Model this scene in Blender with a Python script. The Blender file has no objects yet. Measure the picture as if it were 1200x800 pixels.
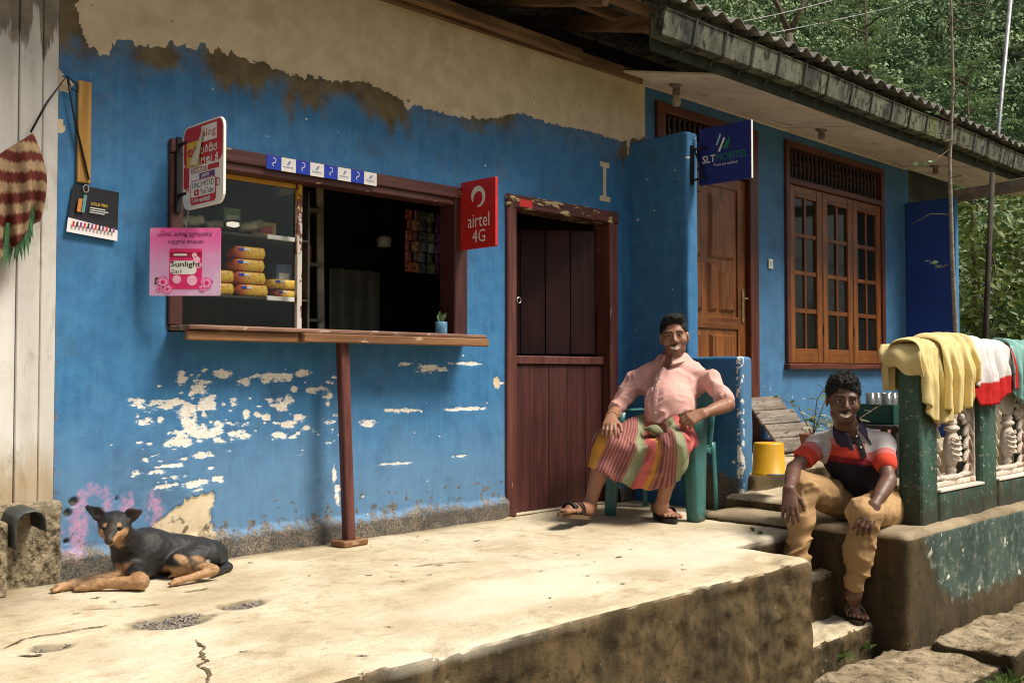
import bpy, math, random
import numpy as np
from mathutils import Vector, Matrix

# ------------------------------------------------------------------ camera, sky, sun, exposure
scene = bpy.context.scene
CAM = np.array([0.0, -4.57, 0.9])
cd = bpy.data.cameras.new('camera')
cd.sensor_width = 36.0
cd.lens = 36.0
cd.clip_start = 0.05
cd.clip_end = 2000.0
cam = bpy.data.objects.new('camera', cd)
scene.collection.objects.link(cam)
cam.location = CAM
cam.rotation_euler = (math.radians(90 + 1.766), 0.0, math.radians(-45))
scene.camera = cam

SUN = Vector((0.26, -0.50, 0.83)).normalized()       # towards the sun
world = bpy.data.worlds.new('World')
scene.world = world
world.use_nodes = True
wn = world.node_tree.nodes
wl = world.node_tree.links
sky = wn.new('ShaderNodeTexSky')
sky.sky_type = 'NISHITA'
sky.sun_disc = False
sky.sun_elevation = math.asin(SUN.z)
sky.sun_rotation = math.atan2(SUN.x, SUN.y)
sky.air_density = 1.2
sky.dust_density = 4.0
hsv = wn.new('ShaderNodeHueSaturation')                # thin even cloud: paler than a clear sky
hsv.inputs['Saturation'].default_value = 0.35
wl.new(sky.outputs['Color'], hsv.inputs['Color'])
wl.new(hsv.outputs['Color'], wn['Background'].inputs['Color'])
wn['Background'].inputs['Strength'].default_value = 0.062

sd = bpy.data.lights.new('sun', 'SUN')
sd.energy = 4.0
sd.angle = math.radians(20.0)
sd.color = (1.0, 0.92, 0.79)
sun = bpy.data.objects.new('sun', sd)
scene.collection.objects.link(sun)
sun.rotation_euler = SUN.to_track_quat('Z', 'Y').to_euler()
sun.location = (3, -6, 9)

scene.view_settings.view_transform = 'Standard'
scene.view_settings.look = 'None'
scene.view_settings.gamma = 1.0
scene.view_settings.exposure = 0.52
scene.view_settings.use_curve_mapping = False
try:
    scene.cycles.max_bounces = 6
    scene.cycles.diffuse_bounces = 3
    scene.cycles.use_denoising = True
    scene.cycles.filter_width = 1.1
except Exception:
    pass

# ------------------------------------------------------------------ helpers
COL = scene.collection
rng = random.Random(7)

def tag(o, label=None, cat=None, group=None, kind=None):
    if label: o['label'] = label
    if cat: o['category'] = cat
    if group: o['group'] = group
    if kind: o['kind'] = kind
    return o

def thing(name, label, cat, loc=(0, 0, 0), group=None, rz=0.0):
    o = bpy.data.objects.new(name, None)
    COL.objects.link(o)
    o.location = loc
    o.rotation_euler = (0, 0, rz)
    o.empty_display_size = 0.1
    return tag(o, label, cat, group)

def copy_tree(o, parent=None):
    c = o.copy()
    COL.objects.link(c)
    c.parent = parent
    for ch in list(o.children):
        copy_tree(ch, c)
    return c

def world_loc(o):
    v = Vector((0, 0, 0))
    while o is not None:
        v = v + Vector(o.location)
        o = o.parent
    return v

def mesh_obj(name, verts, faces, mat, parent=None, smooth=False, local=False):
    """verts are world coordinates unless local; parents are unrotated when world coordinates are used"""
    me = bpy.data.meshes.new(name)
    V = np.asarray(verts, dtype=np.float64)
    if parent is not None and not local:
        V = V - np.array(world_loc(parent))
    me.from_pydata(V.tolist() if len(V) < 60000 else V.tolist(), [], faces if isinstance(faces, list) else faces.tolist())
    me.update()
    if mat is not None:
        me.materials.append(mat)
    if smooth:
        me.shade_smooth()
    o = bpy.data.objects.new(name, me)
    COL.objects.link(o)
    if parent is not None:
        o.parent = parent
    return o

def unit(v):
    v = np.asarray(v, float)
    return v / (np.linalg.norm(v) + 1e-12)

class MB:
    def __init__(self):
        self.v = []
        self.f = []
    def add(self, vs, fs):
        n = len(self.v)
        self.v += [tuple(p) for p in vs]
        self.f += [tuple(i + n for i in f) for f in fs]
        return self
    def obox(self, c, ax, h, ch=0.004):
        """chamfered box: centre, three axes, half sizes"""
        c = np.asarray(c, float)
        A = [unit(a) for a in ax]
        ch = min(ch, 0.45 * min(h))
        vs = []
        idx = {}
        for sx in (-1, 1):
            for sy in (-1, 1):
                for sz in (-1, 1):
                    s = (sx, sy, sz)
                    for k in range(3):
                        q = [s[i] * (h[i] - (0 if i == k else ch)) for i in range(3)]
                        idx[(s, k)] = len(vs)
                        vs.append(c + q[0] * A[0] + q[1] * A[1] + q[2] * A[2])
        fs = []
        for k in range(3):
            a, b = (k + 1) % 3, (k + 2) % 3
            for sk in (-1, 1):
                loop = []
                for sa, sb in ((-1, -1), (1, -1), (1, 1), (-1, 1)):
                    s = [0, 0, 0]; s[k] = sk; s[a] = sa; s[b] = sb
                    loop.append(idx[(tuple(s), k)])
                fs.append(loop if sk > 0 else loop[::-1])
        for k in range(3):               # edges along axis k
            a, b = (k + 1) % 3, (k + 2) % 3
            for sa in (-1, 1):
                for sb in (-1, 1):
                    s0 = [0, 0, 0]; s0[k] = -1; s0[a] = sa; s0[b] = sb
                    s1 = list(s0); s1[k] = 1
                    loop = [idx[(tuple(s0), a)], idx[(tuple(s1), a)], idx[(tuple(s1), b)], idx[(tuple(s0), b)]]
                    fs.append(loop if sa * sb < 0 else loop[::-1])
        for s in [(x, y, z) for x in (-1, 1) for y in (-1, 1) for z in (-1, 1)]:
            loop = [idx[(s, 0)], idx[(s, 1)], idx[(s, 2)]]
            fs.append(loop if s[0] * s[1] * s[2] > 0 else loop[::-1])
        return self.add(vs, fs)
    def box(self, x0, x1, y0, y1, z0, z1, ch=0.004):
        return self.obox(((x0 + x1) / 2, (y0 + y1) / 2, (z0 + z1) / 2), np.eye(3), (abs(x1 - x0) / 2, abs(y1 - y0) / 2, abs(z1 - z0) / 2), ch)
    def bar(self, p, q, a, b, up=(0, 0, 1), ch=0.004):
        p = np.asarray(p, float); q = np.asarray(q, float)
        d = unit(q - p)
        u = np.asarray(up, float)
        if abs(np.dot(u, d)) > 0.95: u = np.array([0, 1.0, 0])
        s = unit(np.cross(u, d)); t = np.cross(d, s)
        return self.obox((p + q) / 2, (d, s, t), (np.linalg.norm(q - p) / 2, a / 2, b / 2), ch)
    def tube(self, pts, r, n=8, cap=True):
        pts = [np.asarray(p, float) for p in pts]
        rs = r if hasattr(r, '__len__') else [r] * len(pts)
        vs = []
        prev = None
        for i, p in enumerate(pts):
            d = unit(pts[min(i + 1, len(pts) - 1)] - pts[max(i - 1, 0)])
            if prev is None:
                u = np.array([0, 0, 1.0]) if abs(d[2]) < 0.9 else np.array([1.0, 0, 0])
                s = unit(np.cross(u, d))
            else:
                s = unit(prev - d * np.dot(prev, d))
            prev = s
            t = np.cross(d, s)
            for k in range(n):
                a = 2 * math.pi * k / n
                vs.append(p + rs[i] * (math.cos(a) * s + math.sin(a) * t))
        fs = []
        for i in range(len(pts) - 1):
            for k in range(n):
                a = i * n + k; b = i * n + (k + 1) % n
                fs.append((a, b, b + n, a + n))
        if cap:
            fs.append(tuple(range(n))[::-1])
            fs.append(tuple(range((len(pts) - 1) * n, len(pts) * n)))
        return self.add(vs, fs)
    def lathe(self, prof, c, n=16, axis=(0, 0, 1)):
        d = unit(axis)
        u = np.array([0, 0, 1.0]) if abs(d[2]) < 0.9 else np.array([1.0, 0, 0])
        s = unit(np.cross(u, d)); t = np.cross(d, s)
        c = np.asarray(c, float)
        vs = []
        for (r, h) in prof:
            for k in range(n):
                a = 2 * math.pi * k / n
                vs.append(c + d * h + r * (math.cos(a) * s + math.sin(a) * t))
        fs = []
        for i in range(len(prof) - 1):
            for k in range(n):
                a = i * n + k; b = i * n + (k + 1) % n
                fs.append((a, b, b + n, a + n))
        fs.append(tuple(range(n))[::-1])
        fs.append(tuple(range((len(prof) - 1) * n, len(prof) * n)))
        return self.add(vs, fs)
    def prism(self, poly, o, ux, uy, depth):
        """polygon in the (ux,uy) frame at o, extruded depth along ux x uy"""
        o = np.asarray(o, float); ux = np.asarray(ux, float); uy = np.asarray(uy, float)
        nz = unit(np.cross(ux, uy))
        n = len(poly)
        vs = [o + a * ux + b * uy + nz * depth for a, b in poly] + [o + a * ux + b * uy for a, b in poly]
        fs = [tuple(range(n)), tuple(range(2 * n - 1, n - 1, -1))]
        for i in range(n):
            j = (i + 1) % n
            fs.append((i, i + n, j + n, j))
        return self.add(vs, fs)
    def grid(self, fn, nu, nv):
        vs = [fn(i / nu, j / nv) for j in range(nv + 1) for i in range(nu + 1)]
        fs = []
        for j in range(nv):
            for i in range(nu):
                a = j * (nu + 1) + i
                fs.append((a, a + 1, a + nu + 2, a + nu + 1))
        return self.add(vs, fs)
    def build(self, name, mat, parent=None, smooth=False, local=False):
        return mesh_obj(name, self.v, self.f, mat, parent, smooth, local)

def one(name, mat, parent, fn, smooth=False, local=False):
    m = MB(); fn(m)
    return m.build(name, mat, parent, smooth, local)

def boxes(name, mat, parent, *bs):
    for b in bs: one(name, mat, parent, lambda m: m.box(*b))

# --- numpy noise
_NT = np.random.RandomState(5).rand(65536).astype(np.float32)
def vnoise(Pt, scale, seed=0):
    q = np.asarray(Pt, np.float32) * np.float32(scale) + np.float32(500.0 + (seed % 50) * 7.31)
    i = np.floor(q).astype(np.int32)
    f = q - i
    f = f * f * (3 - 2 * f)
    x0 = i[:, 0] * 73856093; x1 = x0 + 73856093
    y0 = i[:, 1] * 19349663; y1 = y0 + 19349663
    z0 = i[:, 2] * 83492791 + seed * 7919; z1 = z0 + 83492791
    fx, fy, fz = f[:, 0], f[:, 1], f[:, 2]
    def g(a): return _NT[(a ^ (a >> 15)) & 65535]
    def col(a, b):
        c = a ^ b
        p = g(c ^ z0); return p + (g(c ^ z1) - p) * fz
    a = col(x0, y0); a += (col(x1, y0) - a) * fx
    b = col(x0, y1); b += (col(x1, y1) - b) * fx
    return (a + (b - a) * fy).astype(np.float64)

def fbm(Pt, scale, seed=0, oct=3):
    Pt = np.asarray(Pt, float)
    s = 0; a = 0.5; t = 0
    for k in range(oct):
        s = s + a * vnoise(Pt, scale * 2 ** k, seed + k); t += a; a *= 0.5
    return s / t

def sstep(a, b, x):
    t = np.clip((x - a) / (b - a), 0, 1)
    return t * t * (3 - 2 * t)

# --- signed distance modelling: prims joined smoothly, meshed with surface nets
class SDF:
    def __init__(self):
        self.p = []           # (kind, data, k, op, centre, bound radius)
        self.post = None
    def cone(self, a, b, ra, rb, k=0.02, op=1):
        a = np.asarray(a, float); b = np.asarray(b, float)
        self.p.append(('c', (a, b, ra, rb), k, op, (a + b) / 2, np.linalg.norm(b - a) / 2 + max(ra, rb)))
        return self
    def chain(self, pts, rs, k=0.02):
        for i in range(len(pts) - 1):
            self.cone(pts[i], pts[i + 1], rs[i], rs[i + 1], k)
        return self
    def ell(self, c, r, R=None, k=0.02, op=1):
        c = np.asarray(c, float); r = np.asarray(r, float) * np.ones(3)
        R = np.eye(3) if R is None else np.asarray(R, float)   # rows are the ellipsoid axes
        self.p.append(('e', (c, r, R), k, op, c, r.max()))
        return self
    def rbox(self, c, h, R=None, rad=0.01, k=0.02, op=1):
        c = np.asarray(c, float); h = np.asarray(h, float)
        R = np.eye(3) if R is None else np.asarray(R, float)
        self.p.append(('b', (c, h, R, rad), k, op, c, np.linalg.norm(h)))
        return self
    def plane(self, c, n, k=0.004):            # keeps the side n points away from
        self.p.append(('p', (np.asarray(c, float), unit(n)), k, -2, np.asarray(c, float), 1e9))
        return self
    @staticmethod
    def d1(p, P):
        kind, D = p[0], p[1]
        if kind == 'c':
            a, b, ra, rb = D
            ab = b - a
            t = np.clip(((P - a) @ ab) / (ab @ ab + 1e-12), 0, 1)
            return np.linalg.norm(P - a - t[:, None] * ab, axis=1) - (ra + (rb - ra) * t)
        if kind == 'e':
            c, r, R = D
            q = (P - c) @ R.T
            k0 = np.linalg.norm(q / r, axis=1)
            k1 = np.linalg.norm(q / (r * r), axis=1)
            return np.where(k1 > 1e-9, k0 * (k0 - 1) / np.maximum(k1, 1e-9), -r.min())
        if kind == 'b':
            c, h, R, rad = D
            q = np.abs((P - c) @ R.T) - (h - rad)
            return np.linalg.norm(np.maximum(q, 0), axis=1) + np.minimum(q.max(axis=1), 0) - rad
        c, n = D
        return (P - c) @ n
    def ev(self, P, sel=None):
        d = np.full(len(P), 1e3)
        for i, p in enumerate(self.p):
            if sel is not None and not sel[i]: continue
            e = self.d1(p, P)
            k = p[2]
            if p[3] == 1:
                h = np.clip(0.5 + 0.5 * (d - e) / k, 0, 1)
                d = np.where(d > 500, e, d + (e - d) * h - k * h * (1 - h))
            else:
                if p[3] == -1: e = -e                     # carve
                h = np.clip(0.5 - 0.5 * (d - e) / k, 0, 1)
                d = np.where(d > 500, d, d + (e - d) * h + k * h * (1 - h))
        if self.post is not None:
            d = self.post(P, d)
        return d
    def mesh(self, h, pad=0.03, lo=None, hi=None):
        add = [p for p in self.p if p[3] == 1]
        if lo is None:
            lo = np.min([p[4] - p[5] for p in add], axis=0) - pad
            hi = np.max([p[4] + p[5] for p in add], axis=0) + pad
        lo = np.asarray(lo, float); hi = np.asarray(hi, float)
        B = 12
        nb = np.maximum(1, np.ceil((hi - lo) / (h * B)).astype(int))
        n = nb * B + 1
        G = np.full(n, 1.0, dtype=np.float32)
        g = np.arange(B + 1) * h
        loc = np.stack(np.meshgrid(g, g, g, indexing='ij'), -1).reshape(-1, 3)
        half = B * h / 2
        diag = half * 1.7321
        cs = np.array([p[4] for p in self.p]); rs = np.array([p[5] for p in self.p]); ks = np.array([p[2] for p in self.p])
        # vectorised block centres
        I = np.stack(np.meshgrid(*[np.arange(k) for k in nb], indexing='ij'), -1).reshape(-1, 3)
        cen = lo + I * h * B + half
        dc = self.ev(cen)
        act = np.abs(dc) < diag * 1.1 + 0.03
        dist = np.array([self.d1(p, cen) for p in self.p])
        isadd = np.array([p[3] == 1 for p in self.p])
        for bi in range(len(I)):
            x, y, z = I[bi] * B
            if not act[bi]:
                G[x:x + B + 1, y:y + B + 1, z:z + B + 1] = 1.0 if dc[bi] > 0 else -1.0
        for bi in np.nonzero(act)[0]:
            x, y, z = I[bi] * B
            dm = max(0.0, min(dist[isadd, bi].min(), 0.05))
            sel = np.where(isadd, dist[:, bi] < dm + 2.2 * diag + 1.2 * ks, np.where(np.array([p[3] == -2 for p in self.p]), True, dist[:, bi] < 2 * diag + ks))
            G[x:x + B + 1, y:y + B + 1, z:z + B + 1] = self.ev(loc + lo + I[bi] * h * B, sel).reshape(B + 1, B + 1, B + 1)
        return nets(G, lo, h)

def nets(G, lo, h):
    S = G < 0
    c = None
    s = np.zeros(tuple(k - 1 for k in G.shape), dtype=np.int8)
    for i in (0, 1):
        for j in (0, 1):
            for k in (0, 1):
                s += S[i:G.shape[0] - 1 + i, j:G.shape[1] - 1 + j, k:G.shape[2] - 1 + k]
    A = np.argwhere((s > 0) & (s < 8))
    idx = np.full(s.shape, -1, dtype=np.int64)
    idx[A[:, 0], A[:, 1], A[:, 2]] = np.arange(len(A))
    corn = [(i, j, k) for i in (0, 1) for j in (0, 1) for k in (0, 1)]
    val = {q: G[A[:, 0] + q[0], A[:, 1] + q[1], A[:, 2] + q[2]].astype(np.float64) for q in corn}
    acc = np.zeros((len(A), 3)); cnt = np.zeros(len(A))
    for q in corn:
        for ax in range(3):
            if q[ax] == 0:
                r = list(q); r[ax] = 1; r = tuple(r)
                a, b = val[q], val[r]
                m = (a < 0) != (b < 0)
                t = np.where(m, a / np.where(np.abs(a - b) < 1e-12, 1, a - b), 0)
                t = np.clip(t, 0.02, 0.98)
                pt = np.array(q, float)[None, :] + t[:, None] * np.eye(3)[ax][None, :]
                acc += np.where(m[:, None], pt, 0); cnt += m
    V = lo + (A + acc / np.maximum(cnt, 1)[:, None]) * h
    F = []
    for ax in range(3):
        b, c = (ax + 1) % 3, (ax + 2) % 3
        sl0 = [slice(None)] * 3; sl1 = [slice(None)] * 3
        sl0[ax] = slice(0, -1); sl1[ax] = slice(1, None)
        a0 = S[tuple(sl0)]; a1 = S[tuple(sl1)]
        E = np.argwhere(a0 != a1)
        ok = (E[:, b] > 0) & (E[:, c] > 0) & (E[:, b] < G.shape[b] - 1) & (E[:, c] < G.shape[c] - 1)
        E = E[ok]
        eb = np.eye(3, dtype=int)[b]; ec = np.eye(3, dtype=int)[c]
        q = [E - eb - ec, E - ec, E, E - eb]
        Q = np.stack([idx[k[:, 0], k[:, 1], k[:, 2]] for k in q], 1)
        ins = S[E[:, 0], E[:, 1], E[:, 2]]
        Q = np.where(ins[:, None], Q, Q[:, ::-1])
        F.append(Q)
    F = np.concatenate(F)
    F = F[(F >= 0).all(axis=1)]
    return V, F

def relax(V, F, n=2, w=0.5):
    e = np.concatenate([F[:, [0, 1]], F[:, [1, 2]], F[:, [2, 3]], F[:, [3, 0]]])
    for _ in range(n):
        acc = np.zeros_like(V); cnt = np.zeros(len(V))
        for k in range(3):
            acc[:, k] = np.bincount(e[:, 0], V[e[:, 1], k], len(V)) + np.bincount(e[:, 1], V[e[:, 0], k], len(V))
        cnt = np.bincount(e[:, 0], minlength=len(V)) + np.bincount(e[:, 1], minlength=len(V))
        V = V + w * (acc / np.maximum(cnt, 1)[:, None] - V)
    return V

def fast_mesh(name, V, F, mat, parent=None, smooth=True, attrs=None):
    V = np.asarray(V, float)
    if parent is not None:
        V = V - np.array(world_loc(parent))
    F = np.asarray(F)
    me = bpy.data.meshes.new(name)
    k = F.shape[1]
    me.vertices.add(len(V)); me.vertices.foreach_set('co', V.astype(np.float32).ravel())
    me.loops.add(F.size); me.loops.foreach_set('vertex_index', F.astype(np.int32).ravel())
    me.polygons.add(len(F)); me.polygons.foreach_set('loop_start', (np.arange(len(F)) * k).astype(np.int32))
    me.update(calc_edges=True)
    me.validate()
    for nm, a in (attrs or {}).items():
        at_ = me.attributes.new(nm, 'FLOAT_COLOR', 'POINT')
        a = np.asarray(a, float)
        if a.shape[1] == 3: a = np.concatenate([a, np.ones((len(a), 1))], 1)
        at_.data.foreach_set('color', a.astype(np.float32).ravel())
    if smooth: me.shade_smooth()
    if mat is not None: me.materials.append(mat)
    o = bpy.data.objects.new(name, me)
    COL.objects.link(o)
    if parent is not None: o.parent = parent
    return o

# ------------------------------------------------------------------ materials
class NT:
    def __init__(self, name):
        self.m = bpy.data.materials.new(name)
        self.m.use_nodes = True
        self.t = self.m.node_tree
        self.b = self.t.nodes['Principled BSDF']
    def n(self, typ, **kw):
        x = self.t.nodes.new(typ)
        for k, v in kw.items(): setattr(x, k, v)
        return x
    def l(self, a, b): self.t.links.new(a, b)
    def put(self, sock, v):
        if hasattr(v, 'node'): self.l(v, sock)
        elif isinstance(v, (tuple, list)) and len(v) == 3 and sock.type == 'RGBA': sock.default_value = (*v, 1)
        else: sock.default_value = v
    def coord(self, kind='Object'):
        return self.n('ShaderNodeTexCoord').outputs[kind]
    def map(self, vec, scale=(1, 1, 1)):
        m = self.n('ShaderNodeMapping'); self.l(vec, m.inputs['Vector']); m.inputs['Scale'].default_value = scale
        return m.outputs[0]
    def noise(self, vec, scale, detail=4, rough=0.55, dist=0.0):
        x = self.n('ShaderNodeTexNoise'); self.l(vec, x.inputs['Vector'])
        x.inputs['Scale'].default_value = scale; x.inputs['Detail'].default_value = detail
        x.inputs['Roughness'].default_value = rough; x.inputs['Distortion'].default_value = dist
        return x.outputs['Fac']
    def ramp(self, fac, a, b, smooth=True):
        x = self.n('ShaderNodeMapRange')
        x.interpolation_type = 'SMOOTHSTEP' if smooth else 'LINEAR'
        self.put(x.inputs[0], fac); x.inputs[1].default_value = a; x.inputs[2].default_value = b
        return x.outputs[0]
    def math(self, op, a, b=0.0):
        x = self.n('ShaderNodeMath'); x.operation = op
        self.put(x.inputs[0], a); self.put(x.inputs[1], b)
        return x.outputs[0]
    def mix(self, fac, a, b, mode='MIX'):
        x = self.n('ShaderNodeMix'); x.data_type = 'RGBA'; x.blend_type = mode
        self.put(x.inputs[0], fac); self.put(x.inputs[6], a); self.put(x.inputs[7], b)
        return x.outputs[2]
    def attr(self, name):
        x = self.n('ShaderNodeAttribute'); x.attribute_name = name
        s = self.n('ShaderNodeSeparateColor'); self.l(x.outputs['Color'], s.inputs[0])
        return s.outputs[0], s.outputs[1], s.outputs[2], x.outputs['Color']
    def bump(self, h, strength=0.3, dist=0.01, normal=None):
        x = self.n('ShaderNodeBump'); self.l(h, x.inputs['Height'])
        x.inputs['Strength'].default_value = strength; x.inputs['Distance'].default_value = dist
        if normal is not None: self.l(normal, x.inputs['Normal'])
        self.l(x.outputs[0], self.b.inputs['Normal'])
        return x.outputs[0]
    def base(self, c): self.put(self.b.inputs['Base Color'], c)
    def set(self, rough=0.8, spec=0.3, metal=0.0):
        self.put(self.b.inputs['Roughness'], rough)
        self.put(self.b.inputs['Specular IOR Level'], spec)
        self.b.inputs['Metallic'].default_value = metal

def mat(name, col, rough=0.7, var=0.2, scale=6.0, bump=0.15, bscale=90.0, spec=0.3, metal=0.0, dirt=None, dirt_amt=0.5, stretch=(1, 1, 1), chips=None, chip_amt=0.62):
    t = NT(name)
    v = t.map(t.coord(), stretch)
    n1 = t.noise(v, scale, 5)
    dark = tuple(c * (1 - var) for c in col); lite = tuple(min(1, c * (1 + var)) for c in col)
    c = t.mix(t.ramp(n1, 0.3, 0.7), dark, lite)
    if dirt is not None:
        n2 = t.noise(v, scale * 0.45, 6, 0.65)
        c = t.mix(t.math('MULTIPLY', t.ramp(n2, 0.5, 0.72), dirt_amt), c, dirt)
    if chips is not None:
        n3 = t.noise(v, scale * 4.5, 3, 0.6)
        c = t.mix(t.ramp(n3, chip_amt, chip_amt + 0.04), c, chips)
    t.base(c); t.set(rough, spec, metal)
    if bump: t.bump(t.noise(v, bscale, 3), bump, 0.004)
    return t.m

def wood(name, dark, lite, axis=0, rough=0.5, scale=5.0, spec=0.35, wear=None, wear_at=0.66):
    t = NT(name)
    st = [14.0, 14.0, 14.0]; st[axis] = 1.0
    v = t.map(t.coord(), tuple(st))
    n1 = t.noise(v, scale * 0.35, 6, 0.6, 0.6)
    n0 = t.noise(t.coord(), 2.2, 3)
    c = t.mix(t.ramp(n1, 0.32, 0.68), dark, lite)
    c = t.mix(t.math('MULTIPLY', t.ramp(n0, 0.4, 0.75), 0.45), c, tuple(x * 0.5 for x in dark))
    if wear is not None:
        n3 = t.noise(t.map(t.coord(), tuple(3.0 if k != axis else 1.0 for k in range(3))), 9.0, 4, 0.6)
        c = t.mix(t.ramp(n3, wear_at, wear_at + 0.03), c, wear)
    t.base(c); t.set(rough, spec)
    t.bump(n1, 0.25, 0.003)
    return t.m

def flat(name, col, rough=0.55, spec=0.3, metal=0.0):
    return mat(name, col, rough, 0.06, 20.0, 0.0, 90.0, spec, metal)

def attr_mat(name, attr='Col', rough=0.75, spec=0.25, bump=0.2, bscale=220.0, var=0.12, sss=0.0, stretch=(1, 1, 1)):
    t = NT(name)
    c = t.attr(attr)[3]
    v = t.map(t.coord(), stretch)
    n = t.noise(v, bscale * 0.2, 4)
    k = t.math('ADD', t.math('MULTIPLY', t.ramp(n, 0.25, 0.75), 2 * var), 1 - var)
    kk = t.n('ShaderNodeCombineColor')
    for i in range(3): t.l(k, kk.inputs[i])
    t.base(t.mix(1.0, c, kk.outputs[0], 'MULTIPLY'))
    t.set(rough, spec)
    if bump: t.bump(t.noise(v, bscale, 3), bump, 0.002)
    if sss:
        t.b.inputs['Subsurface Weight'].default_value = sss
        t.b.inputs['Subsurface Radius'].default_value = (0.01, 0.004, 0.002)
        t.b.inputs['Subsurface Scale'].default_value = 0.5
    return t.m

def glass_mat(name, tint=(0.02, 0.025, 0.025), alpha=0.3, rough=0.05):
    t = NT(name)
    out = t.t.nodes['Material Output']
    tr = t.n('ShaderNodeBsdfTransparent'); tr.inputs[0].default_value = (0.95, 0.97, 0.96, 1)
    gl = t.n('ShaderNodeBsdfGlossy'); gl.inputs['Roughness'].default_value = rough; gl.inputs[0].default_value = (0.9, 0.95, 0.95, 1)
    fr = t.n('ShaderNodeFresnel'); fr.inputs[0].default_value = 1.5
    mx = t.n('ShaderNodeMixShader')
    t.l(t.math('MULTIPLY', fr.outputs[0], 0.4), mx.inputs[0]); t.l(tr.outputs[0], mx.inputs[1]); t.l(gl.outputs[0], mx.inputs[2])
    t.l(mx.outputs[0], out.inputs['Surface'])
    return t.m

def text(body, parent, o, ux, uz, width=None, height=None, mat=None, off=0.0015, name='lettering', align='LEFT', shear=0.0, bold=0.0):
    """flat printed lettering; o is its lower left corner, ux/uz the directions of the sign's face; width/height in metres"""
    c = bpy.data.curves.new('lettering', 'FONT')
    c.body = body; c.size = 1.0; c.shear = shear; c.offset = bold; c.resolution_u = 2; c.align_x = 'LEFT'
    tmp = bpy.data.objects.new('tmp', c); COL.objects.link(tmp)
    dg = bpy.context.evaluated_depsgraph_get()
    me = bpy.data.meshes.new_from_object(tmp.evaluated_get(dg))
    bpy.data.objects.remove(tmp); bpy.data.curves.remove(c)
    V = np.array([v.co[:] for v in me.vertices])
    F = [tuple(p.vertices) for p in me.polygons]
    bpy.data.meshes.remove(me)
    mn = V.min(0); sz = V.max(0) - mn
    sx = width / sz[0] if width else height / sz[1]
    sy = height / sz[1] if height else sx
    if not width: sx = sy
    o = np.asarray(o, float); ux = unit(ux); uz = unit(uz); nn = unit(np.cross(ux, uz))
    W_ = o + ((V[:, :1] - mn[0]) * sx) * ux + ((V[:, 1:2] - mn[1]) * sy) * uz + nn * off
    return mesh_obj(name, W_, F, mat, parent)

def strokes(parent, o, ux, uz, lines, s, w, mat, off=0.0015, name='lettering'):
    """hand drawn letter strokes as flat ribbons (scripts without a bundled font)"""
    o = np.asarray(o, float); ux = unit(ux); uz = unit(uz); nn = unit(np.cross(ux, uz))
    vs = []; fs = []
    for ln in lines:
        pts = np.array(ln, float) * s
        for i in range(len(pts) - 1):
            d = pts[i + 1] - pts[i]
            L_ = np.linalg.norm(d)
            if L_ < 1e-9: continue
            d /= L_; q = np.array([-d[1], d[0]]) * w / 2
            a = pts[i] - d * w * 0.3; b = pts[i + 1] + d * w * 0.3
            k = len(vs)
            for p_ in (a - q, b - q, b + q, a + q):
                vs.append(o + p_[0] * ux + p_[1] * uz + nn * (off + 0.00002 * (len(vs) % 40)))
            fs.append((k, k + 1, k + 2, k + 3))
    return mesh_obj(name, vs, fs, mat, parent)

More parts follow.
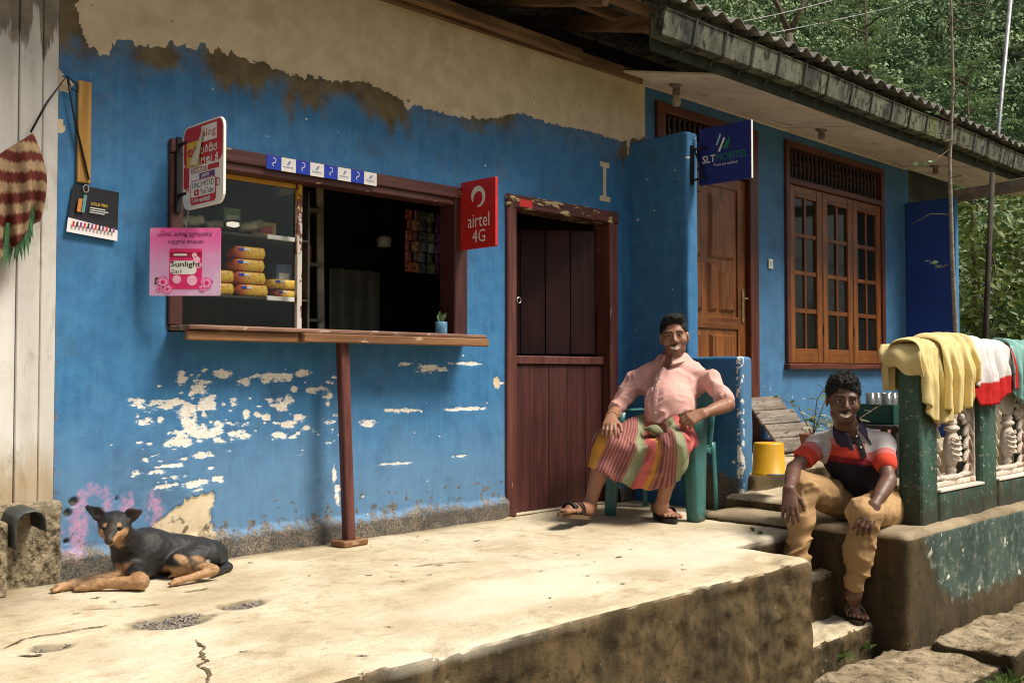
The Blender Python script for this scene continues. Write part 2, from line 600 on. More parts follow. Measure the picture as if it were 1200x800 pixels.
# ------------------------------------------------------------------ materials of the setting
def concrete_mat():
    t = NT('old_concrete')
    v = t.coord()
    n1 = t.noise(v, 1.6, 6, 0.6)
    n2 = t.noise(v, 7.0, 6, 0.65)
    n3 = t.noise(v, 40.0, 4, 0.6)
    top = t.mix(t.ramp(n1, 0.3, 0.7), (0.40, 0.325, 0.205), (0.64, 0.56, 0.42))
    top = t.mix(t.math('MULTIPLY', t.ramp(n2, 0.50, 0.70), 0.65), top, (0.31, 0.215, 0.11))
    top = t.mix(t.math('MULTIPLY', t.ramp(t.noise(t.map(v, (1, 3.5, 1)), 3.0, 5, 0.6), 0.55, 0.7), 0.5), top, (0.70, 0.63, 0.48))
    top = t.mix(t.math('MULTIPLY', t.ramp(n3, 0.58, 0.75), 0.35), top, (0.20, 0.15, 0.09))
    top = t.mix(t.math('MULTIPLY', t.ramp(t.noise(v, 2.7, 4, 0.7, 0.8), 0.56, 0.60), 0.3), top, (0.42, 0.36, 0.27))
    top = t.mix(t.math('MULTIPLY', t.ramp(t.noise(t.map(v, (1, 2.2, 1)), 16.0, 6, 0.75), 0.50, 0.66), 0.5), top, (0.33, 0.25, 0.15))
    top = t.mix(t.math('MULTIPLY', t.ramp(t.noise(v, 75.0, 4, 0.7), 0.60, 0.70), 0.55), top, (0.24, 0.17, 0.10))
    top = t.mix(t.ramp(t.noise(t.map(v, (1, 3, 1)), 21.0, 3, 0.6), 0.735, 0.76), top, (0.09, 0.065, 0.04))
    gr_ = t.noise(v, 190.0, 3, 0.6)
    top = t.mix(t.math('MULTIPLY', t.ramp(gr_, 0.52, 0.70), 0.45), top, (0.27, 0.20, 0.12))
    top = t.mix(t.math('MULTIPLY', t.ramp(gr_, 0.45, 0.32), 0.35), top, (0.74, 0.67, 0.53))
    # mossy, water stained upright faces
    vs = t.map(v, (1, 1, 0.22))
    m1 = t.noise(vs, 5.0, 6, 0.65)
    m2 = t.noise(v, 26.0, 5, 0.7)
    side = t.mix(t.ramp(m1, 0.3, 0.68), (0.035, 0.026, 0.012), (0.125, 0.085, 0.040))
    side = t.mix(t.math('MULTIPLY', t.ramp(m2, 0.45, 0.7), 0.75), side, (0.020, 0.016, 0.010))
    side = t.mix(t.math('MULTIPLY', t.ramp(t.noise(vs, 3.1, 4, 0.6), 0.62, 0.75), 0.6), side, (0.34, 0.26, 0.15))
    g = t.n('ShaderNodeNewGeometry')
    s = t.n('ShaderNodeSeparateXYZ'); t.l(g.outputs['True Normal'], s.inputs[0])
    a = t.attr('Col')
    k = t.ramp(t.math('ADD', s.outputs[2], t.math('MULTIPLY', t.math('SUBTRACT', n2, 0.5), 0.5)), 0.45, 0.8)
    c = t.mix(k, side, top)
    c = t.mix(a[0], c, t.mix(t.ramp(m2, 0.35, 0.6), (0.05, 0.04, 0.025), (0.16, 0.12, 0.07)))      # grime where dirt gathers
    c = t.mix(t.math('MULTIPLY', a[1], 0.5), c, (0.74, 0.68, 0.55))     # scuffed pale screed
    t.base(c); t.set(0.88, 0.2)
    h = t.math('ADD', t.math('MULTIPLY', n2, 0.5), t.math('MULTIPLY', t.noise(v, 90.0, 4, 0.6), 0.35))
    t.bump(h, 0.7, 0.012)
    return t.m
M_conc = concrete_mat()

def soil_mat():
    t = NT('soil')
    v = t.coord()
    n = t.noise(v, 2.0, 6, 0.6)
    c = t.mix(t.ramp(n, 0.3, 0.7), (0.10, 0.075, 0.045), (0.20, 0.15, 0.085))
    c = t.mix(t.ramp(t.noise(v, 0.9, 5, 0.6), 0.5, 0.62), c, (0.06, 0.085, 0.03))
    t.base(c); t.set(0.95, 0.1)
    t.bump(t.noise(v, 30.0, 5), 0.6, 0.02)
    return t.m
M_soil = soil_mat()

# ------------------------------------------------------------------ ground sheet
def axis_pts(a, b, c, d, fine, coarse):
    return np.concatenate([np.linspace(a, b, coarse, endpoint=False), np.linspace(b, c, fine, endpoint=False), np.linspace(c, d, coarse + 1)])
gx = axis_pts(-400, -4, 16, 500, 90, 14)
gy = axis_pts(-400, -9, 8, 500, 80, 14)
GX, GY = np.meshgrid(gx, gy, indexing='xy')
pp = np.stack([GX.ravel(), GY.ravel(), 0 * GX.ravel()], 1)
gz = -0.66 + 0.09 * (fbm(pp, 1.1, 3) - 0.5)
nx_ = len(gx)
gf = [(j * nx_ + i, j * nx_ + i + 1, (j + 1) * nx_ + i + 1, (j + 1) * nx_ + i) for j in range(len(gy) - 1) for i in range(nx_ - 1)]
ground = mesh_obj('ground', np.stack([pp[:, 0], pp[:, 1], gz], 1), gf, M_soil, smooth=True)
tag(ground, 'brown trodden earth with patches of low grass', 'ground', kind='structure')

# ------------------------------------------------------------------ concrete platform in front of the shop
pot = [((1.777, -1.036, 0.0), 0.15, 0.085), ((2.098, -0.987, 0.0), 0.10, 0.05), ((1.334, -1.087, 0.0), 0.07, 0.04), ((1.931, -1.04, 0.0), 0.03, 0.02), ((2.11, -0.598, 0.0), 0.05, 0.02)]
S = SDF()
S.rbox((2.0, -1.01, -0.40), (2.52, 1.05, 0.40), rad=0.025, k=0.03)
S.rbox((5.2, -0.76, -0.40), (0.72, 0.80, 0.40), rad=0.04, k=0.05)
S.rbox((4.45, -1.72, -0.40), (0.12, 0.36, 0.40), rad=0.05, k=0.05)
for c, a, b in pot:
    S.ell((c[0], c[1], 0.012), (a, b * 1.35, 0.034), k=0.02, op=-1)
def plat_post(P, d):
    edge = sstep(-0.02, -0.12, P[:, 2]) * 0.6 + 0.4
    return d + (fbm(P, 2.3, 11) - 0.5) * 0.035 * edge + (fbm(P, 14.0, 5) - 0.5) * 0.022 * edge + np.abs(fbm(P, 9.0, 15) - .5) * .07 * sstep(-.03, -.09, P[:, 2]) + np.maximum(0, vnoise(P, 7.0, 21) - 0.70) * 0.16 * sstep(0.22, 0.0, np.abs(P[:, 2])) * sstep(-1.80, -2.0, P[:, 1])
S.post = plat_post
pv, pf = S.mesh(0.018, pad=0.05)
g_ = np.zeros((len(pv), 3))
for c, a, b in pot:
    r_ = np.sqrt(((pv[:, 0] - c[0]) / a) ** 2 + ((pv[:, 1] - c[1]) / (b * 1.35)) ** 2) + (fbm(pv, 22, 8) - .5) * .5
    g_[:, 0] = np.maximum(g_[:, 0], sstep(1.15, 0.8, r_) * 0.75)
g_[:, 0] = np.maximum(g_[:, 0], sstep(0.16, 0.02, -pv[:, 1] - 0.0) * (pv[:, 0] < 4.45) * (0.35 + 0.65 * fbm(pv, 6.0, 9)) * 0.9)
g_[:, 0] = np.maximum(g_[:, 0], sstep(1.9, 1.3, pv[:, 0]) * sstep(-0.9, -0.1, pv[:, 1]) * 0.6)
g_[:, 1] = sstep(0.42, 0.62, fbm(pv * np.array([0.7, 1.6, 1]), 1.4, 40)) * sstep(-0.7, -1.6, pv[:, 1]) * (pv[:, 2] > -0.05)
platform = fast_mesh('platform', pv, pf, M_conc, attrs={'Col': g_})
tag(platform, 'worn cream concrete platform with mossy brown edge before the blue shop', 'platform', kind='structure')

# cracks and pits: thin dirt-filled marks lying in the screed
M_crack = mat('crack_dirt', (0.13, 0.09, 0.05), 0.95, 0.5, 30.0, 0.0)
def crack(pts, w, seed):
    r = random.Random(seed)
    P_ = [np.array(p) for p in pts]
    vs, fs = [], []
    dense = []
    for i in range(len(P_) - 1):
        for k in range(5):
            t_ = k / 5
            q = P_[i] * (1 - t_) + P_[i + 1] * t_
            dense.append(q + np.array([r.uniform(-.006, .006), r.uniform(-.006, .006), 0]))
    dense.append(P_[-1])
    top = np.array(dense)
    # settle on the slab surface
    near = pv[(pv[:, 2] > -0.06)]
    for i, q in enumerate(top):
        k = np.argmin((near[:, 0] - q[0]) ** 2 + (near[:, 1] - q[1]) ** 2)
        d = unit((top[min(i + 1, len(top) - 1)] - top[max(i - 1, 0)])[:2].tolist() + [0])
        n_ = np.array([-d[1], d[0], 0])
        ww = w * r.uniform(0.15, 1.0) * (1 if 0 < i < len(top) - 1 else 0.1)
        z = near[k, 2] + 0.0035
        for s in (-1, 1):
            vs.append((q[0] + s * ww * n_[0], q[1] + s * ww * n_[1], z))
    for i in range(len(top) - 1):
        fs.append((2 * i, 2 * i + 1, 2 * i + 3, 2 * i + 2))
    return mesh_obj('crack', vs, fs, M_crack, platform)
crack([(1.712, -1.327, 0.0), (1.683, -1.451, 0.0), (1.629, -1.541, 0.0), (1.611, -1.618, 0.0), (1.565, -1.639, 0.0), (1.547, -1.746, 0.0), (1.499, -1.818, 0.0), (1.452, -1.939, 0.0)], 0.0075, 1)
crack([(1.196, -1.023, 0.0), (1.311, -0.926, 0.0), (1.419, -0.938, 0.0), (1.591, -0.957, 0.0)], 0.006, 2)
crack([(1.573, -0.624, 0.0), (1.757, -0.729, 0.0), (1.877, -0.766, 0.0)], 0.005, 3)
crack([(3.05, -0.846, 0.0), (3.219, -0.894, 0.0), (3.363, -0.976, 0.0)], 0.006, 4)
crack([(1.206, -1.146, 0.0), (1.271, -1.183, 0.0)], 0.02, 5)
crack([(2.048, -0.607, -0.0), (2.148, -0.636, 0.0)], 0.014, 6)
crack([(3.134, -0.9, 0.0), (3.205, -0.941, 0.0)], 0.010, 7)

# small pits and scabs where the screed has come away
qp = random.Random(77)
for k in range(46):
    cx_, cy_ = qp.uniform(1.5, 4.3), qp.uniform(-1.95, -.2)
    L_ = qp.uniform(.012, .05); a_ = qp.uniform(-.5, .5) - .3
    crack([(cx_, cy_, 0), (cx_ + L_ * math.cos(a_), cy_ + L_ * math.sin(a_), 0)], qp.uniform(.003, .010), 100 + k)

# gravel lying in the broken screed
def stone(m, c, r, seed):
    q = random.Random(seed)
    a = np.array([[1, 0, 0], [-1, 0, 0], [0, 1, 0], [0, -1, 0], [0, 0, 1], [0, 0, -1.0]])
    ax = unit([q.uniform(-1, 1) for _ in range(3)]); th = q.uniform(0, 6)
    R = np.array(Matrix.Rotation(th, 3, Vector(ax)))
    vs = [np.array(c) + r * q.uniform(0.6, 1.1) * (R @ p) for p in a]
    m.add(vs, [(0, 2, 4), (2, 1, 4), (1, 3, 4), (3, 0, 4), (2, 0, 5), (1, 2, 5), (3, 1, 5), (0, 3, 5)])
M_grav = mat('gravel', (0.21, 0.185, 0.165), 0.9, 0.6, 60.0, 0.3, 120.0)
gm = MB()
for j, (c, a, b) in enumerate(pot[:3]):
    for i in range(260 if j == 0 else 110 if j == 1 else 24):
        th = rng.uniform(0, 6.28); rr = math.sqrt(rng.random()) * (0.80 + .16 * math.sin(3 * th + j) + .08 * math.sin(7 * th))
        stone(gm, (c[0] + a * rr * math.cos(th), c[1] + b * 1.35 * rr * math.sin(th), -0.026 + 0.017 * rr + rng.uniform(0, 0.005)), rng.uniform(0.004, 0.012), i + 400 * j)
tag(gm.build('gravel', M_grav), 'grey gravel lying in the broken hollows of the platform', 'gravel', kind='stuff')

# ------------------------------------------------------------------ steps, seat ledge, terrace
S = SDF()
S.rbox((4.95, -1.74, -0.72), (0.46, 0.27, 0.275), rad=0.035, k=0.02)
S.rbox((4.95, -1.55, -0.50), (0.46, 0.24, 0.30), rad=0.035, k=0.02)
S.post = lambda P, d: d + (fbm(P, 5.0, 31) - 0.5) * 0.05 + np.abs(fbm(P, 11.0, 17) - .5) * .06 + (fbm(P, 30.0, 7) - 0.5) * 0.02
v_, f_ = S.mesh(0.016, pad=0.04)
steps = fast_mesh('steps', v_, f_, M_conc, attrs={'Col': np.stack([np.clip(0.75 * sstep(-1.72, -1.62, v_[:, 1]), 0, 1), 0 * v_[:, 0], 0 * v_[:, 0]], 1)})
tag(steps, 'crumbling concrete steps sunk between platform and green wall', 'steps', kind='structure')

def ledge_mat():
    t = NT('green_stained_plaster')
    v = t.coord()
    vs = t.map(v, (1, 1, 0.25))
    n1 = t.noise(vs, 4.0, 6, 0.65); n2 = t.noise(v, 14.0, 6, 0.7); n3 = t.noise(v, 3.0, 5, 0.6)
    gr = t.mix(t.ramp(n1, 0.3, 0.7), (0.022, 0.042, 0.034), (0.065, 0.100, 0.080))
    gr = t.mix(t.math('MULTIPLY', t.ramp(n2, 0.5, 0.68), 0.8), gr, (0.24, 0.25, 0.20))
    gr = t.mix(t.ramp(t.noise(v, 9.0, 5, 0.6), 0.63, 0.68), gr, (0.60, 0.57, 0.48))
    br = t.mix(t.ramp(n1, 0.3, 0.7), (0.024, 0.018, 0.009), (0.09, 0.062, 0.030))
    br = t.mix(t.math('MULTIPLY', t.ramp(n2, 0.48, 0.66), 0.7), br, (0.03, 0.025, 0.015))
    br = t.mix(t.math('MULTIPLY', t.ramp(t.noise(vs, 2.0, 4), 0.62, 0.75), 0.5), br, (0.30, 0.23, 0.14))
    top = t.mix(t.ramp(n3, 0.3, 0.7), (0.18, 0.14, 0.085), (0.34, 0.27, 0.18))
    top = t.mix(t.math('MULTIPLY', t.ramp(n2, 0.5, 0.7), 0.5), top, (0.16, 0.12, 0.07))
    a = t.attr('Col')
    c = t.mix(t.ramp(t.math('ADD', a[0], t.math('MULTIPLY', t.math('SUBTRACT', n2, 0.5), 0.9)), 0.35, 0.65), br, gr)
    c = t.mix(t.ramp(t.math('ADD', a[1], t.math('MULTIPLY', t.math('SUBTRACT', n2, 0.5), 0.5)), 0.4, 0.7), c, top)
    t.base(c); t.set(0.85, 0.25)
    t.bump(t.math('ADD', n2, t.noise(v, 70.0, 4)), 0.4, 0.008)
    return t.m
M_ledge = ledge_mat()
S = SDF()
S.rbox((7.45, -1.55, -0.36), (2.13, 0.655, 0.41), rad=0.045, k=0.02)
S.post = lambda P, d: d + (fbm(P, 3.0, 31) - 0.5) * 0.03 + (fbm(P, 18.0, 7) - 0.5) * 0.014
v_, f_ = S.mesh(0.022, pad=0.05)
fr_ = (v_[:, 1] < -2.12)
gcol = np.stack([sstep(5.45, 5.95, v_[:, 0] + 0.6 * (v_[:, 2] + 0.25)) * fr_ * (0.25 + 0.75 * sstep(-0.5, -0.22, v_[:, 2])), sstep(0.0, 0.03, v_[:, 2]) * 1.0, 0 * v_[:, 0]], 1)
ledge = fast_mesh('ledge', v_, f_, M_ledge, attrs={'Col': gcol})
tag(ledge, 'stained concrete ledge with flaking green front under the balustrade', 'ledge', kind='structure')

S = SDF()
S.rbox((8.2, -0.43, -0.03), (2.35, 0.53, 0.28), rad=0.03, k=0.02)
S.rbox((6.6, -1.05, -0.10), (0.9, 0.26, 0.22), rad=0.06, k=0.03)
S.post = lambda P, d: d + (fbm(P, 4.0, 51) - 0.5) * 0.03 + (fbm(P, 20.0, 7) - 0.5) * 0.01
v_, f_ = S.mesh(0.024, pad=0.05)
terrace = fast_mesh('terrace', v_, f_, M_conc, attrs={'Col': np.stack([0.25 * sstep(0.3, 0.6, fbm(v_, 4.0, 3)), 0 * v_[:, 0], 0 * v_[:, 0]], 1)})
tag(terrace, 'raised concrete terrace with a rounded step before the wooden house door', 'terrace', kind='structure')

# flat stones at the foot of the steps
def stone_mat():
    t = NT('trodden_stone'); v = t.coord()
    c = t.mix(t.ramp(t.noise(v, 5, 6, .7), .3, .7), (.20, .15, .09), (.42, .34, .23))
    c = t.mix(t.math('MULTIPLY', t.ramp(t.noise(v, 22, 5, .7), .48, .64), .7), c, (.06, .045, .025))
    c = t.mix(t.math('MULTIPLY', t.ramp(t.noise(v, 3, 5, .7), .56, .7), .5), c, (.07, .085, .03))
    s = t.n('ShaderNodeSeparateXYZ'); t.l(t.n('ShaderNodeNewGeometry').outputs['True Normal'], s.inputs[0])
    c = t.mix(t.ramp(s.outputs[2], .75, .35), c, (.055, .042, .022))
    t.base(c); t.set(.92, .15); t.bump(t.math('ADD', t.noise(v, 30, 6, .7), t.noise(v, 90, 4)), .9, .012); return t.m
M_stone = stone_mat()
def slab(name, c, h, seed, label, rot=0.0):
    S = SDF()
    R = np.array([[math.cos(rot), math.sin(rot), 0], [-math.sin(rot), math.cos(rot), 0], [0, 0, 1]])
    S.rbox(c, h, R=R, rad=0.03, k=0.02)
    S.post = lambda P, d: d + (fbm(P * np.array([1, 1, .3]), 3.5, seed) - 0.5) * 0.06 + np.abs(fbm(P, 7.0, seed + 5) - 0.5) * 0.07 + (fbm(P, 34.0, seed + 5) - 0.5) * 0.016
    v_, f_ = S.mesh(0.018, pad=0.08)
    o = fast_mesh(name, v_, f_, M_stone)
    tag(o, label, 'stone slab')
    return o
slab('stone_slab', (5.02, -2.36, -0.66), (0.52, 0.28, 0.10), 61, 'broad cracked stone slab on the ground below the steps')
slab('stone_slab', (6.55, -2.47, -0.63), (1.10, 0.21, 0.12), 71, 'long rough stone kerb along the foot of the green wall')

# ------------------------------------------------------------------ blue shop: wall with paint, peeling and grime
shop = thing('shop_building', 'low blue shop with peeling painted wall and beige plaster band under the roof', 'shop', (3.8, 0.1, 0))
WX0, WX1, WZ1 = 1.749, 5.945, 3.0
WIN = (2.266, 4.168, 1.095, 2.0)
DOOR = (4.512, 5.6, -1.0, 2.02)
dx = 0.0088
xs = np.linspace(WX0, WX1, int((WX1 - WX0) / dx) + 1)
zs = np.linspace(-0.06, WZ1, int((WZ1 + 0.06) / dx) + 1)
def snap(arr, vals):
    for v in vals:
        arr[np.argmin(np.abs(arr - v))] = v
snap(xs, [WIN[0], WIN[1], DOOR[0], DOOR[1]]); snap(zs, [WIN[2], WIN[3], DOOR[3]])
XX, ZZ = np.meshgrid(xs, zs, indexing='xy')
px_, pz_ = XX.ravel(), ZZ.ravel()
p3 = np.stack([px_, np.zeros_like(px_), pz_], 1)

def poly_y(pts, x):
    pts = sorted(pts); return np.interp(x, [p[0] for p in pts], [p[1] for p in pts])
def in_poly(poly, x, z):
    ins = np.zeros(len(x), bool)
    n = len(poly)
    for i in range(n):
        x1, z1 = poly[i]; x2, z2 = poly[(i + 1) % n]
        c = ((z1 > z) != (z2 > z)) & (x < (x2 - x1) * (z - z1) / (z2 - z1 + 1e-12) + x1)
        ins ^= c
    return ins
def blob(m, x, z, cx, cz, rx, rz, v=1.0, soft=0.35):
    s = (np.abs(x - cx) < rx * 2.2) & (np.abs(z - cz) < rz * 2.2)
    r = np.sqrt(((x[s] - cx) / rx) ** 2 + ((z[s] - cz) / rz) ** 2)
    m[s] = np.maximum(m[s], v * sstep(1 + soft, 1 - soft, r))

nA = fbm(p3, 7.0, 1, 4); nB = fbm(p3, 28.0, 2, 3); nC = fbm(p3, 60.0, 3, 2)
nS = fbm(p3 * np.array([1, 1, 0.12]), 24.0, 8, 3)           # vertical brush streaks
nH = fbm(p3 * np.array([0.35, 1, 1.0]), 40.0, 12, 3)        # horizontal scrapes
edge = [(1.747, 2.696), (1.815, 2.638), (1.817, 2.485), (1.863, 2.4), (1.934, 2.35), (1.973, 2.343), (2.004, 2.425), (2.142, 2.424), (2.269, 2.465), (2.334, 2.48), (2.514, 2.483), (2.729, 2.483), (2.931, 2.455), (3.255, 2.489), (3.428, 2.51), (3.608, 2.478), (3.862, 2.446), (4.063, 2.442), (4.346, 2.471), (4.663, 2.565), (4.97, 2.541), (5.407, 2.562), (5.669, 2.545), (5.956, 2.629)]
ez = poly_y(edge, px_)
ez = ez + (nS - 0.5) * 0.10 * (px_ < 2.6) + (nB - 0.5) * 0.05 + (nC - 0.5) * 0.03
beige = sstep(-0.006, 0.006, pz_ - ez)
tip = (5.746, 2.434)
beige = np.maximum(beige, ((np.abs(px_ - tip[0] - 0.02 * (pz_ - tip[1])) < 0.16 * (pz_ - tip[1])) & (pz_ > tip[1]) & (pz_ < tip[1] + 0.25)).astype(float))
beige *= np.where(px_ < (1.824, 2.487)[0] + (nA - 0.5) * 0.25, 0, 1)
moss = sstep(0.42 * (0.15 + 1.1 * nA) * (.35 + 1.3 * nS), -0.02, ez - pz_) * (pz_ < ez + 0.02) * (0.45 + 0.9 * sstep(0.35, 0.65, fbm(p3, 3.1, 19, 3)))
moss = np.maximum(moss, sstep(2.10, 1.85, px_) * sstep(2.15, 2.42, pz_ + (nA - 0.5) * 0.5) * 0.9)
moss = np.clip(moss + 0.35 * sstep(0.6, 0.75, fbm(p3, 6.0, 23)) * sstep(1.9, 2.2, pz_), 0, 1)

peel = np.zeros(len(px_))
r_ = random.Random(4)
def strip(u0, z0, u1, z1, w):
    pass
def scatter(n, a, b, lo, hi, asp, seed):
    q = random.Random(seed)
    for _ in range(n):
        cx = a[0] + (b[0] - a[0]) * q.random(); cz = a[1] + (b[1] - a[1]) * q.random()
        r = (lo + (hi - lo) * q.random() ** 2.2) * 1.15
        blob(peel, px_, pz_, cx, cz, r * asp * q.uniform(.6, 1.4), r, q.uniform(.75, 1.0), 0.95)
scatter(26, (2.119, 0.9), (2.579, 0.635), 0.006, 0.032, 2.0, 1)
scatter(20, (2.309, 0.766), (2.565, 0.552), 0.008, 0.04, 1.5, 2)
scatter(24, (2.591, 0.761), (3.008, 0.566), 0.006, 0.028, 1.8, 3)
scatter(16, (2.082, 0.595), (2.567, 0.343), 0.005, 0.022, 2.6, 4)
scatter(14, (2.67, 0.887), (3.267, 0.518), 0.005, 0.02, 1.8, 5)
scatter(9, (3.021, 0.931), (3.256, 0.518), 0.005, 0.020, 1.6, 6)
scatter(26, (3.349, 0.979), (4.495, 0.14), 0.002, 0.007, 1.3, 7)
scatter(60, (1.769, 1.038), (4.495, 0.034), 0.0015, 0.005, 1.2, 8)
scatter(60, (2.118, 0.92), (3.268, 0.403), 0.003, 0.012, 2.4, 18)
scatter(40, (2.081, 0.654), (2.605, 0.319), 0.002, 0.010, 2.6, 19)
scatter(40, (1.828, 2.18), (4.494, 2.335), 0.0015, 0.005, 1.2, 9)
for (u, v, ru, rv) in [((2.842, 0.878), 0, 0.17, 0.030), ((3.021, 0.9), 0, 0.05, 0.02), ((2.671, 0.857), 0, 0.05, 0.035), ((2.338, 0.867), 0, 0.035, 0.05), ((2.427, 0.805), 0, 0.06, 0.03),
                       ((2.486, 0.742), 0, 0.07, 0.03), ((2.429, 0.62), 0, 0.11, 0.06), ((2.532, 0.637), 0, 0.035, 0.055), ((2.311, 0.577), 0, 0.06, 0.02), ((2.466, 0.503), 0, 0.07, 0.02), ((2.291, 0.465), 0, 0.09, 0.014),
                       ((2.945, 0.635), 0, 0.07, 0.03), ((2.687, 0.695), 0, 0.03, 0.03), ((2.934, 0.754), 0, 0.05, 0.04), ((2.969, 0.816), 0, 0.03, 0.03),
                       ((3.867, 0.925), 0, 0.12, 0.022), ((4.17, 0.957), 0, 0.16, 0.010), ((3.708, 0.949), 0, 0.05, 0.012), ((3.678, 0.687), 0, 0.11, 0.012), ((4.17, 0.684), 0, 0.17, 0.011),
                       ((3.636, 0.389), 0, 0.12, 0.008), ((4.136, 0.404), 0, 0.07, 0.006), ((3.438, 0.627), 0, 0.05, 0.02), ((4.472, 0.836), 0, 0.025, 0.008), ((2.821, 2.114), 0, 0.05, 0.006), ((3.241, 0.245), 0, 0.02, 0.06), ((3.224, 0.36), 0, 0.015, 0.05)]:
    blob(peel, px_, pz_, u[0], u[1], ru * (.85 if u[0] < 3.0 else 1.1), rv * (.8 if u[0] < 3.0 else 1.2), 1.0, 0.95)
peel_soft = np.clip(peel * (0.35 + 0.9 * nH + 0.5 * (nB - 0.3)), 0, 1)
peel = sstep(0.40, 0.60, peel_soft)
# bare plaster: lower left patch, rusty 'I' scar left by an old bracket, wall plugs
patch = in_poly([(2.152, 0.101), (2.176, 0.169), (2.242, 0.225), (2.349, 0.271), (2.388, 0.3), (2.494, 0.324), (2.522, 0.309), (2.495, 0.241), (2.515, 0.058)], px_ + (nB - .5) * .07, pz_ + (nC - .5) * .05).astype(float)
c1, c2 = (5.48, 2.353), (5.488, 2.114)
iscar = (np.abs(px_ - c1[0]) < 0.016 + 0.006 * (nB - .5)) & (pz_ > c2[1]) & (pz_ < c1[1])
iscar |= ((np.abs(px_ - c1[0]) < 0.055) & (np.abs(pz_ - c1[1]) < 0.014 + .01 * (nB - .5))) | ((np.abs(px_ - c2[0]) < 0.06) & (np.abs(pz_ - c2[1]) < 0.016 + .01 * (nB - .5)))
cpl = (3.721, 2.48)
iscar |= (((px_ - cpl[0]) / 0.045) ** 2 + ((pz_ - cpl[1]) / 0.055) ** 2 + 1.6 * (nB - 0.5)) < 1
for c_ in ((1.739, 2.215), (1.776, 2.174), (1.745, 1.982), (4.435, 0.842)):
    iscar |= (((px_ - c_[0]) / 0.03) ** 2 + ((pz_ - c_[1]) / 0.03) ** 2 + 2.5 * (nB - 0.5)) < 1
pcrm = np.maximum(beige, np.maximum(patch, iscar.astype(float)))
pink = np.zeros(len(px_))
for c_, a_, b_ in [((1.872, 0.239), 0.13, 0.12), ((1.928, 0.317), 0.10, 0.12), ((2.085, 0.295), 0.05, 0.10), ((2.2, 0.253), 0.07, 0.12), ((1.836, 0.138), 0.08, 0.10)]:
    blob(pink, px_, pz_, c_[0], c_[1], a_, b_, 1.0, 0.8)
pink = np.clip(pink * (0.0 + 1.0 * nS + 1.1 * (nB - .42)), 0, .62)
grime = sstep(0.24 + 0.28 * (nA - 0.5) + 0.25 * (nB - 0.5), 0.03, pz_)
grime = np.maximum(grime, 0.85 * sstep(0.55, 0.7, nB) * sstep(0.42, 0.15, pz_))
grime = np.maximum(grime, 0.9 * sstep(0.06, 0.0, px_ - WX0 + (nB - .5) * 0.06) * (pz_ < 1.1) * nB)
hole = np.zeros(len(px_))
for c_, r in [((1.837, 0.333), 0.018), ((1.812, 0.286), 0.016), ((2.029, 0.331), 0.006), ((1.81, 0.164), 0.010), ((3.727, 2.471), 0.008)]:
    blob(hole, px_, pz_, c_[0], c_[1], r, r, 1.0, 0.2)
fade = sstep(0.85, 0.25, pz_ + (nA - 0.5) * 0.3)
m1 = np.stack([peel_soft, pcrm, moss], 1)
m2 = np.stack([pink, grime, hole], 1)
m3 = np.stack([fade, nS, nA], 1)
yy = -0.0018 * (1 - np.maximum(peel, pcrm)) - 0.004 * (fbm(p3, 2.0, 30) - .5) - 0.0012 * nB
yy = yy - sstep(0.14 + 0.05 * (nA - .5), 0.09 + 0.05 * (nA - .5), pz_) * (0.022 + 0.02 * nA) - 0.006 * sstep(0.2, 0.06, pz_) * nB + hole * 0.02 + patch * 0.006
V = np.stack([px_, yy, pz_], 1)
ni = len(xs)
ii, jj = np.meshgrid(np.arange(ni - 1), np.arange(len(zs) - 1), indexing='xy')
ii = ii.ravel(); jj = jj.ravel()
cxm = (xs[ii] + xs[ii + 1]) / 2; czm = (zs[jj] + zs[jj + 1]) / 2
keep = ~(((cxm > WIN[0]) & (cxm < WIN[1]) & (czm > WIN[2]) & (czm < WIN[3])) | ((cxm > DOOR[0]) & (cxm < DOOR[1]) & (czm < DOOR[3])))
ii = ii[keep]; jj = jj[keep]
F = np.stack([jj * ni + ii, jj * ni + ii + 1, (jj + 1) * ni + ii + 1, (jj + 1) * ni + ii], 1)

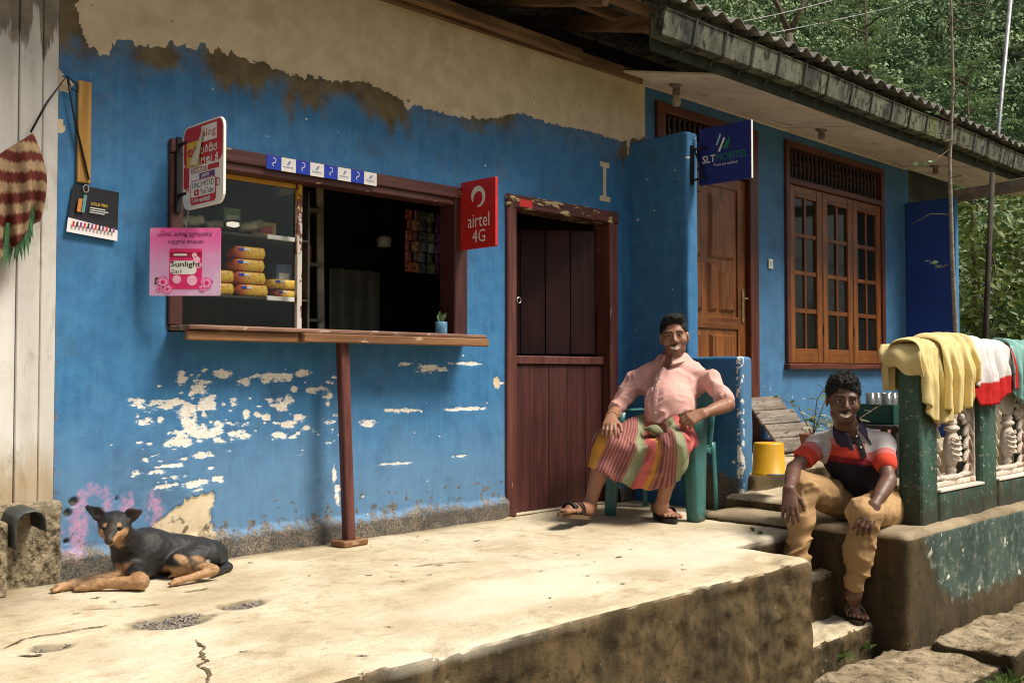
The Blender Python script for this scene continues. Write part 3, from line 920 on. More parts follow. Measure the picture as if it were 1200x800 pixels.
def shopwall_mat():
    t = NT('peeling_blue_paint')
    v = t.coord()
    a = t.attr('m1'); b = t.attr('m2'); c3 = t.attr('m3')
    fine = t.noise(v, 55.0, 5, 0.65); mid = t.noise(v, 9.0, 5, 0.6); st = t.noise(t.map(v, (1, 1, 0.08)), 45.0, 4, 0.6)
    blue = t.mix(t.ramp(mid, 0.3, 0.7), (0.025, 0.128, 0.295), (0.042, 0.175, 0.36))
    blue = t.mix(t.math('MULTIPLY', t.ramp(st, 0.4, 0.75), 0.35), blue, (0.065, 0.22, 0.40))
    blue = t.mix(t.math('MULTIPLY', c3[0], 0.45), blue, (0.165, 0.265, 0.385))
    blue = t.mix(t.math('MULTIPLY', t.ramp(t.noise(v, 3.5, 6, 0.7), 0.50, 0.72), 0.5), blue, (0.04, 0.09, 0.16))
    blue = t.mix(t.math('MULTIPLY', t.ramp(t.noise(t.map(v, (1, 1, 0.15)), 11.0, 5, 0.7), 0.58, 0.72), 0.35), blue, (0.05, 0.085, 0.11))
    mo = t.mix(t.ramp(mid, 0.35, 0.65), (0.085, 0.055, 0.012), (0.15, 0.105, 0.03))
    c = t.mix(t.math('MULTIPLY', t.ramp(t.math('ADD', a[2], t.math('MULTIPLY', t.math('SUBTRACT', fine, 0.5), 0.5)), 0.10, 0.95), 0.95), blue, mo)
    c = t.mix(t.math('MULTIPLY', t.ramp(t.math('ADD', b[0], t.math('MULTIPLY', t.math('SUBTRACT', fine, 0.5), 0.7)), 0.3, 0.8), 0.75), c, (0.60, 0.27, 0.42))
    bei = t.mix(t.ramp(mid, 0.3, 0.7), (0.52, 0.42, 0.275), (0.64, 0.53, 0.37))
    bei = t.mix(t.math('MULTIPLY', t.ramp(t.noise(v, 3.0, 6, 0.7), 0.5, 0.75), 0.4), bei, (0.32, 0.23, 0.12))
    bei = t.mix(t.ramp(t.noise(v, 18.0, 4, 0.7), 0.70, 0.74), bei, (0.12, 0.085, 0.04))
    c = t.mix(t.ramp(a[1], 0.4, 0.6), c, bei)
    hs = t.math('ADD', t.math('MULTIPLY', t.noise(t.map(v, (0.28, 1, 1)), 42.0, 6, 0.75), 0.6), t.math('MULTIPLY', t.noise(v, 20.0, 5, 0.7), 0.4))
    pk = t.math('ADD', a[0], t.math('MULTIPLY', t.math('SUBTRACT', hs, 0.5), 3.2))
    c = t.mix(t.math('MULTIPLY', t.math('MULTIPLY', t.ramp(pk, 0.44, 0.58), t.ramp(a[0], 0.05, 0.2)), 0.55), c, (0.16, 0.30, 0.46))
    pk = t.math('MULTIPLY', t.ramp(pk, 0.60, 0.64), t.ramp(a[0], 0.08, 0.22))
    c = t.mix(pk, c, t.mix(t.ramp(fine, 0.35, 0.65), (0.64, 0.58, 0.50), (0.78, 0.75, 0.70)))
    gm_ = t.mix(t.ramp(t.noise(v, 95.0, 5, 0.7), 0.35, 0.7), (0.03, 0.026, 0.018), (0.30, 0.225, 0.135))
    gm_ = t.mix(t.math('MULTIPLY', t.ramp(t.noise(v, 7.0, 5, 0.6), 0.42, 0.62), 0.55), gm_, (0.03, 0.027, 0.02))
    gk = t.ramp(t.math('ADD', b[1], t.math('MULTIPLY', t.math('SUBTRACT', t.noise(v, 30.0, 6, 0.75), 0.5), 1.3)), 0.30, 0.85)
    c = t.mix(t.math('MULTIPLY', gk, 0.92), c, gm_)
    c = t.mix(b[2], c, (0.02, 0.018, 0.015))
    t.base(c)
    t.set(.7, .3)
    rr = t.n('ShaderNodeMapRange'); t.l(a[1], rr.inputs[0]); rr.inputs[3].default_value = 0.62; rr.inputs[4].default_value = 0.92
    t.l(rr.outputs[0], t.b.inputs['Roughness'])
    t.bump(t.math('ADD', t.math('MULTIPLY', fine, 0.6), t.math('MULTIPLY', t.noise(v, 160.0, 3), 0.3)), 0.35, 0.006)
    return t.m
M_shopwall = shopwall_mat()
wall = fast_mesh('wall', V, F, M_shopwall, shop, True, {'m1': m1, 'm2': m2, 'm3': m3})

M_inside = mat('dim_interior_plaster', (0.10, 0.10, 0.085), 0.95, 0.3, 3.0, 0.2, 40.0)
M_blueplain = mat('blue_limewash', (0.055, 0.20, 0.40), 0.7, 0.15, 3.0, 0.25, 60.0, dirt=(0.035, 0.11, 0.22), dirt_amt=0.5)
# masonry behind the face, room, reveals
def core(m):
    y0, y1 = 0.012, 0.17
    m.box(WX0 + .002, WIN[0] - .002, y0, y1, -0.1, 2.99, 0)
    m.box(WIN[1] + .002, DOOR[0] - .002, y0, y1, -0.1, 2.99, 0)
    m.box(DOOR[1] + .002, WX1 - .002, y0, y1, -0.1, 2.99, 0)
    m.box(WIN[0] - .002, WIN[1] + .002, y0, y1, -0.1, WIN[2] - .002, 0)
    m.box(WIN[0] - .002, WIN[1] + .002, y0, y1, WIN[3] + .002, 2.99, 0)
    m.box(DOOR[0] - .002, DOOR[1] + .002, y0, y1, DOOR[3] + .002, 2.99, 0)
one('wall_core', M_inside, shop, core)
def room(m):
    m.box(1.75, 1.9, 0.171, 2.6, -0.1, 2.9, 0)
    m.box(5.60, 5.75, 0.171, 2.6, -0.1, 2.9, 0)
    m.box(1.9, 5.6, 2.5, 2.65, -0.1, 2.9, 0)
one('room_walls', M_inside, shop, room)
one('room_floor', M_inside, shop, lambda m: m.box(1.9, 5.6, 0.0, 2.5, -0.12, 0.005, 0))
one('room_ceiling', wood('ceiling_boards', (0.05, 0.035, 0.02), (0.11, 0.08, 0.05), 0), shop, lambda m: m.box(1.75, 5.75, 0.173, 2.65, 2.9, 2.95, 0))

# dark red joinery
M_red = wood('dark_red_painted_wood', (0.045, 0.013, 0.012), (0.085, 0.026, 0.022), 2, 0.5, 5.0, 0.4, wear=(0.20, 0.10, 0.075), wear_at=0.70)
M_redh = wood('dark_red_painted_wood_rail', (0.055, 0.017, 0.015), (0.10, 0.034, 0.028), 0, 0.5, 5.0, 0.4, wear=(0.42, 0.30, 0.16), wear_at=0.66)
M_redw = wood('worn_red_wood', (0.075, 0.022, 0.018), (0.15, 0.05, 0.038), 2, 0.55, 5.0, 0.35, wear=(0.30, 0.17, 0.12), wear_at=0.68)
M_redshade = wood('shaded_red_wood', (0.022, 0.007, 0.007), (0.045, 0.014, 0.012), 2, 0.55, 5.0, 0.3)  # red wood darkened in colour for the shade inside the doorway
boxes('window_jamb', M_red, shop, (2.262, 2.334, -0.022, 0.12, 1.126, 1.944, .006), (4.066, 4.172, -0.022, 0.12, 1.126, 1.944, .006))
boxes('window_header', M_redh, shop, (2.262, 4.172, -0.030, 0.121, 1.945, 2.012, .006), (2.335, 4.065, -0.012, 0.10, 1.905, 1.944, .004))
boxes('door_jamb', M_redw, shop, (4.508, 4.592, -0.025, 0.14, 0.003, 1.945, .007), (5.515, 5.604, -0.025, 0.14, 0.003, 1.945, .007))
M_redp = wood('peeling_red_wood', (0.055, 0.017, 0.015), (0.10, 0.034, 0.028), 0, 0.6, 5.0, 0.3, wear=(0.46, 0.34, 0.18), wear_at=0.56)
one('door_header', M_redp, shop, lambda m: m.box(4.505, 5.608, -0.028, 0.141, 1.946, 2.03, .007))
ld = thing('half_door', 'x', 'x', (4.6, 0.05, 0)); del ld['label'], ld['category']; ld.parent = shop; ld.location = (4.6 - 3.8, 0.05 - 0.1, 0)
lw = (5.512 - 4.596) / 5
for k in range(5):
    one('plank', M_red, ld, lambda m: m.box(4.597 + k * lw, 4.597 + (k + 1) * lw - 0.003, 0.045 + 0.002 * (k % 2), 0.075, 0.012, 0.955, .004))
one('top_rail', M_redw, ld, lambda m: m.box(4.597, 5.512, 0.028, 0.083, 0.957, 1.012, .006))
# upper leaf, swung inwards on the far jamb
ud = thing('upper_door_leaf', 'x', 'x', (5.5, 0.1, 1.0)); del ud['label'], ud['category']; ud.parent = shop; ud.location = (5.50 - 3.8, 0.0, 1.0)
th = math.radians(38)
ddir = np.array([-math.cos(th), math.sin(th), 0]); dn = np.array([-math.sin(th), -math.cos(th), 0])
hinge = np.array([5.50, 0.10, 0])
for k in range(5):
    a0 = 0.005 + k * 0.178
    c_ = hinge + ddir * (a0 + 0.0875) + dn * (0.002 * (k % 2)) + np.array([0, 0, 1.465])
    one('plank', M_redshade, ud, lambda m: m.obox(c_, (ddir, dn, (0, 0, 1)), (0.0872, 0.014, 0.435), .004))
M_iron = mat('black_iron', (0.02, 0.02, 0.022), 0.5, 0.3, 20.0, 0.1, 90.0, 0.4, 0.6)
hp = hinge + ddir * 0.76 + dn * 0.02
one('door_handle', M_iron, ud, lambda m: m.tube([hp + np.array([0, 0, 1.36]) , hp + dn * .04 + np.array([0, 0, 1.345]), hp + dn * .05 + np.array([0, 0, 1.30]), hp + dn * .04 + np.array([0, 0, 1.255]), hp + np.array([0, 0, 1.24])], .007, 8))
one('door_ring', mat('steel', (0.35, 0.35, 0.34), 0.4, 0.2, 30, 0, 90, .5, 0.8), shop, lambda m: m.tube([(4.60 + .018 * math.cos(a), -0.028 - .004, 1.36 + .018 * math.sin(a)) for a in np.linspace(0, 6.28, 13)], .003, 6, False))
one('door_threshold', M_conc, shop, lambda m: m.box(4.594, 5.513, -0.01, 0.16, -0.02, 0.010, .004))
one('door_sticker', flat('sticker_red', (0.55, 0.03, 0.03)), shop, lambda m: m.box((4.608, 1.97)[0], (4.726, 1.984)[0], -0.030, -0.0285, 1.958, 2.005, 0))

# counter board, on a single post
M_board = wood('weathered_counter_wood', (0.13, 0.055, 0.022), (0.30, 0.15, 0.07), 0, 0.6, 5.0, 0.3, wear=(0.38, 0.26, 0.17), wear_at=0.66)
M_boardtop = wood('counter_top_wood', (0.16, 0.075, 0.05), (0.30, 0.17, 0.12), 0, 0.6, 5.0, 0.3, wear=(0.42, 0.32, 0.26), wear_at=0.6)
ct = thing('counter', 'weathered wooden counter shelf below the shop window on one red post', 'counter', (3.2, -0.1, 0))
one('top_board', M_boardtop, ct, lambda m: (m.box(2.272, 4.162, -0.20, 0.13, 1.102, 1.124, .005)))
one('back_board', M_board, ct, lambda m: m.box(2.274, 2.93, -0.180, -0.150, 1.052, 1.101, .006))
one('front_board', M_board, ct, lambda m: m.box(2.88, 4.160, -0.222, -0.186, 1.055, 1.101, .006))
one('post', M_redw, ct, lambda m: m.bar((3.20, -0.165, 0.03), (3.165, -0.145, 1.10), 0.054, 0.054, (0, 1, 0), .006))
one('base_block', M_board, ct, lambda m: m.obox((3.205, -0.165, 0.018), ((1, .1, 0), (-.1, 1, 0), (0, 0, 1)), (.085, .055, .016), .006))

# ------------------------------------------------------------------ white plank wall at the side and its plinth
M_plank = NT('whitewashed_plank')
t = M_plank; v = t.coord(); vs = t.map(v, (1, 1, 0.1))
c = t.mix(t.ramp(t.noise(vs, 9, 5), .3, .7), (0.47, 0.45, 0.42), (0.63, 0.61, 0.57))
c = t.mix(t.math('MULTIPLY', t.ramp(t.noise(t.map(v, (1, 1, .35)), 8, 6, .75), .52, .70), .75), c, (0.22, 0.17, 0.11))
c = t.mix(t.math('MULTIPLY', t.ramp(t.noise(v, 2.3, 6, .7), .48, .72), .5), c, (0.36, 0.31, 0.24))
c = t.mix(t.ramp(t.noise(t.map(v, (1, 1, .4)), 30, 4, .7), .68, .73), c, (0.09, 0.07, 0.05))
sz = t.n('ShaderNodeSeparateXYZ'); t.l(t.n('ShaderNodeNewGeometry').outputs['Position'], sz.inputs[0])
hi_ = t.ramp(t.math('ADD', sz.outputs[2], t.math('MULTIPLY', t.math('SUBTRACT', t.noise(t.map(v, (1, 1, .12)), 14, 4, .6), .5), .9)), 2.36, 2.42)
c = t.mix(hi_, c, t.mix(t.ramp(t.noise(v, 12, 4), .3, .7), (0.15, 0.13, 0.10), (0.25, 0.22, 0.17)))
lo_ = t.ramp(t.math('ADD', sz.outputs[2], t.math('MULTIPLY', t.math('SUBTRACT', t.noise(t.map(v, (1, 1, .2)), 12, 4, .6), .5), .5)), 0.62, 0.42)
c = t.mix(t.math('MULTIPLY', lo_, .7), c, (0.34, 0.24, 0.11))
t.base(c); t.set(.8, .2); t.bump(t.noise(vs, 30, 4), .3, .004)
M_plank = M_plank.m
pw = thing('plank_wall', 'whitewashed upright plank wall beside the blue shop wall', 'wall', (1.2, 0.05, 0.33))
xb = [0.1, 0.42, 0.74, 1.02, 1.30, (1.579, -0.01, 1.397)[0], (1.677, -0.01, 1.405)[0], 1.747]
for k in range(len(xb) - 1):
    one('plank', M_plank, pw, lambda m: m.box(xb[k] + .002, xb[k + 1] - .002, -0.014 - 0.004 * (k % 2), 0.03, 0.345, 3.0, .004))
M_rough = NT('rough_concrete'); t = M_rough; v = t.coord()
c = t.mix(t.ramp(t.noise(v, 24, 6, .7), .38, .62), (0.05, 0.04, 0.025), (0.36, 0.29, 0.19))
c = t.mix(t.math('MULTIPLY', t.ramp(t.noise(v, 4, 5, .6), .45, .7), .6), c, (0.42, 0.35, 0.24))
t.base(c); t.set(.92, .15); t.bump(t.noise(v, 40, 5, .7), .9, .02); M_rough = M_rough.m
S = SDF()
S.rbox((1.605, 0.02, 0.16), (0.165, 0.085, 0.19), rad=0.02, k=0.02)
S.rbox((0.6, 0.03, 0.17), (1.1, 0.06, 0.175), rad=0.02, k=0.02)
S.post = lambda P, d: d + (fbm(P, 16.0, 3) - .5) * .022
v_, f_ = S.mesh(0.013)
tag(fast_mesh('concrete_plinth', v_, f_, M_rough), 'rough crumbling concrete plinth under the white planks', 'plinth')
# bent sheet of dark metal in front of the plinth
bs = MB()
arc = [(0.0, 0.0), (0.0, .09), (0.010, .125), (0.035, .145), (0.075, .150), (0.105, .140), (0.120, .115), (0.124, .06)]
def sheet(u, w_):
    k = u * (len(arc) - 1); i = min(int(k), len(arc) - 2); q = k - i
    a = np.array(arc[i]) * (1 - q) + np.array(arc[i + 1]) * q
    return np.array([1.515 + a[0], -0.23 + .20 * w_, 0.190 + a[1] + .012 * w_])
bs.grid(sheet, 28, 4)
bo = bs.build('metal_sheet', mat('dark_weathered_metal', (0.055, 0.06, 0.058), 0.55, 0.35, 12, .15, 60, .4, .3), None, True)
md = bo.modifiers.new('thick', 'SOLIDIFY'); md.thickness = 0.005
tag(bo, 'bent dark metal gutter sheet propped before the rough plinth', 'metal sheet')
sb = MB(); sb.box(0.6, 1.500, -0.20, -0.070, -0.005, 0.30, .01)
tag(sb.build('brick_support', M_rough), 'low rough support block beneath the bent metal sheet', 'block')

# ------------------------------------------------------------------ roof over shop and house
def roof_mat():
    t = NT('weathered_fibre_cement')
    v = t.coord(); n = t.noise(v, 6, 6, .7)
    c = t.mix(t.ramp(n, .35, .65), (0.10, 0.10, 0.09), (0.24, 0.23, 0.21))
    c = t.mix(t.ramp(t.noise(v, 14, 5, .7), .52, .62), c, (0.035, 0.035, 0.03))
    t.base(c); t.set(.9, .15); t.bump(t.noise(v, 50, 4), .4, .006); return t.m
M_roof = roof_mat()
M_under = wood('old_roof_timber', (0.10, 0.055, 0.025), (0.24, 0.14, 0.07), 0, .7)
M_undery = wood('old_rafter_timber', (0.09, 0.05, 0.025), (0.22, 0.13, 0.065), 1, .7)
roof = thing('roof', 'corrugated grey fibre cement roof over shop and house', 'roof', (6.5, 1.5, 3.1))
PITCH = 0.177; SL = 0.25
EY, EZ = -0.86, 3.215
n_sheet = 11
sw = PITCH * 6
def roof_sheet_mesh(seed):
    m = MB(); q = random.Random(seed)
    dz0 = q.uniform(-.006, .006)
    nu, nv = 48, 6
    L_ = 4.2
    def fn(u, w_):
        x = u * (sw + 0.06); y = w_ * L_
        return (x, y, 0.026 * math.cos(2 * math.pi * x / PITCH) + SL * y + dz0 + 0.006 * math.sin(3 * u + seed))
    m.grid(fn, nu, nv)
    return m
for k in range(n_sheet):
    m = roof_sheet_mesh(k)
    x0 = 1.62 + k * sw
    ze = EZ + 0.0025 * (k - 4) + (0.010 if k % 2 else 0)
    o = mesh_obj('roof_sheet', [(p[0] + x0, p[1] + EY + (0.02 if k % 2 else 0), p[2] + ze + 0.03) for p in m.v], m.f, M_roof, roof, True)
    md = o.modifiers.new('thick', 'SOLIDIFY'); md.thickness = 0.007; md.offset = 0
# timbers seen under the eave of the shop
shop_tim = [((1.65, 0.035, 3.045), (5.9, 0.035, 3.045), .11, .085, 'wall_plate', M_under),
            ((3.55, -0.12, 3.035), (5.15, -0.07, 3.035), .05, .075, 'board', M_under),
            ((1.65, -0.62, 3.195), (5.35, -0.62, 3.195), .05, .06, 'purlin', M_under),
            ((1.65, -0.28, 3.275), (6.0, -0.28, 3.275), .05, .06, 'purlin', M_under)]
for a, b, w1, w2, nm, mt in shop_tim:
    one(nm, mt, roof, lambda m: m.bar(a, b, w1, w2))
for x in (2.1, 3.0, 3.85, 4.62, 5.3):
    one('rafter', M_undery, roof, lambda m: m.bar((x, -0.74, 3.115), (x, 1.3, 3.115 + 2.04 * SL), .06, .10))
# beam fill so that no daylight falls into the loft
one('loft_wall', M_inside, roof, lambda m: m.box(1.7, 13.0, 0.6, 0.7, 2.96, 3.50, 0))

# ------------------------------------------------------------------ house with carved door and latticed window
house = thing('house', 'blue house with wooden casement window and carved brown door', 'house', (8.3, 0.2, 0.25))
HY = 0.10
HX0, HX1, HZ0, HZ1 = 5.94, 10.53, 0.2, 3.12
HD = (6.20, 7.60, -1, 2.955)
HW = (8.075, 9.99, 0.945, 2.965)
hx = np.linspace(HX0, HX1, 230); hz = np.linspace(HZ0, HZ1, 150)
snap(hx, [HD[0], HD[1], HW[0], HW[1]]); snap(hz, [HD[3], HW[2], HW[3]])
XX, ZZ = np.meshgrid(hx, hz, indexing='xy')
q3 = np.stack([XX.ravel(), 0 * XX.ravel(), ZZ.ravel()], 1)
qy = HY - 0.004 * (fbm(q3, 2.2, 44) - .5)
gq = sstep(0.55, 0.26, q3[:, 2] + 0.25 * (fbm(q3, 5, 4) - .5))
pk = (fbm(q3, 30.0, 14) > 0.74).astype(float) * sstep(1.1, .5, q3[:, 2])
V = np.stack([q3[:, 0], qy, q3[:, 2]], 1)
ni = len(hx)
ii, jj = np.meshgrid(np.arange(ni - 1), np.arange(len(hz) - 1), indexing='xy'); ii = ii.ravel(); jj = jj.ravel()
cxm = (hx[ii] + hx[ii + 1]) / 2; czm = (hz[jj] + hz[jj + 1]) / 2
keep = ~(((cxm > HD[0]) & (cxm < HD[1]) & (czm < HD[3])) | ((cxm > HW[0]) & (cxm < HW[1]) & (czm > HW[2]) & (czm < HW[3])))
ii = ii[keep]; jj = jj[keep]
F = np.stack([jj * ni + ii, jj * ni + ii + 1, (jj + 1) * ni + ii + 1, (jj + 1) * ni + ii], 1)
Z3 = np.zeros((len(q3), 3))
h1 = Z3.copy(); h1[:, 0] = pk; h2 = Z3.copy(); h2[:, 1] = gq * .6; h3 = Z3.copy(); h3[:, 0] = 0.45
fast_mesh('wall', V, F, M_shopwall, house, True, {'m1': h1, 'm2': h2, 'm3': h3})
M_blueside = M_shopwall
def hcore(m):
    y0, y1 = HY + .012, HY + .2
    m.box(HX0 + .002, HD[0] - .002, y0, y1, -.1, 3.1, 0); m.box(HD[1] + .002, HW[0] - .002, y0, y1, -.1, 3.1, 0); m.box(HW[1] + .002, HX1 - .002, y0, y1, -.1, 3.1, 0)
    m.box(HD[0] - .002, HD[1] + .002, y0, y1, HD[3] + .002, 3.1, 0); m.box(HW[0] - .002, HW[1] + .002, y0, y1, HW[3] + .002, 3.1, 0); m.box(HW[0] - .002, HW[1] + .002, y0, y1, -.1, HW[2] - .002, 0)
    m.box(HX0, HX1 - .01, 1.6, 1.7, -.1, 3.2, 0)
    m.box(HX1 - .11, HX1 - .003, HY + .201, 1.6, -.1, 3.2, 0)
    m.box(HX0, HX0 + .1, HY + .201, 1.6, -.1, 3.2, 0)
one('wall_core', M_inside, house, hcore)
one('side_wall', M_blueplain, house, lambda m: m.box(HX1 - .002, HX1 + .1, HY + .004, 3.0, -.6, 3.3, .004))
one('wall_plinth', mat('red_oxide_plinth', (0.20, 0.07, 0.05), .8, .3, 6, .2, 50, dirt=(.25, .2, .14), dirt_amt=.6), house, lambda m: m.box(7.62, 10.52, -0.10, HY - .004, 0.22, 0.335, .01))

M_teak = wood('varnished_teak', (0.12, 0.036, 0.008), (0.28, 0.098, 0.022), 2, 0.35, 5.0, 0.45)
M_teakx = wood('varnished_teak_rail', (0.115, 0.034, 0.008), (0.27, 0.094, 0.021), 0, 0.35, 5.0, 0.45)
M_mahog = wood('dark_mahogany', (0.07, 0.018, 0.010), (0.15, 0.042, 0.022), 2, 0.4, 5.0, 0.4)
M_mahogx = wood('dark_mahogany_rail', (0.07, 0.018, 0.010), (0.15, 0.042, 0.022), 0, 0.4, 5.0, 0.4)
M_spin = wood('dark_spindle_wood', (0.030, 0.016, 0.012), (0.06, 0.03, 0.02), 2, 0.5)
def spindle(m, x, y, z0, z1, r):
    h = z1 - z0
    m.lathe([(r * .9, z0), (r, z0 + .04 * h), (r * .5, z0 + .14 * h), (r * .75, z0 + .3 * h), (r, z0 + .42 * h), (r * .55, z0 + .5 * h), (r, z0 + .58 * h), (r * .75, z0 + .7 * h), (r * .5, z0 + .86 * h), (r, z0 + .96 * h), (r * .9, z1)], (x, y, 0), 8)
# door
boxes('door_jamb', M_mahog, house, (6.195, 6.30, HY - .03, HY + .12, 0.25, 2.96, .006), (7.475, 7.605, HY - .03, HY + .12, 0.25, 2.96, .006))
boxes('door_head', M_mahogx, house, (6.301, 7.474, HY - .028, HY + .118, 2.885, 2.955, .006), (6.301, 7.474, HY - .026, HY + .116, 2.52, 2.585, .006))
for k in range(17):
    sp_ = one('spindle', M_spin, house, lambda m: spindle(m, 6.335 + k * .069, HY + .03, 2.585, 2.885, .026), True)
leaf = thing('door_leaf', 'x', 'x', (6.9, HY, .3)); del leaf['label'], leaf['category']; leaf.parent = house; leaf.location = (6.9 - 8.3, HY - 0.2, 0.05)
one('door_panel', M_teak, leaf, lambda m: m.box(6.302, 7.473, HY + .035, HY + .075, 0.262, 2.518, .004))
def raised(m, poly, y, t1=.012, bev=.022):
    """raised panel: outline set proud with a sloping border"""
    P_ = np.array(poly); c_ = P_.mean(0)
    inner = c_ + (P_ - c_) * (1 - bev / np.maximum(1e-6, np.abs(P_ - c_).max(0)))
    n = len(P_)
    vs = [(a, y, b) for a, b in P_] + [(a, y - t1, b) for a, b in inner]
    fs = [tuple(range(n, 2 * n))[::-1]] + [(i, i + n, (i + 1) % n + n, (i + 1) % n) for i in range(n)]
    m.add(vs, [f[::-1] for f in fs])
def rect(x0, x1, z0, z1): return [(x0, z0), (x1, z0), (x1, z1), (x0, z1)]
cx_ = 6.888
yl = HY + .0345
# moulded bands dividing the leaf
boxes('stile', M_teak, leaf, (6.303, 6.42, HY + .02, HY + .034, .263, 2.517, .004), (7.355, 7.472, HY + .02, HY + .034, .263, 2.517, .004))
boxes('rail', M_teakx, leaf, (6.421, 7.354, HY + .021, HY + .034, .263, .42, .004), (6.421, 7.354, HY + .021, HY + .034, 1.26, 1.36, .004), (6.421, 7.354, HY + .021, HY + .034, 2.42, 2.517, .004))
for sgn in (-1, 1):
    def arcp(r, n=10): return [(cx_ + sgn * r * math.cos(a), 1.98 + r * 0.95 * math.sin(a)) for a in np.linspace(0, math.pi / 2, n)]
    tall = [(cx_ + sgn * .06, 1.83), (cx_ + sgn * .40, 1.83)] + arcp(.40) + [(cx_ + sgn * .06, 2.30)]
    tall = tall[:-2] + [(cx_ + sgn * .06, 2.36)]
    for poly in (tall, rect(*sorted((cx_ + sgn * .20, cx_ + sgn * .41)), 1.40, 1.74), rect(*sorted((cx_ + sgn * .04, cx_ + sgn * .16)), 1.40, 1.80), rect(*sorted((cx_ + sgn * .06, cx_ + sgn * .42)), .90, 1.22), rect(*sorted((cx_ + sgn * .06, cx_ + sgn * .42)), .47, .84)):
        if sgn < 0: poly = poly[::-1] if poly is tall else poly
        one('carved_panel', M_teak, leaf, lambda m: raised(m, poly, yl, .024))
M_brass = mat('tarnished_brass', (0.42, 0.33, 0.17), .35, .2, 20, 0, 90, .5, .8)
hnd = one('door_handle', M_brass, leaf, lambda m: (m.box(7.40, 7.432, HY + .008, HY + .0195, 1.32, 1.60, .004), m.tube([(7.416, HY + .008, 1.52), (7.416, HY - .03, 1.52), (7.33, HY - .035, 1.515)], .008, 8)))
# window
boxes('window_jamb', M_mahog, house, (8.07, 8.134, HY - .03, HY + .11, .986, 2.97, .006), (9.931, 9.995, HY - .03, HY + .11, .986, 2.97, .006))
boxes('window_rail', M_mahogx, house, (8.135, 9.93, HY - .028, HY + .108, 2.91, 2.968, .006), (8.135, 9.93, HY - .028, HY + .108, 2.585, 2.64, .006))
one('window_sill', M_mahogx, house, lambda m: m.box(8.05, 10.015, HY - .06, HY + .1, .935, .985, .008))
for k in range(24):
    one('spindle', M_spin, house, lambda m: spindle(m, 8.175 + k * .0745, HY + .03, 2.64, 2.91, .026), True)
M_pane = NT('dark_window_glass'); M_pane.base((0.012, 0.014, 0.012)); M_pane.set(0.06, 0.25); M_pane = M_pane.m
swid = (9.93 - 8.135) / 3
for s_ in range(3):
    x0 = 8.135 + s_ * swid + .006; x1 = x0 + swid - .012
    sash = thing('sash', 'x', 'x', (x0, HY, .99)); del sash['label'], sash['category']; sash.parent = house; sash.location = (x0 - 8.3, HY - .2, .99 - .25)
    z0, z1 = .99, 2.58
    boxes('stile', M_teak, sash, (x0, x0 + .094, HY - .012, HY + .04, z0, z1, .005), (x1 - .094, x1, HY - .012, HY + .04, z0, z1, .005))
    boxes('rail', M_teakx, sash, (x0 + .095, x1 - .095, HY - .011, HY + .039, z0, z0 + .13, .005), (x0 + .095, x1 - .095, HY - .011, HY + .039, z1 - .1, z1, .005))
    gx0, gx1, gz0, gz1 = x0 + .095, x1 - .095, z0 + .13, z1 - .1
    pwid = (gx1 - gx0) / 2; ph = (gz1 - gz0) / 4
    one('glazing_bar', M_teak, sash, lambda m: (m.box((gx0 + gx1) / 2 - .014, (gx0 + gx1) / 2 + .014, HY - .004, HY + .03, gz0, gz1, .004),))
    for r in range(1, 4):
        one('glazing_bar', M_teakx, sash, lambda m: m.box(gx0, gx1, HY - .002, HY + .028, gz0 + r * ph - .02, gz0 + r * ph + .02, .004))
    for r in range(4):
        for c in range(2):
            tl = rng.uniform(-.012, .012)
            xa, xb_ = gx0 + c * pwid + (.0 if c == 0 else .015), gx0 + (c + 1) * pwid - (.015 if c == 0 else .0)
            one('pane', M_pane, sash, lambda m: m.obox(((xa + xb_) / 2, HY + .014, gz0 + (r + .5) * ph), ((1, tl, 0), (-tl, 1, 0), (0, 0, 1)), ((xb_ - xa) / 2, .002, ph / 2 - .004), 0.0005))
    one('hinge', M_iron, sash, lambda m: m.tube([(x1 + .004, HY - .014, 1.25), (x1 + .004, HY - .014, 1.34)], .007, 6))
sw_ = thing('light_switch', 'small white light switch on the blue house wall', 'light switch', (7.823, HY - .01, 1.84))
M_white = flat('white_plastic', (0.72, 0.70, 0.64), .4)
one('plate', M_white, sw_, lambda m: m.box(7.79, 7.858, HY - .014, HY - .003, 1.80, 1.885, .004))
one('rocker', flat('cream_plastic', (0.55, 0.5, 0.4), .4), sw_, lambda m: m.box(7.813, 7.835, HY - .019, HY - .0142, 1.825, 1.86, .003))

# soffit panels, fascia, gutter
M_soff = NT('soffit'); t = M_soff; v = t.coord()
c = t.mix(t.ramp(t.noise(v, 2.5, 5), .3, .7), (0.58, 0.51, 0.43), (0.70, 0.63, 0.54))
c = t.mix(t.math('MULTIPLY', t.ramp(t.noise(t.map(v, (1, 2, 1)), 3.5, 6, .7), .52, .7), .6), c, (0.26, 0.17, 0.10))
t.base(c); t.set(.85, .2); t.bump(t.noise(v, 30, 4), .2, .004); M_soff = M_soff.m
sof = thing('soffit', 'stained cream soffit boards under the house eave', 'soffit', (8.5, -.3, 3.0))
xq = [5.62, 6.82, 8.02, 9.22, 10.42, 11.62, 12.82]
for k in range(6):
    m = MB()
    a, b = xq[k], xq[k + 1] - .006
    dz = .004 * (k % 2)
    y1 = HY - .004
    m.add([(a + (.35 if k == 0 else 0), -0.655, 2.945 + dz), (b, -0.655, 2.945 + dz), (b, y1, 3.055 + dz), (a, y1, 3.055 + dz), (a + (.35 if k == 0 else 0), -0.655, 2.96 + dz), (b, -0.655, 2.96 + dz), (b, y1, 3.07 + dz), (a, y1, 3.07 + dz)],
          [(3, 2, 1, 0), (4, 5, 6, 7), (0, 1, 5, 4), (1, 2, 6, 5), (2, 3, 7, 6), (3, 0, 4, 7)])
    m.build('soffit_board', M_soff, sof)
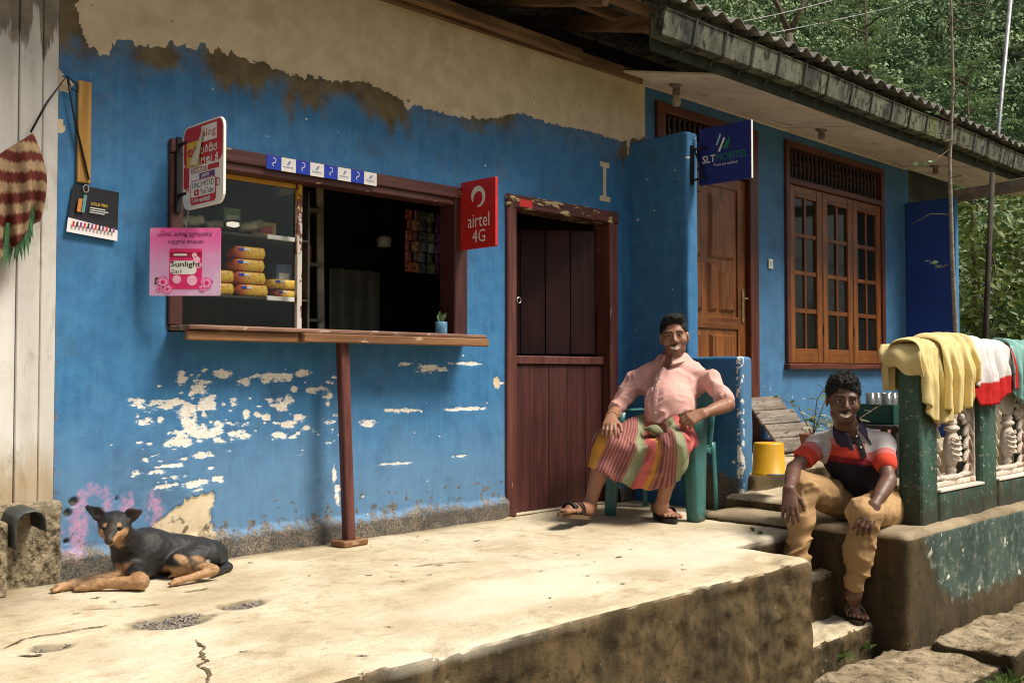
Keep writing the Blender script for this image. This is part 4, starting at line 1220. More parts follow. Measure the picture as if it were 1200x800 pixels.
one('cover_strip', M_soff, sof, lambda m: m.bar((5.98, HY - .02, 3.045), (10.5, HY - .02, 3.045), .03, .02))
M_fas = mat('mossy_green_fascia', (0.035, 0.045, 0.032), .8, .4, 8, .3, 40, dirt=(.09, .09, .05), dirt_amt=.6)
gut = thing('gutter', 'mossy grey box gutter on straps along the house eave', 'gutter', (8.5, -.72, 3.0))
one('fascia_board', M_fas, gut, lambda m: m.bar((5.13, -0.672, 3.03), (12.9, -0.672, 3.06), .026, .20))
M_gut = NT('mossy_gutter'); t = M_gut; v = t.coord(); vs = t.map(v, (1, 1, .4))
c = t.mix(t.ramp(t.noise(vs, 5, 6, .7), .35, .65), (0.05, 0.054, 0.04), (0.17, 0.175, 0.125))
c = t.mix(t.ramp(t.noise(vs, 2.6, 5, .6), .54, .68), c, (0.14, 0.15, 0.065))
c = t.mix(t.ramp(t.noise(t.map(v, (1, 1, .5)), 13, 5, .7), .50, .62), c, (0.018, 0.018, 0.015))
t.base(c); t.set(.75, .3); t.bump(t.noise(v, 40, 4), .3, .005); M_gut = M_gut.m
prof = [(-0.690, 3.155), (-0.694, 3.005), (-0.70, 3.0), (-0.775, 2.998), (-0.785, 3.006), (-0.812, 3.15), (-0.822, 3.158)]
x_ = 5.10; k = 0
while x_ < 12.9:
    L_ = 1.95
    m = MB()
    def gfn(u, w_, x_=x_):
        q = w_ * (len(prof) - 1); i = min(int(q), len(prof) - 2); q -= i
        a = np.array(prof[i]) * (1 - q) + np.array(prof[i + 1]) * q
        xx = x_ + u * (L_ + .03)
        return (xx, a[0] - (.004 if k % 2 else 0), a[1] + 0.004 * (xx - 5) + 0.006 * math.sin(xx * 2.1) - (.003 if k % 2 else 0))
    m.grid(gfn, 10, 12)
    if k == 0:
        m.add([(x_, a, b) for a, b in prof], [tuple(range(len(prof)))])
    o = m.build('gutter_length', M_gut, gut)
    md = o.modifiers.new('thick', 'SOLIDIFY'); md.thickness = .004
    x_ += L_; k += 1
M_strap = mat('gutter_strap', (0.06, 0.06, 0.05), .7, .3, 20, .1)
x_ = 5.42
while x_ < 12.8:
    dz = 0.004 * (x_ - 5) + 0.006 * math.sin(x_ * 2.1)
    pts = [(-0.685, 2.955), (-0.70, 2.985), (-0.78, 2.987), (-0.796, 3.006), (-0.828, 3.16), (-0.80, 3.172)]
    m = MB()
    for i in range(len(pts) - 1):
        m.bar((x_, pts[i][0], pts[i][1] + dz), (x_, pts[i + 1][0], pts[i + 1][1] + dz), .018, .006, (0, .3, 1), .001)
    m.build('strap', M_strap, gut)
    x_ += 0.36 + rng.uniform(-.02, .02)

# bulb holders under the soffit
def bulb(p, label, on=False):
    b_ = thing('bulb_holder', label, 'light fitting', p, 'bulb holders under the soffit')
    x, y, z = p
    one('rose', flat('grey_bakelite', (.18, .15, .12), .5), b_, lambda m: m.lathe([(.055, 0), (.05, -.015), (.028, -.022), (.026, -.05), (.030, -.055), (.028, -.085), (.022, -.09)], p, 12, (0, 0, 1)), True)
    if on:
        one('bulb', flat('milk_glass', (.42, .36, .27), .2, .5), b_, lambda m: m.lathe([(.018, -.09), (.022, -.10), (.034, -.125), (.036, -.145), (.028, -.165), (.010, -.175)], p, 12), True)
bulb((6.14, -0.14, 3.030), 'bulb holder with a round bulb above the house door', True)
bulb((8.12, -0.24, 3.012), 'empty bulb holder above the casement window')
bulb((10.35, -0.30, 3.005), 'empty bulb holder above the blue side screen')

# wing walls beside the chair and beyond the window
def painted_block(name, label, cat, box, seed, low=False, navy=False):
    x0, x1, y0, y1, z0, z1 = box
    S = SDF()
    S.rbox(((x0 + x1) / 2, (y0 + y1) / 2, (z0 + z1) / 2), ((x1 - x0) / 2, (y1 - y0) / 2, (z1 - z0) / 2), rad=.022, k=.02)
    S.post = lambda P, d: d + (fbm(P, 5, seed) - .5) * .012
    v_, f_ = S.mesh(.013, pad=.03)
    n1 = fbm(v_, 30, seed); n2 = fbm(v_, 6, seed + 1)
    a = np.zeros((len(v_), 3)); b = np.zeros((len(v_), 3)); c = np.zeros((len(v_), 3))
    a[:, 0] = (n1 > (.83 if not low else .80)) * 1.0
    if low:
        a[:, 0] = np.maximum(a[:, 0], (v_[:, 1] < y0 + .03) * (v_[:, 0] < x0 + .05) * (n1 > .52))
        b[:, 1] = sstep(.34, .12, v_[:, 2] + .5 * (n2 - .5)) * (v_[:, 1] > y0 + .02)
        b[:, 1] = np.maximum(b[:, 1], .5 * sstep(.12, .02, v_[:, 2]))
        c[:, 0] = (v_[:, 1] < y0 + .02) * .7
        b[:, 0] = ((v_[:, 2] > z1 - .02) | ((v_[:, 1] < y0 + .02) & (v_[:, 2] < .35))) * .35 * n2
    else:
        c[:, 0] = .1
    o = fast_mesh(name, v_, f_, M_shopwall, None, True, {'m1': a, 'm2': b, 'm3': c})
    return tag(o, label, cat)
painted_block('wing_wall', 'tall blue wing wall carrying the navy sign bracket', 'wall', (5.768, 5.90, -0.495, 0.094, -0.05, 2.56), 3)
painted_block('low_wall', 'low chipped blue wall behind the plastic chair', 'wall', (5.768, 5.917, -0.905, -0.50, -0.05, 1.01), 5, True)
M_navy = mat('shaded_blue_paint', (0.022, 0.060, 0.27), .6, .15, 3, .2, 60, dirt=(.03, .06, .16), dirt_amt=.5)  # blue wall paint with the shade of its left face put into the colour
ss = thing('side_screen', 'blue upright screen wall with shade painted on its face at the far end of the house', 'wall', (10.6, -.15, .2))
one('screen_panel', M_navy, ss, lambda m: m.box(10.533, 10.60, -0.385, HY - .003, 0.1, 2.69, .006))
one('screen_edge', M_blueplain, ss, lambda m: m.box(10.53, 10.61, -0.42, -0.386, 0.1, 2.70, .006))
bm = thing('side_beam', 'grey weathered beam running out from the blue side screen', 'beam', (10.6, -1.2, 2.7))
one('beam_timber', mat('grey_timber', (.20, .17, .13), .8, .3, 8, .2, 40, stretch=(1, 1, 1)), bm, lambda m: m.bar((10.62, -0.39, 2.71), (10.55, -3.2, 2.86), .09, .12))
one('beam_post', M_iron, bm, lambda m: m.bar((10.55, -3.15, -.66), (10.55, -3.15, 2.82), .09, .09, (0, 1, 0)))

# ------------------------------------------------------------------ signs
M_blk = flat('print_black', (0.015, 0.015, 0.016), .5)
M_wht = flat('print_white', (0.78, 0.76, 0.72), .5)
M_sred = mat('sign_red', (0.52, 0.022, 0.022), .4, .1, 8, 0, 90, .4)
M_yel = flat('print_yellow', (0.72, 0.46, 0.03), .5)
M_pur = flat('print_purple', (0.16, 0.05, 0.22), .5)
SX, SZ = np.array([0, -1.0, 0]), np.array([0, 0, 1.0])

def rrect(w, h, r, n=5, x0=0.0, y0=0.0):
    pts = []
    for cx, cy, a0 in ((w - r, r, -90), (w - r, h - r, 0), (r, h - r, 90), (r, r, 180)):
        for k in range(n + 1):
            a = math.radians(a0 + 90 * k / n)
            pts.append((x0 + cx + r * math.cos(a), y0 + cy + r * math.sin(a)))
    return pts
def print_rect(parent, o, ux, uz, x0, x1, z0, z1, mt, off, name='print', r=0.0):
    poly = [(x0, z0), (x1, z0), (x1, z1), (x0, z1)] if r == 0 else [(x0 + a, z0 + b) for a, b in rrect(x1 - x0, z1 - z0, r)]
    o = np.asarray(o, float); n_ = unit(np.cross(ux, uz))
    return mesh_obj(name, [o + a * np.asarray(ux) + b * np.asarray(uz) + n_ * off for a, b in poly], [tuple(range(len(poly)))], mt, parent)

def arcl(cx, cy, rx, ry, a0, a1, n=8):
    return [(cx + rx * math.cos(math.radians(a0 + (a1 - a0) * k / n)), cy + ry * math.sin(math.radians(a0 + (a1 - a0) * k / n))) for k in range(n + 1)]
# rounded Sinhala letters, drawn stroke by stroke in a unit box
SINH = {
 'ka': [arcl(.32, .45, .26, .32, 20, 330), arcl(.32, .55, .10, .12, 0, 300), arcl(.74, .42, .22, .34, 170, -150)],
 'aa': [[(.35, .85), (.35, .1)], arcl(.22, .12, .13, .12, 0, -180, 5)],
 'da': [arcl(.45, .42, .34, .34, 140, -160), arcl(.45, .55, .14, .14, 30, 330), arcl(.62, .85, .14, .12, -60, 160, 6)],
 'si': [arcl(.3, .4, .24, .34, 60, 380), arcl(.72, .4, .22, .34, 150, -120), arcl(.5, .86, .26, .14, 0, 180, 6)],
 'ma': [arcl(.30, .5, .22, .30, -20, 300), arcl(.70, .45, .26, .40, 150, -110), arcl(.30, .30, .12, .12, 90, 380)],
 'pa': [arcl(.5, .42, .36, .36, 160, 400), arcl(.28, .62, .14, .14, 0, 320), [(.78, .75), (.84, .45)]],
 'ra': [arcl(.45, .42, .28, .32, -60, 240), arcl(.5, .80, .14, .12, -30, 200, 6)],
 'na': [arcl(.5, .38, .38, .32, 170, 390), arcl(.5, .6, .13, .14, -60, 260), [(.86, .55), (.8, .85)]],
}
def sinhala(parent, o, ux, uz, word, x, z, h, w_, mt, off):
    L_ = []
    for i, g in enumerate(word):
        for ln in SINH[g]:
            L_.append([(x + i * h * 1.02 + a * h, z + b * h) for a, b in ln])
    return strokes(parent, o, ux, uz, L_, 1.0, w_, mt, off)

# red mobile-card sign projecting from the window's side
dsn = thing('hanging_sign', 'rounded red and white mobile card sign with a peeling corner', 'sign', (2.3, -.27, 1.66))
o_ = np.array([2.295, -0.085, 1.66]); w_, h_ = .375, .39
one('panel', M_wht, dsn, lambda m: m.prism(rrect(w_, h_, .05), o_ + np.array([.012, 0, 0]), SX, SZ, .012))
print_rect(dsn, o_, SX, SZ, .008, w_ - .008, h_ * .5, h_ - .008, M_sred, .0005, 'print', .04)
print_rect(dsn, o_, SX, SZ, .008, .06, .10, h_ * .52, M_sred, .0008)
print_rect(dsn, o_, SX, SZ, w_ * .46, w_ * .84, h_ * .76, h_ * .95, M_wht, .001)
text('alog', dsn, o_ + SX * w_ * .49 + SZ * h_ * .79, SX, SZ, w_ * .32, h_ * .12, M_sred, .0016)
print_rect(dsn, o_, SX, SZ, w_ * .10, w_ * .44, h_ * .50, h_ * .80, M_yel, .001)
sinhala(dsn, o_, SX, SZ, ['ka', 'ra'], w_ * .12, h_ * .62, h_ * .12, .008, M_sred, .0016)
sinhala(dsn, o_, SX, SZ, ['pa', 'ra', 'si', 'na'], w_ * .44, h_ * .62, h_ * .10, .006, M_wht, .0016)
text('SIM', dsn, o_ + SX * w_ * .36 + SZ * h_ * .50, SX, SZ, w_ * .2, h_ * .09, M_wht, .0016)
sinhala(dsn, o_, SX, SZ, ['ka', 'aa', 'da'], w_ * .59, h_ * .495, h_ * .095, .006, M_wht, .0016)
print_rect(dsn, o_, SX, SZ, w_ * .22, w_ * .9, h_ * .415, h_ * .475, M_sred, .0012)
sinhala(dsn, o_, SX, SZ, ['si', 'ma', 'pa', 'ka', 'na', 'ra', 'da'], w_ * .24, h_ * .42, h_ * .055, .004, M_wht, .0018)
print_rect(dsn, o_, SX, SZ, w_ * .42, w_ * .80, h_ * .335, h_ * .40, M_pur, .0012)
sinhala(dsn, o_, SX, SZ, ['na', 'ka', 'ra', 'ma'], w_ * .48, h_ * .345, h_ * .045, .003, M_wht, .0018)
text('A', dsn, o_ + SX * w_ * .07 + SZ * h_ * .20, SX, SZ, w_ * .10, h_ * .1, M_sred, .0016)
text('D', dsn, o_ + SX * w_ * .84 + SZ * h_ * .20, SX, SZ, w_ * .08, h_ * .1, M_sred, .0016)
print_rect(dsn, o_, SX, SZ, w_ * .2, w_ * .83, h_ * .04, h_ * .33, M_sred, .0012, 'print', .02)
print_rect(dsn, o_, SX, SZ, w_ * .22, w_ * .81, h_ * .13, h_ * .32, M_wht, .0018, 'print', .012)
text('UNLIMITED', dsn, o_ + SX * w_ * .25 + SZ * h_ * .235, SX, SZ, w_ * .54, h_ * .065, M_blk, .0024)
print_rect(dsn, o_, SX, SZ, w_ * .30, w_ * .42, h_ * .145, h_ * .215, M_sred, .0024, 'print', .006)
mesh_obj('print', [o_ + SX * w_ * a + SZ * h_ * b + np.array([-.003, 0, 0]) for a, b in ((.345, .16), (.39, .18), (.345, .2))], [(0, 1, 2)], M_wht, dsn)
text('YouTube', dsn, o_ + SX * w_ * .45 + SZ * h_ * .145, SX, SZ, w_ * .33, h_ * .07, M_blk, .0024)
text('7,500', dsn, o_ + SX * w_ * .24 + SZ * h_ * .06, SX, SZ, w_ * .17, h_ * .05, M_wht, .0024)
sinhala(dsn, o_, SX, SZ, ['ka', 'na', 'ma', 'pa', 'si'], w_ * .44, h_ * .06, h_ * .05, .0035, M_wht, .0024)
# curled flap of torn print
fl = MB()
def flap(u, w2):
    a = np.array([.50, .93]) * (1 - u) + np.array([.18, .50]) * u
    b = np.array([.54, .93]) * (1 - u) + np.array([.46, .49]) * u
    p = a * (1 - w2) + b * w2
    return o_ + SX * w_ * p[0] + SZ * h_ * p[1] + np.array([-.003 - .03 * u * math.sin(w2 * 2.6), 0, 0])
fl.grid(flap, 8, 8)
fl.build('torn_flap', flat('paper_back', (.55, .49, .38), .8), dsn, True)
brk = MB(); brk.bar((2.30, -.015, 1.98), (2.30, -.12, 1.98), .016, .016); brk.bar((2.30, -.015, 1.74), (2.30, -.12, 1.74), .016, .016); brk.box(2.286, 2.314, -.038, -.023, 1.66, 2.02, .003)
brk.build('bracket', M_iron, dsn)

# pink washing powder placard hung on a string
VX = np.array([math.sqrt(.5), -math.sqrt(.5), 0])
M_pinkp = NT('pink_gradient_print'); t = M_pinkp
sp = t.n('ShaderNodeSeparateXYZ'); t.l(t.coord('Generated'), sp.inputs[0])
c = t.mix(t.ramp(sp.outputs[2], 1.0, .35), (0.80, 0.10, 0.36), (0.66, 0.36, 0.60))
c = t.mix(t.ramp(t.noise(t.coord(), 6, 3), .45, .75), c, (0.74, 0.55, 0.72))
t.base(c); t.set(.4, .35); M_pinkp = M_pinkp.m
M_pack = mat('packet_pink', (0.70, 0.03, 0.16), .35, .15, 30, 0, 90, .4)
M_rose = mat('rose_pink', (0.80, 0.16, 0.40), .5, .35, 60, 0)
sun_s = thing('hanging_placard', 'square pink soap powder placard hung below the red sign', 'sign', (2.244, -0.208, 1.255))
o_ = np.array((2.131, -0.095, 1.253)); w_, h_ = .324, .311
one('panel', M_pinkp, sun_s, lambda m: m.prism(rrect(w_, h_, .006, 2), o_ + np.array([.0035, .0035, 0]), VX, SZ, .005))
text('பெஸ்ட் வாஷ் நறுமணம்', sun_s, o_ + VX * .035 + SZ * .265, VX, SZ, .25, .030, M_blk, .0015)
text('மற்றும் சலவை', sun_s, o_ + VX * .085 + SZ * .232, VX, SZ, .16, .026, M_blk, .0015)
pk_ = print_rect(sun_s, o_, VX, SZ, .09, .24, .03, .215, M_pack, .001, 'packet_print', .004)
print_rect(sun_s, o_, VX, SZ, .092, .238, .175, .20, flat('packet_dark', (.35, .01, .05)), .0014)
print_rect(sun_s, o_, VX, SZ, .11, .17, .183, .192, M_wht, .0018)
print_rect(sun_s, o_, VX, SZ, .094, .215, .098, .160, M_wht, .0015, 'print', .02)
text('Sunlight', sun_s, o_ + VX * .098 + SZ * .125, VX, SZ, .135, .032, M_blk, .0022, bold=.012)
text('2in1', sun_s, o_ + VX * .10 + SZ * .102, VX, SZ, .045, .018, M_blk, .0022)
for cx, cy, r in ((.125, .075, .020), (.195, .07, .024), (.215, .165, .016), (.225, .14, .014), (.205, .185, .012)):
    mesh_obj('print', [o_ + VX * (cx + r * math.cos(a)) + SZ * (cy + r * math.sin(a)) + np.array([-1, -1, 0]) * .0013 for a in np.linspace(0, 6.28, 14)[:-1]], [tuple(range(13))], flat('petal_print', (.85, .45, .58)), sun_s)
for cx, cy, r in ((.062, .062, .028), (.082, .03, .022), (.048, .032, .016), (.262, .058, .028), (.245, .035, .018)):
    for k_, rr in enumerate((1.0, .66, .36)):
        mesh_obj('rose_print', [o_ + VX * (cx + r * rr * (1 + .12 * math.sin(5 * a + k_)) * math.cos(a)) + SZ * (cy + r * rr * math.sin(a)) + np.array([-1, -1, 0]) * (.0015 + .0004 * k_) for a in np.linspace(0, 6.28, 18)[:-1]], [tuple(range(17))], (M_rose, flat('rose_light', (.86, .35, .55)), M_pack)[k_], sun_s)
mesh_obj('print', [o_ + VX * a + SZ * b + np.array([-1, -1, 0]) * .0011 for a, b in ((.024, .05), (.045, .06), (.04, .085), (.026, .082))], [(0, 1, 2, 3)], flat('leaf_print', (.02, .08, .03)), sun_s)
one('string', flat('string', (.55, .5, .42)), sun_s, lambda m: m.tube([o_ + VX * .165 + SZ * .308, (2.295, -.14, 1.655)], .0016, 5))

# strip of small blue and white stickers on the window head
stk = thing('sticker_strip', 'row of blue and white brand stickers along the window head', 'stickers', (3.1, -.031, 1.95))
M_cob = flat('cobalt', (0.02, 0.05, 0.42), .4)
x0_, x1_ = 2.775, 3.475
for k in range(8):
    a = x0_ + (x1_ - x0_) * k / 8; b = x0_ + (x1_ - x0_) * (k + 1) / 8
    st_ = one('sticker', M_cob if k % 2 == 0 else M_wht, stk, lambda m: m.box(a, b - .001, -.0318, -.0304, 1.938, 2.008, 0))
    if k % 2 == 0:
        strokes(st_, (a, -.0318, 1.938), (1, 0, 0), SZ, [arcl(.044, .048, .010, .012, -60, 120, 5), arcl(.044, .026, .009, .010, 60, 240, 5)], 1, .0035, M_wht, .0006)
    else:
        text('MOBITEL', st_, (a + .012, -.0318, 1.955), (1, 0, 0), SZ, .06, .010, M_cob, .0006)
        strokes(st_, (a, -.0318, 1.938), (1, 0, 0), SZ, [[(.036, .035), (.048, .055)], [(.044, .035), (.056, .055)]], 1, .004, M_cob, .0006)

# airtel sign
air = thing('flag_sign', 'square red phone network sign projecting beside the shop window', 'sign', (4.115, -.17, 1.63))
o_ = np.array([4.11, -0.024, 1.635]); w_, h_ = .30, .405
one('panel', M_sred, air, lambda m: m.prism(rrect(w_, h_, .008, 2), o_ + np.array([.02, 0, 0]), SX, SZ, .02))
text('airtel', air, o_ + SX * .065 + SZ * .125, SX, SZ, .185, .082, M_wht, .0015)
text('4G', air, o_ + SX * .105 + SZ * .035, SX, SZ, .11, .075, M_wht, .0015)
sw0 = [(x, y) for x, y in arcl(.165, .305, .055, .055, 160, -70, 14)]
q = MB()
pts = arcl(.155, .30, .050, .052, 205, -100, 18)
wd = [.006 + .020 * math.sin(math.pi * k / 18) ** .8 + (.012 if k < 9 else 0) * math.sin(math.pi * k / 9 if k < 9 else 0) for k in range(19)]
vs = []
for k, (a, b) in enumerate(pts):
    d = np.array([a - .155, b - .30]); d = d / np.linalg.norm(d)
    for s in (1, -1):
        vs.append(o_ + SX * (a + s * d[0] * wd[k] / 2) + SZ * (b + s * d[1] * wd[k] / 2) + np.array([-.0018, 0, 0]))
q.add(vs, [(2 * k, 2 * k + 1, 2 * k + 3, 2 * k + 2) for k in range(18)])
q.build('emblem', M_wht, air)

# navy network sign on its iron bracket
slt = thing('bracket_sign', 'navy blue network sign on a black bracket beside the wooden door', 'sign', (5.86, -.73, 2.19))
M_nv = flat('sign_navy', (0.018, 0.03, 0.19), .4)
M_sgr = flat('sign_green', (0.02, 0.22, 0.10), .4)
M_scy = flat('sign_cyan', (0.25, 0.55, 0.62), .4)
o_ = np.array([5.857, -0.53, 2.185]); w_, h_ = .41, .385
one('panel', M_nv, slt, lambda m: m.prism(rrect(w_, h_, .006, 2), o_ + np.array([.018, 0, 0]), SX, SZ, .018))
one('panel_edge', M_wht, slt, lambda m: m.box(5.857, 5.875, -0.945, -0.9405, 2.185, 2.57, .001))
text('SLT', slt, o_ + SX * .03 + SZ * .145, SX, SZ, .105, .052, M_wht, .0015, bold=.01)
text('MOBITEL', slt, o_ + SX * .142 + SZ * .147, SX, SZ, .245, .050, M_sgr, .0015)
text('Track the safeLink', slt, o_ + SX * .12 + SZ * .115, SX, SZ, .19, .018, M_wht, .0015)
strokes(slt, o_, SX, SZ, [[(.145, .26), (.175, .325)]], 1, .014, M_scy, .0015, 'emblem')
strokes(slt, o_, SX, SZ, [[(.165, .215), (.205, .295)]], 1, .016, M_wht, .0017, 'emblem')
strokes(slt, o_, SX, SZ, [[(.205, .225), (.225, .27)], [(.225, .23), (.245, .29)]], 1, .015, M_sgr, .0019, 'emblem')
bk = MB()
bk.box(5.80, 5.83, -.512, -.497, 2.19, 2.46, .004); bk.bar((5.815, -.51, 2.43), (5.85, -.60, 2.44), .018, .014); bk.bar((5.815, -.51, 2.22), (5.85, -.60, 2.23), .018, .014); bk.bar((5.82, -.515, 2.44), (5.85, -.58, 2.23), .014, .012)
bk.build('bracket', M_iron, slt)

# calendar, batten, cables
cal = thing('calendar', 'black hanging calendar with a white date strip on the blue wall', 'calendar', ((1.895, 1.75)[0], -.01, (1.895, 1.75)[1]))
tl, tr, br, bl = [np.array([p[0], -.014, p[1]]) for p in ((1.812, 1.735), (2.02, 1.723), (2.011, 1.499), (1.781, 1.52))]
cu = tr - tl; cv = tl - bl
CU, CV = unit(cu), unit(cv)
cw, chh = np.linalg.norm(br - bl), np.linalg.norm(cv)
cb = MB()
cb.grid(lambda u, v: bl + (br - bl) * u + ((tl - bl) * (1 - u) + (tr - br) * u) * v + np.array([0, -.012 * (1 - v) ** 2 * (1 - .3 * u), 0]), 8, 8)
M_cal = NT('calendar_print'); t = M_cal
sp = t.n('ShaderNodeSeparateXYZ'); t.l(t.coord('Generated'), sp.inputs[0])
t.base(t.mix(t.ramp(t.math('ADD', sp.outputs[2], t.math('MULTIPLY', sp.outputs[0], .16)), .36, .37), (.72, .66, .66), (.012, .012, .013))); t.set(.35, .4); M_cal = M_cal.m
cb.build('sheet', M_cal, cal, True)
co = bl + np.array([0, -.014, 0])
for k in range(12):
    print_rect(cal, co, CU, CV, .018 + k * .0165, .027 + k * .0165, .026, .050, (M_sred, M_blk, M_pur)[k % 3], .004)
text('GOLD PRO', cal, co + CU * .085 + CV * .135, CU, CV, .075, .013, M_yel, .004)
text('', cal, co, CU, CV, .05, .01, M_wht) if False else None
strokes(cal, co, CU, CV, [[(.085, .122), (.15, .122)], [(.085, .112), (.165, .112)], [(.085, .102), (.15, .102)]], 1, .005, flat('grey_print', (.5, .5, .5)), .004, 'print')
print_rect(cal, co, CU, CV, .028, .045, .095, .155, flat('orange_print', (.55, .2, .03)), .004)
print_rect(cal, co, CU, CV, .048, .062, .095, .175, flat('teal_print', (.10, .25, .28)), .004)
one('hanger_tie', flat('twine', (.4, .38, .33)), cal, lambda m: m.tube([((1.865, 1.719)[0] + .012 * math.cos(a), -.025, (1.865, 1.719)[1] + .018 * math.sin(a)) for a in np.linspace(0, 6.28, 9)], .002, 5, False))
bt = (1.828, 2.2); bb = (1.887, 1.745)
bat = MB(); bat.box(bt[0], bb[0], -.022, -.003, bb[1], bt[1], .003)
tag(bat.build('batten', wood('ochre_batten', (.34, .18, .045), (.52, .31, .10), 2, .7, 5, .2, wear=(.55, .45, .36), wear_at=.68)), 'narrow ochre wooden batten nailed on the blue wall', 'batten')
cabm = MB()
c0 = ((1.772, 2.203)[0], -.03, (1.772, 2.203)[1])
cabm.tube([((1.602, -0.09, 1.917)), ((1.678, -0.06, 2.064)), c0, ((1.808, 2.024)[0], -.03, (1.808, 2.024)[1]), ((1.875, 1.759)[0], -.03, (1.875, 1.759)[1])], .0045, 6)
cabm.tube([c0, (c0[0] + .02, -.03, c0[2] - .05), (c0[0] + .05, -.03, c0[2] - .06), (c0[0] + .05, -.03, c0[2] - .03), c0], .003, 6)
tag(cabm.build('cord', M_iron, None, True), 'thin black cord tied to a nail above the calendar', 'cord')

# striped cloth hung on the cord, with green strips below
cl = MB(); cols = []
pk0 = np.array((1.612, -0.1, 1.917))
def ctop(u): return np.array((1.331, -0.16, 1.689)) * (1 - u) + pk0 * u
def cbot(u): return np.array((1.338, -0.16, 1.263)) * (1 - u) + np.array((1.631, -0.12, 1.529)) * u
nu, nv = 44, 30
for j in range(nv + 1):
    for i in range(nu + 1):
        u, v = i / nu, j / nv
        p = ctop(u) * (1 - v) + cbot(u) * v + np.array([.0, -.035 * math.sin(u * 17 + 2 * v) * (.35 + .65 * v) - .02 * math.sin(u * 41) * v, .018 * math.sin(u * 9) * v])
        if u > .7: p = p + np.array([.03 * math.sin(v * 3.1) * (u - .7) / .3, -.05 * math.sin(v * 3.1) * (u - .7) / .3, 0])
        cl.v.append(tuple(p))
        s_ = (u * 2.6 - v * 4.6 + .05 * math.sin(u * 19)) % 1.0
        cols.append((.085, .020, .015) if s_ < .5 else (.25, .17, .10))
cl.f = [(j * (nu + 1) + i, j * (nu + 1) + i + 1, (j + 1) * (nu + 1) + i + 1, (j + 1) * (nu + 1) + i) for j in range(nv) for i in range(nu)]
M_cloth = attr_mat('woven_cloth', 'Col', .9, .1, .35, 320, .18)
o = fast_mesh('striped_cloth', cl.v, np.array(cl.f), M_cloth, None, True, {'Col': cols})
tag(o, 'maroon and tan striped cloth hanging by the white planks', 'cloth')
gl_ = MB()
for k in range(26):
    u = rng.random()
    p0 = cbot(u) + np.array([0, .02, .10]); L_ = .16 + .12 * (1 - u) + rng.uniform(-.03, .03)
    dx_ = rng.uniform(-.05, .02)
    a = rng.uniform(-.6, .6); s = np.array([math.cos(a), math.sin(a), 0]) * .009
    q0, q1, q2 = p0, p0 + np.array([dx_ * .4, -.01, -L_ * .55]), p0 + np.array([dx_, -.02, -L_])
    gl_.add([q0 - s, q0 + s, q1 + s, q1 - s, q2], [(0, 1, 2, 3), (3, 2, 4)])
tag(gl_.build('palm_strips', mat('green_strip', (.035, .10, .035), .6, .4, 20, 0)), 'bunch of green leaf strips hanging under the striped cloth', 'leaf strips', kind='stuff')

# ------------------------------------------------------------------ inside the shop window
M_gl = glass_mat('shop_glass')
pane = thing('sliding_window', 'sliding glass window with a patterned edge strip in the shop window', 'window', (2.7, .09, 1.13))
one('glass', M_gl, pane, lambda m: m.box(2.336, 3.03, .088, .092, 1.127, 1.904, 0))
M_strip = NT('patterned_strip'); t = M_strip
sp = t.n('ShaderNodeSeparateXYZ'); t.l(t.coord('Generated'), sp.inputs[0])
c = t.mix(t.ramp(sp.outputs[2], .78, .9), (.55, .52, .46), (.55, .33, .03))
c = t.mix(t.ramp(t.noise(t.map(t.coord(), (1, 1, .6)), 22, 3), .55, .58), c, (.16, .06, .04))
t.base(c); t.set(.5, .3); M_strip = M_strip.m
one('edge_strip', M_strip, pane, lambda m: m.box(3.028, 3.058, .070, .098, 1.127, 1.904, .002))
one('top_rail', flat('yellow_rail', (.5, .27, .04)), pane, lambda m: m.box(2.60, 3.02, .075, .1, 1.882, 1.904, .002))
dsh = thing('display_shelf', 'glass display shelves with white edges behind the window pane', 'shelf', (2.75, .35, 1.1))
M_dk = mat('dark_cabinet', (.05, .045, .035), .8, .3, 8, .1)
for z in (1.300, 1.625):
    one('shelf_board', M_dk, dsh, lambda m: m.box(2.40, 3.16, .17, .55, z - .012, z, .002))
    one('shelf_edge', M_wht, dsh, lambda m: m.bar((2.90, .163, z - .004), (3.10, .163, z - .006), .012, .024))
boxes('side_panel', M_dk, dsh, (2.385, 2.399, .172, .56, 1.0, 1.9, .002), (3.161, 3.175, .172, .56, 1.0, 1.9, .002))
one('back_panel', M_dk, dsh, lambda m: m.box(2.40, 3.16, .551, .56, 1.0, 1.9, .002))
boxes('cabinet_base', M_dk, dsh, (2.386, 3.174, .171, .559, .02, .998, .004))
M_bis = NT('biscuit_wrapper'); t = M_bis
sp = t.n('ShaderNodeSeparateXYZ'); t.l(t.coord('Generated'), sp.inputs[0])
c = t.mix(t.ramp(sp.outputs[0], .12, .42), (.55, .09, .02), (.78, .42, .05))
c = t.mix(t.ramp(t.noise(t.coord(), 90, 3, .6), .56, .62), c, (.36, .12, .02))
c = t.mix(t.ramp(t.noise(t.coord(), 14, 3), .58, .66), c, (.70, .58, .06))
t.base(c); t.set(.3, .5); M_bis = M_bis.m
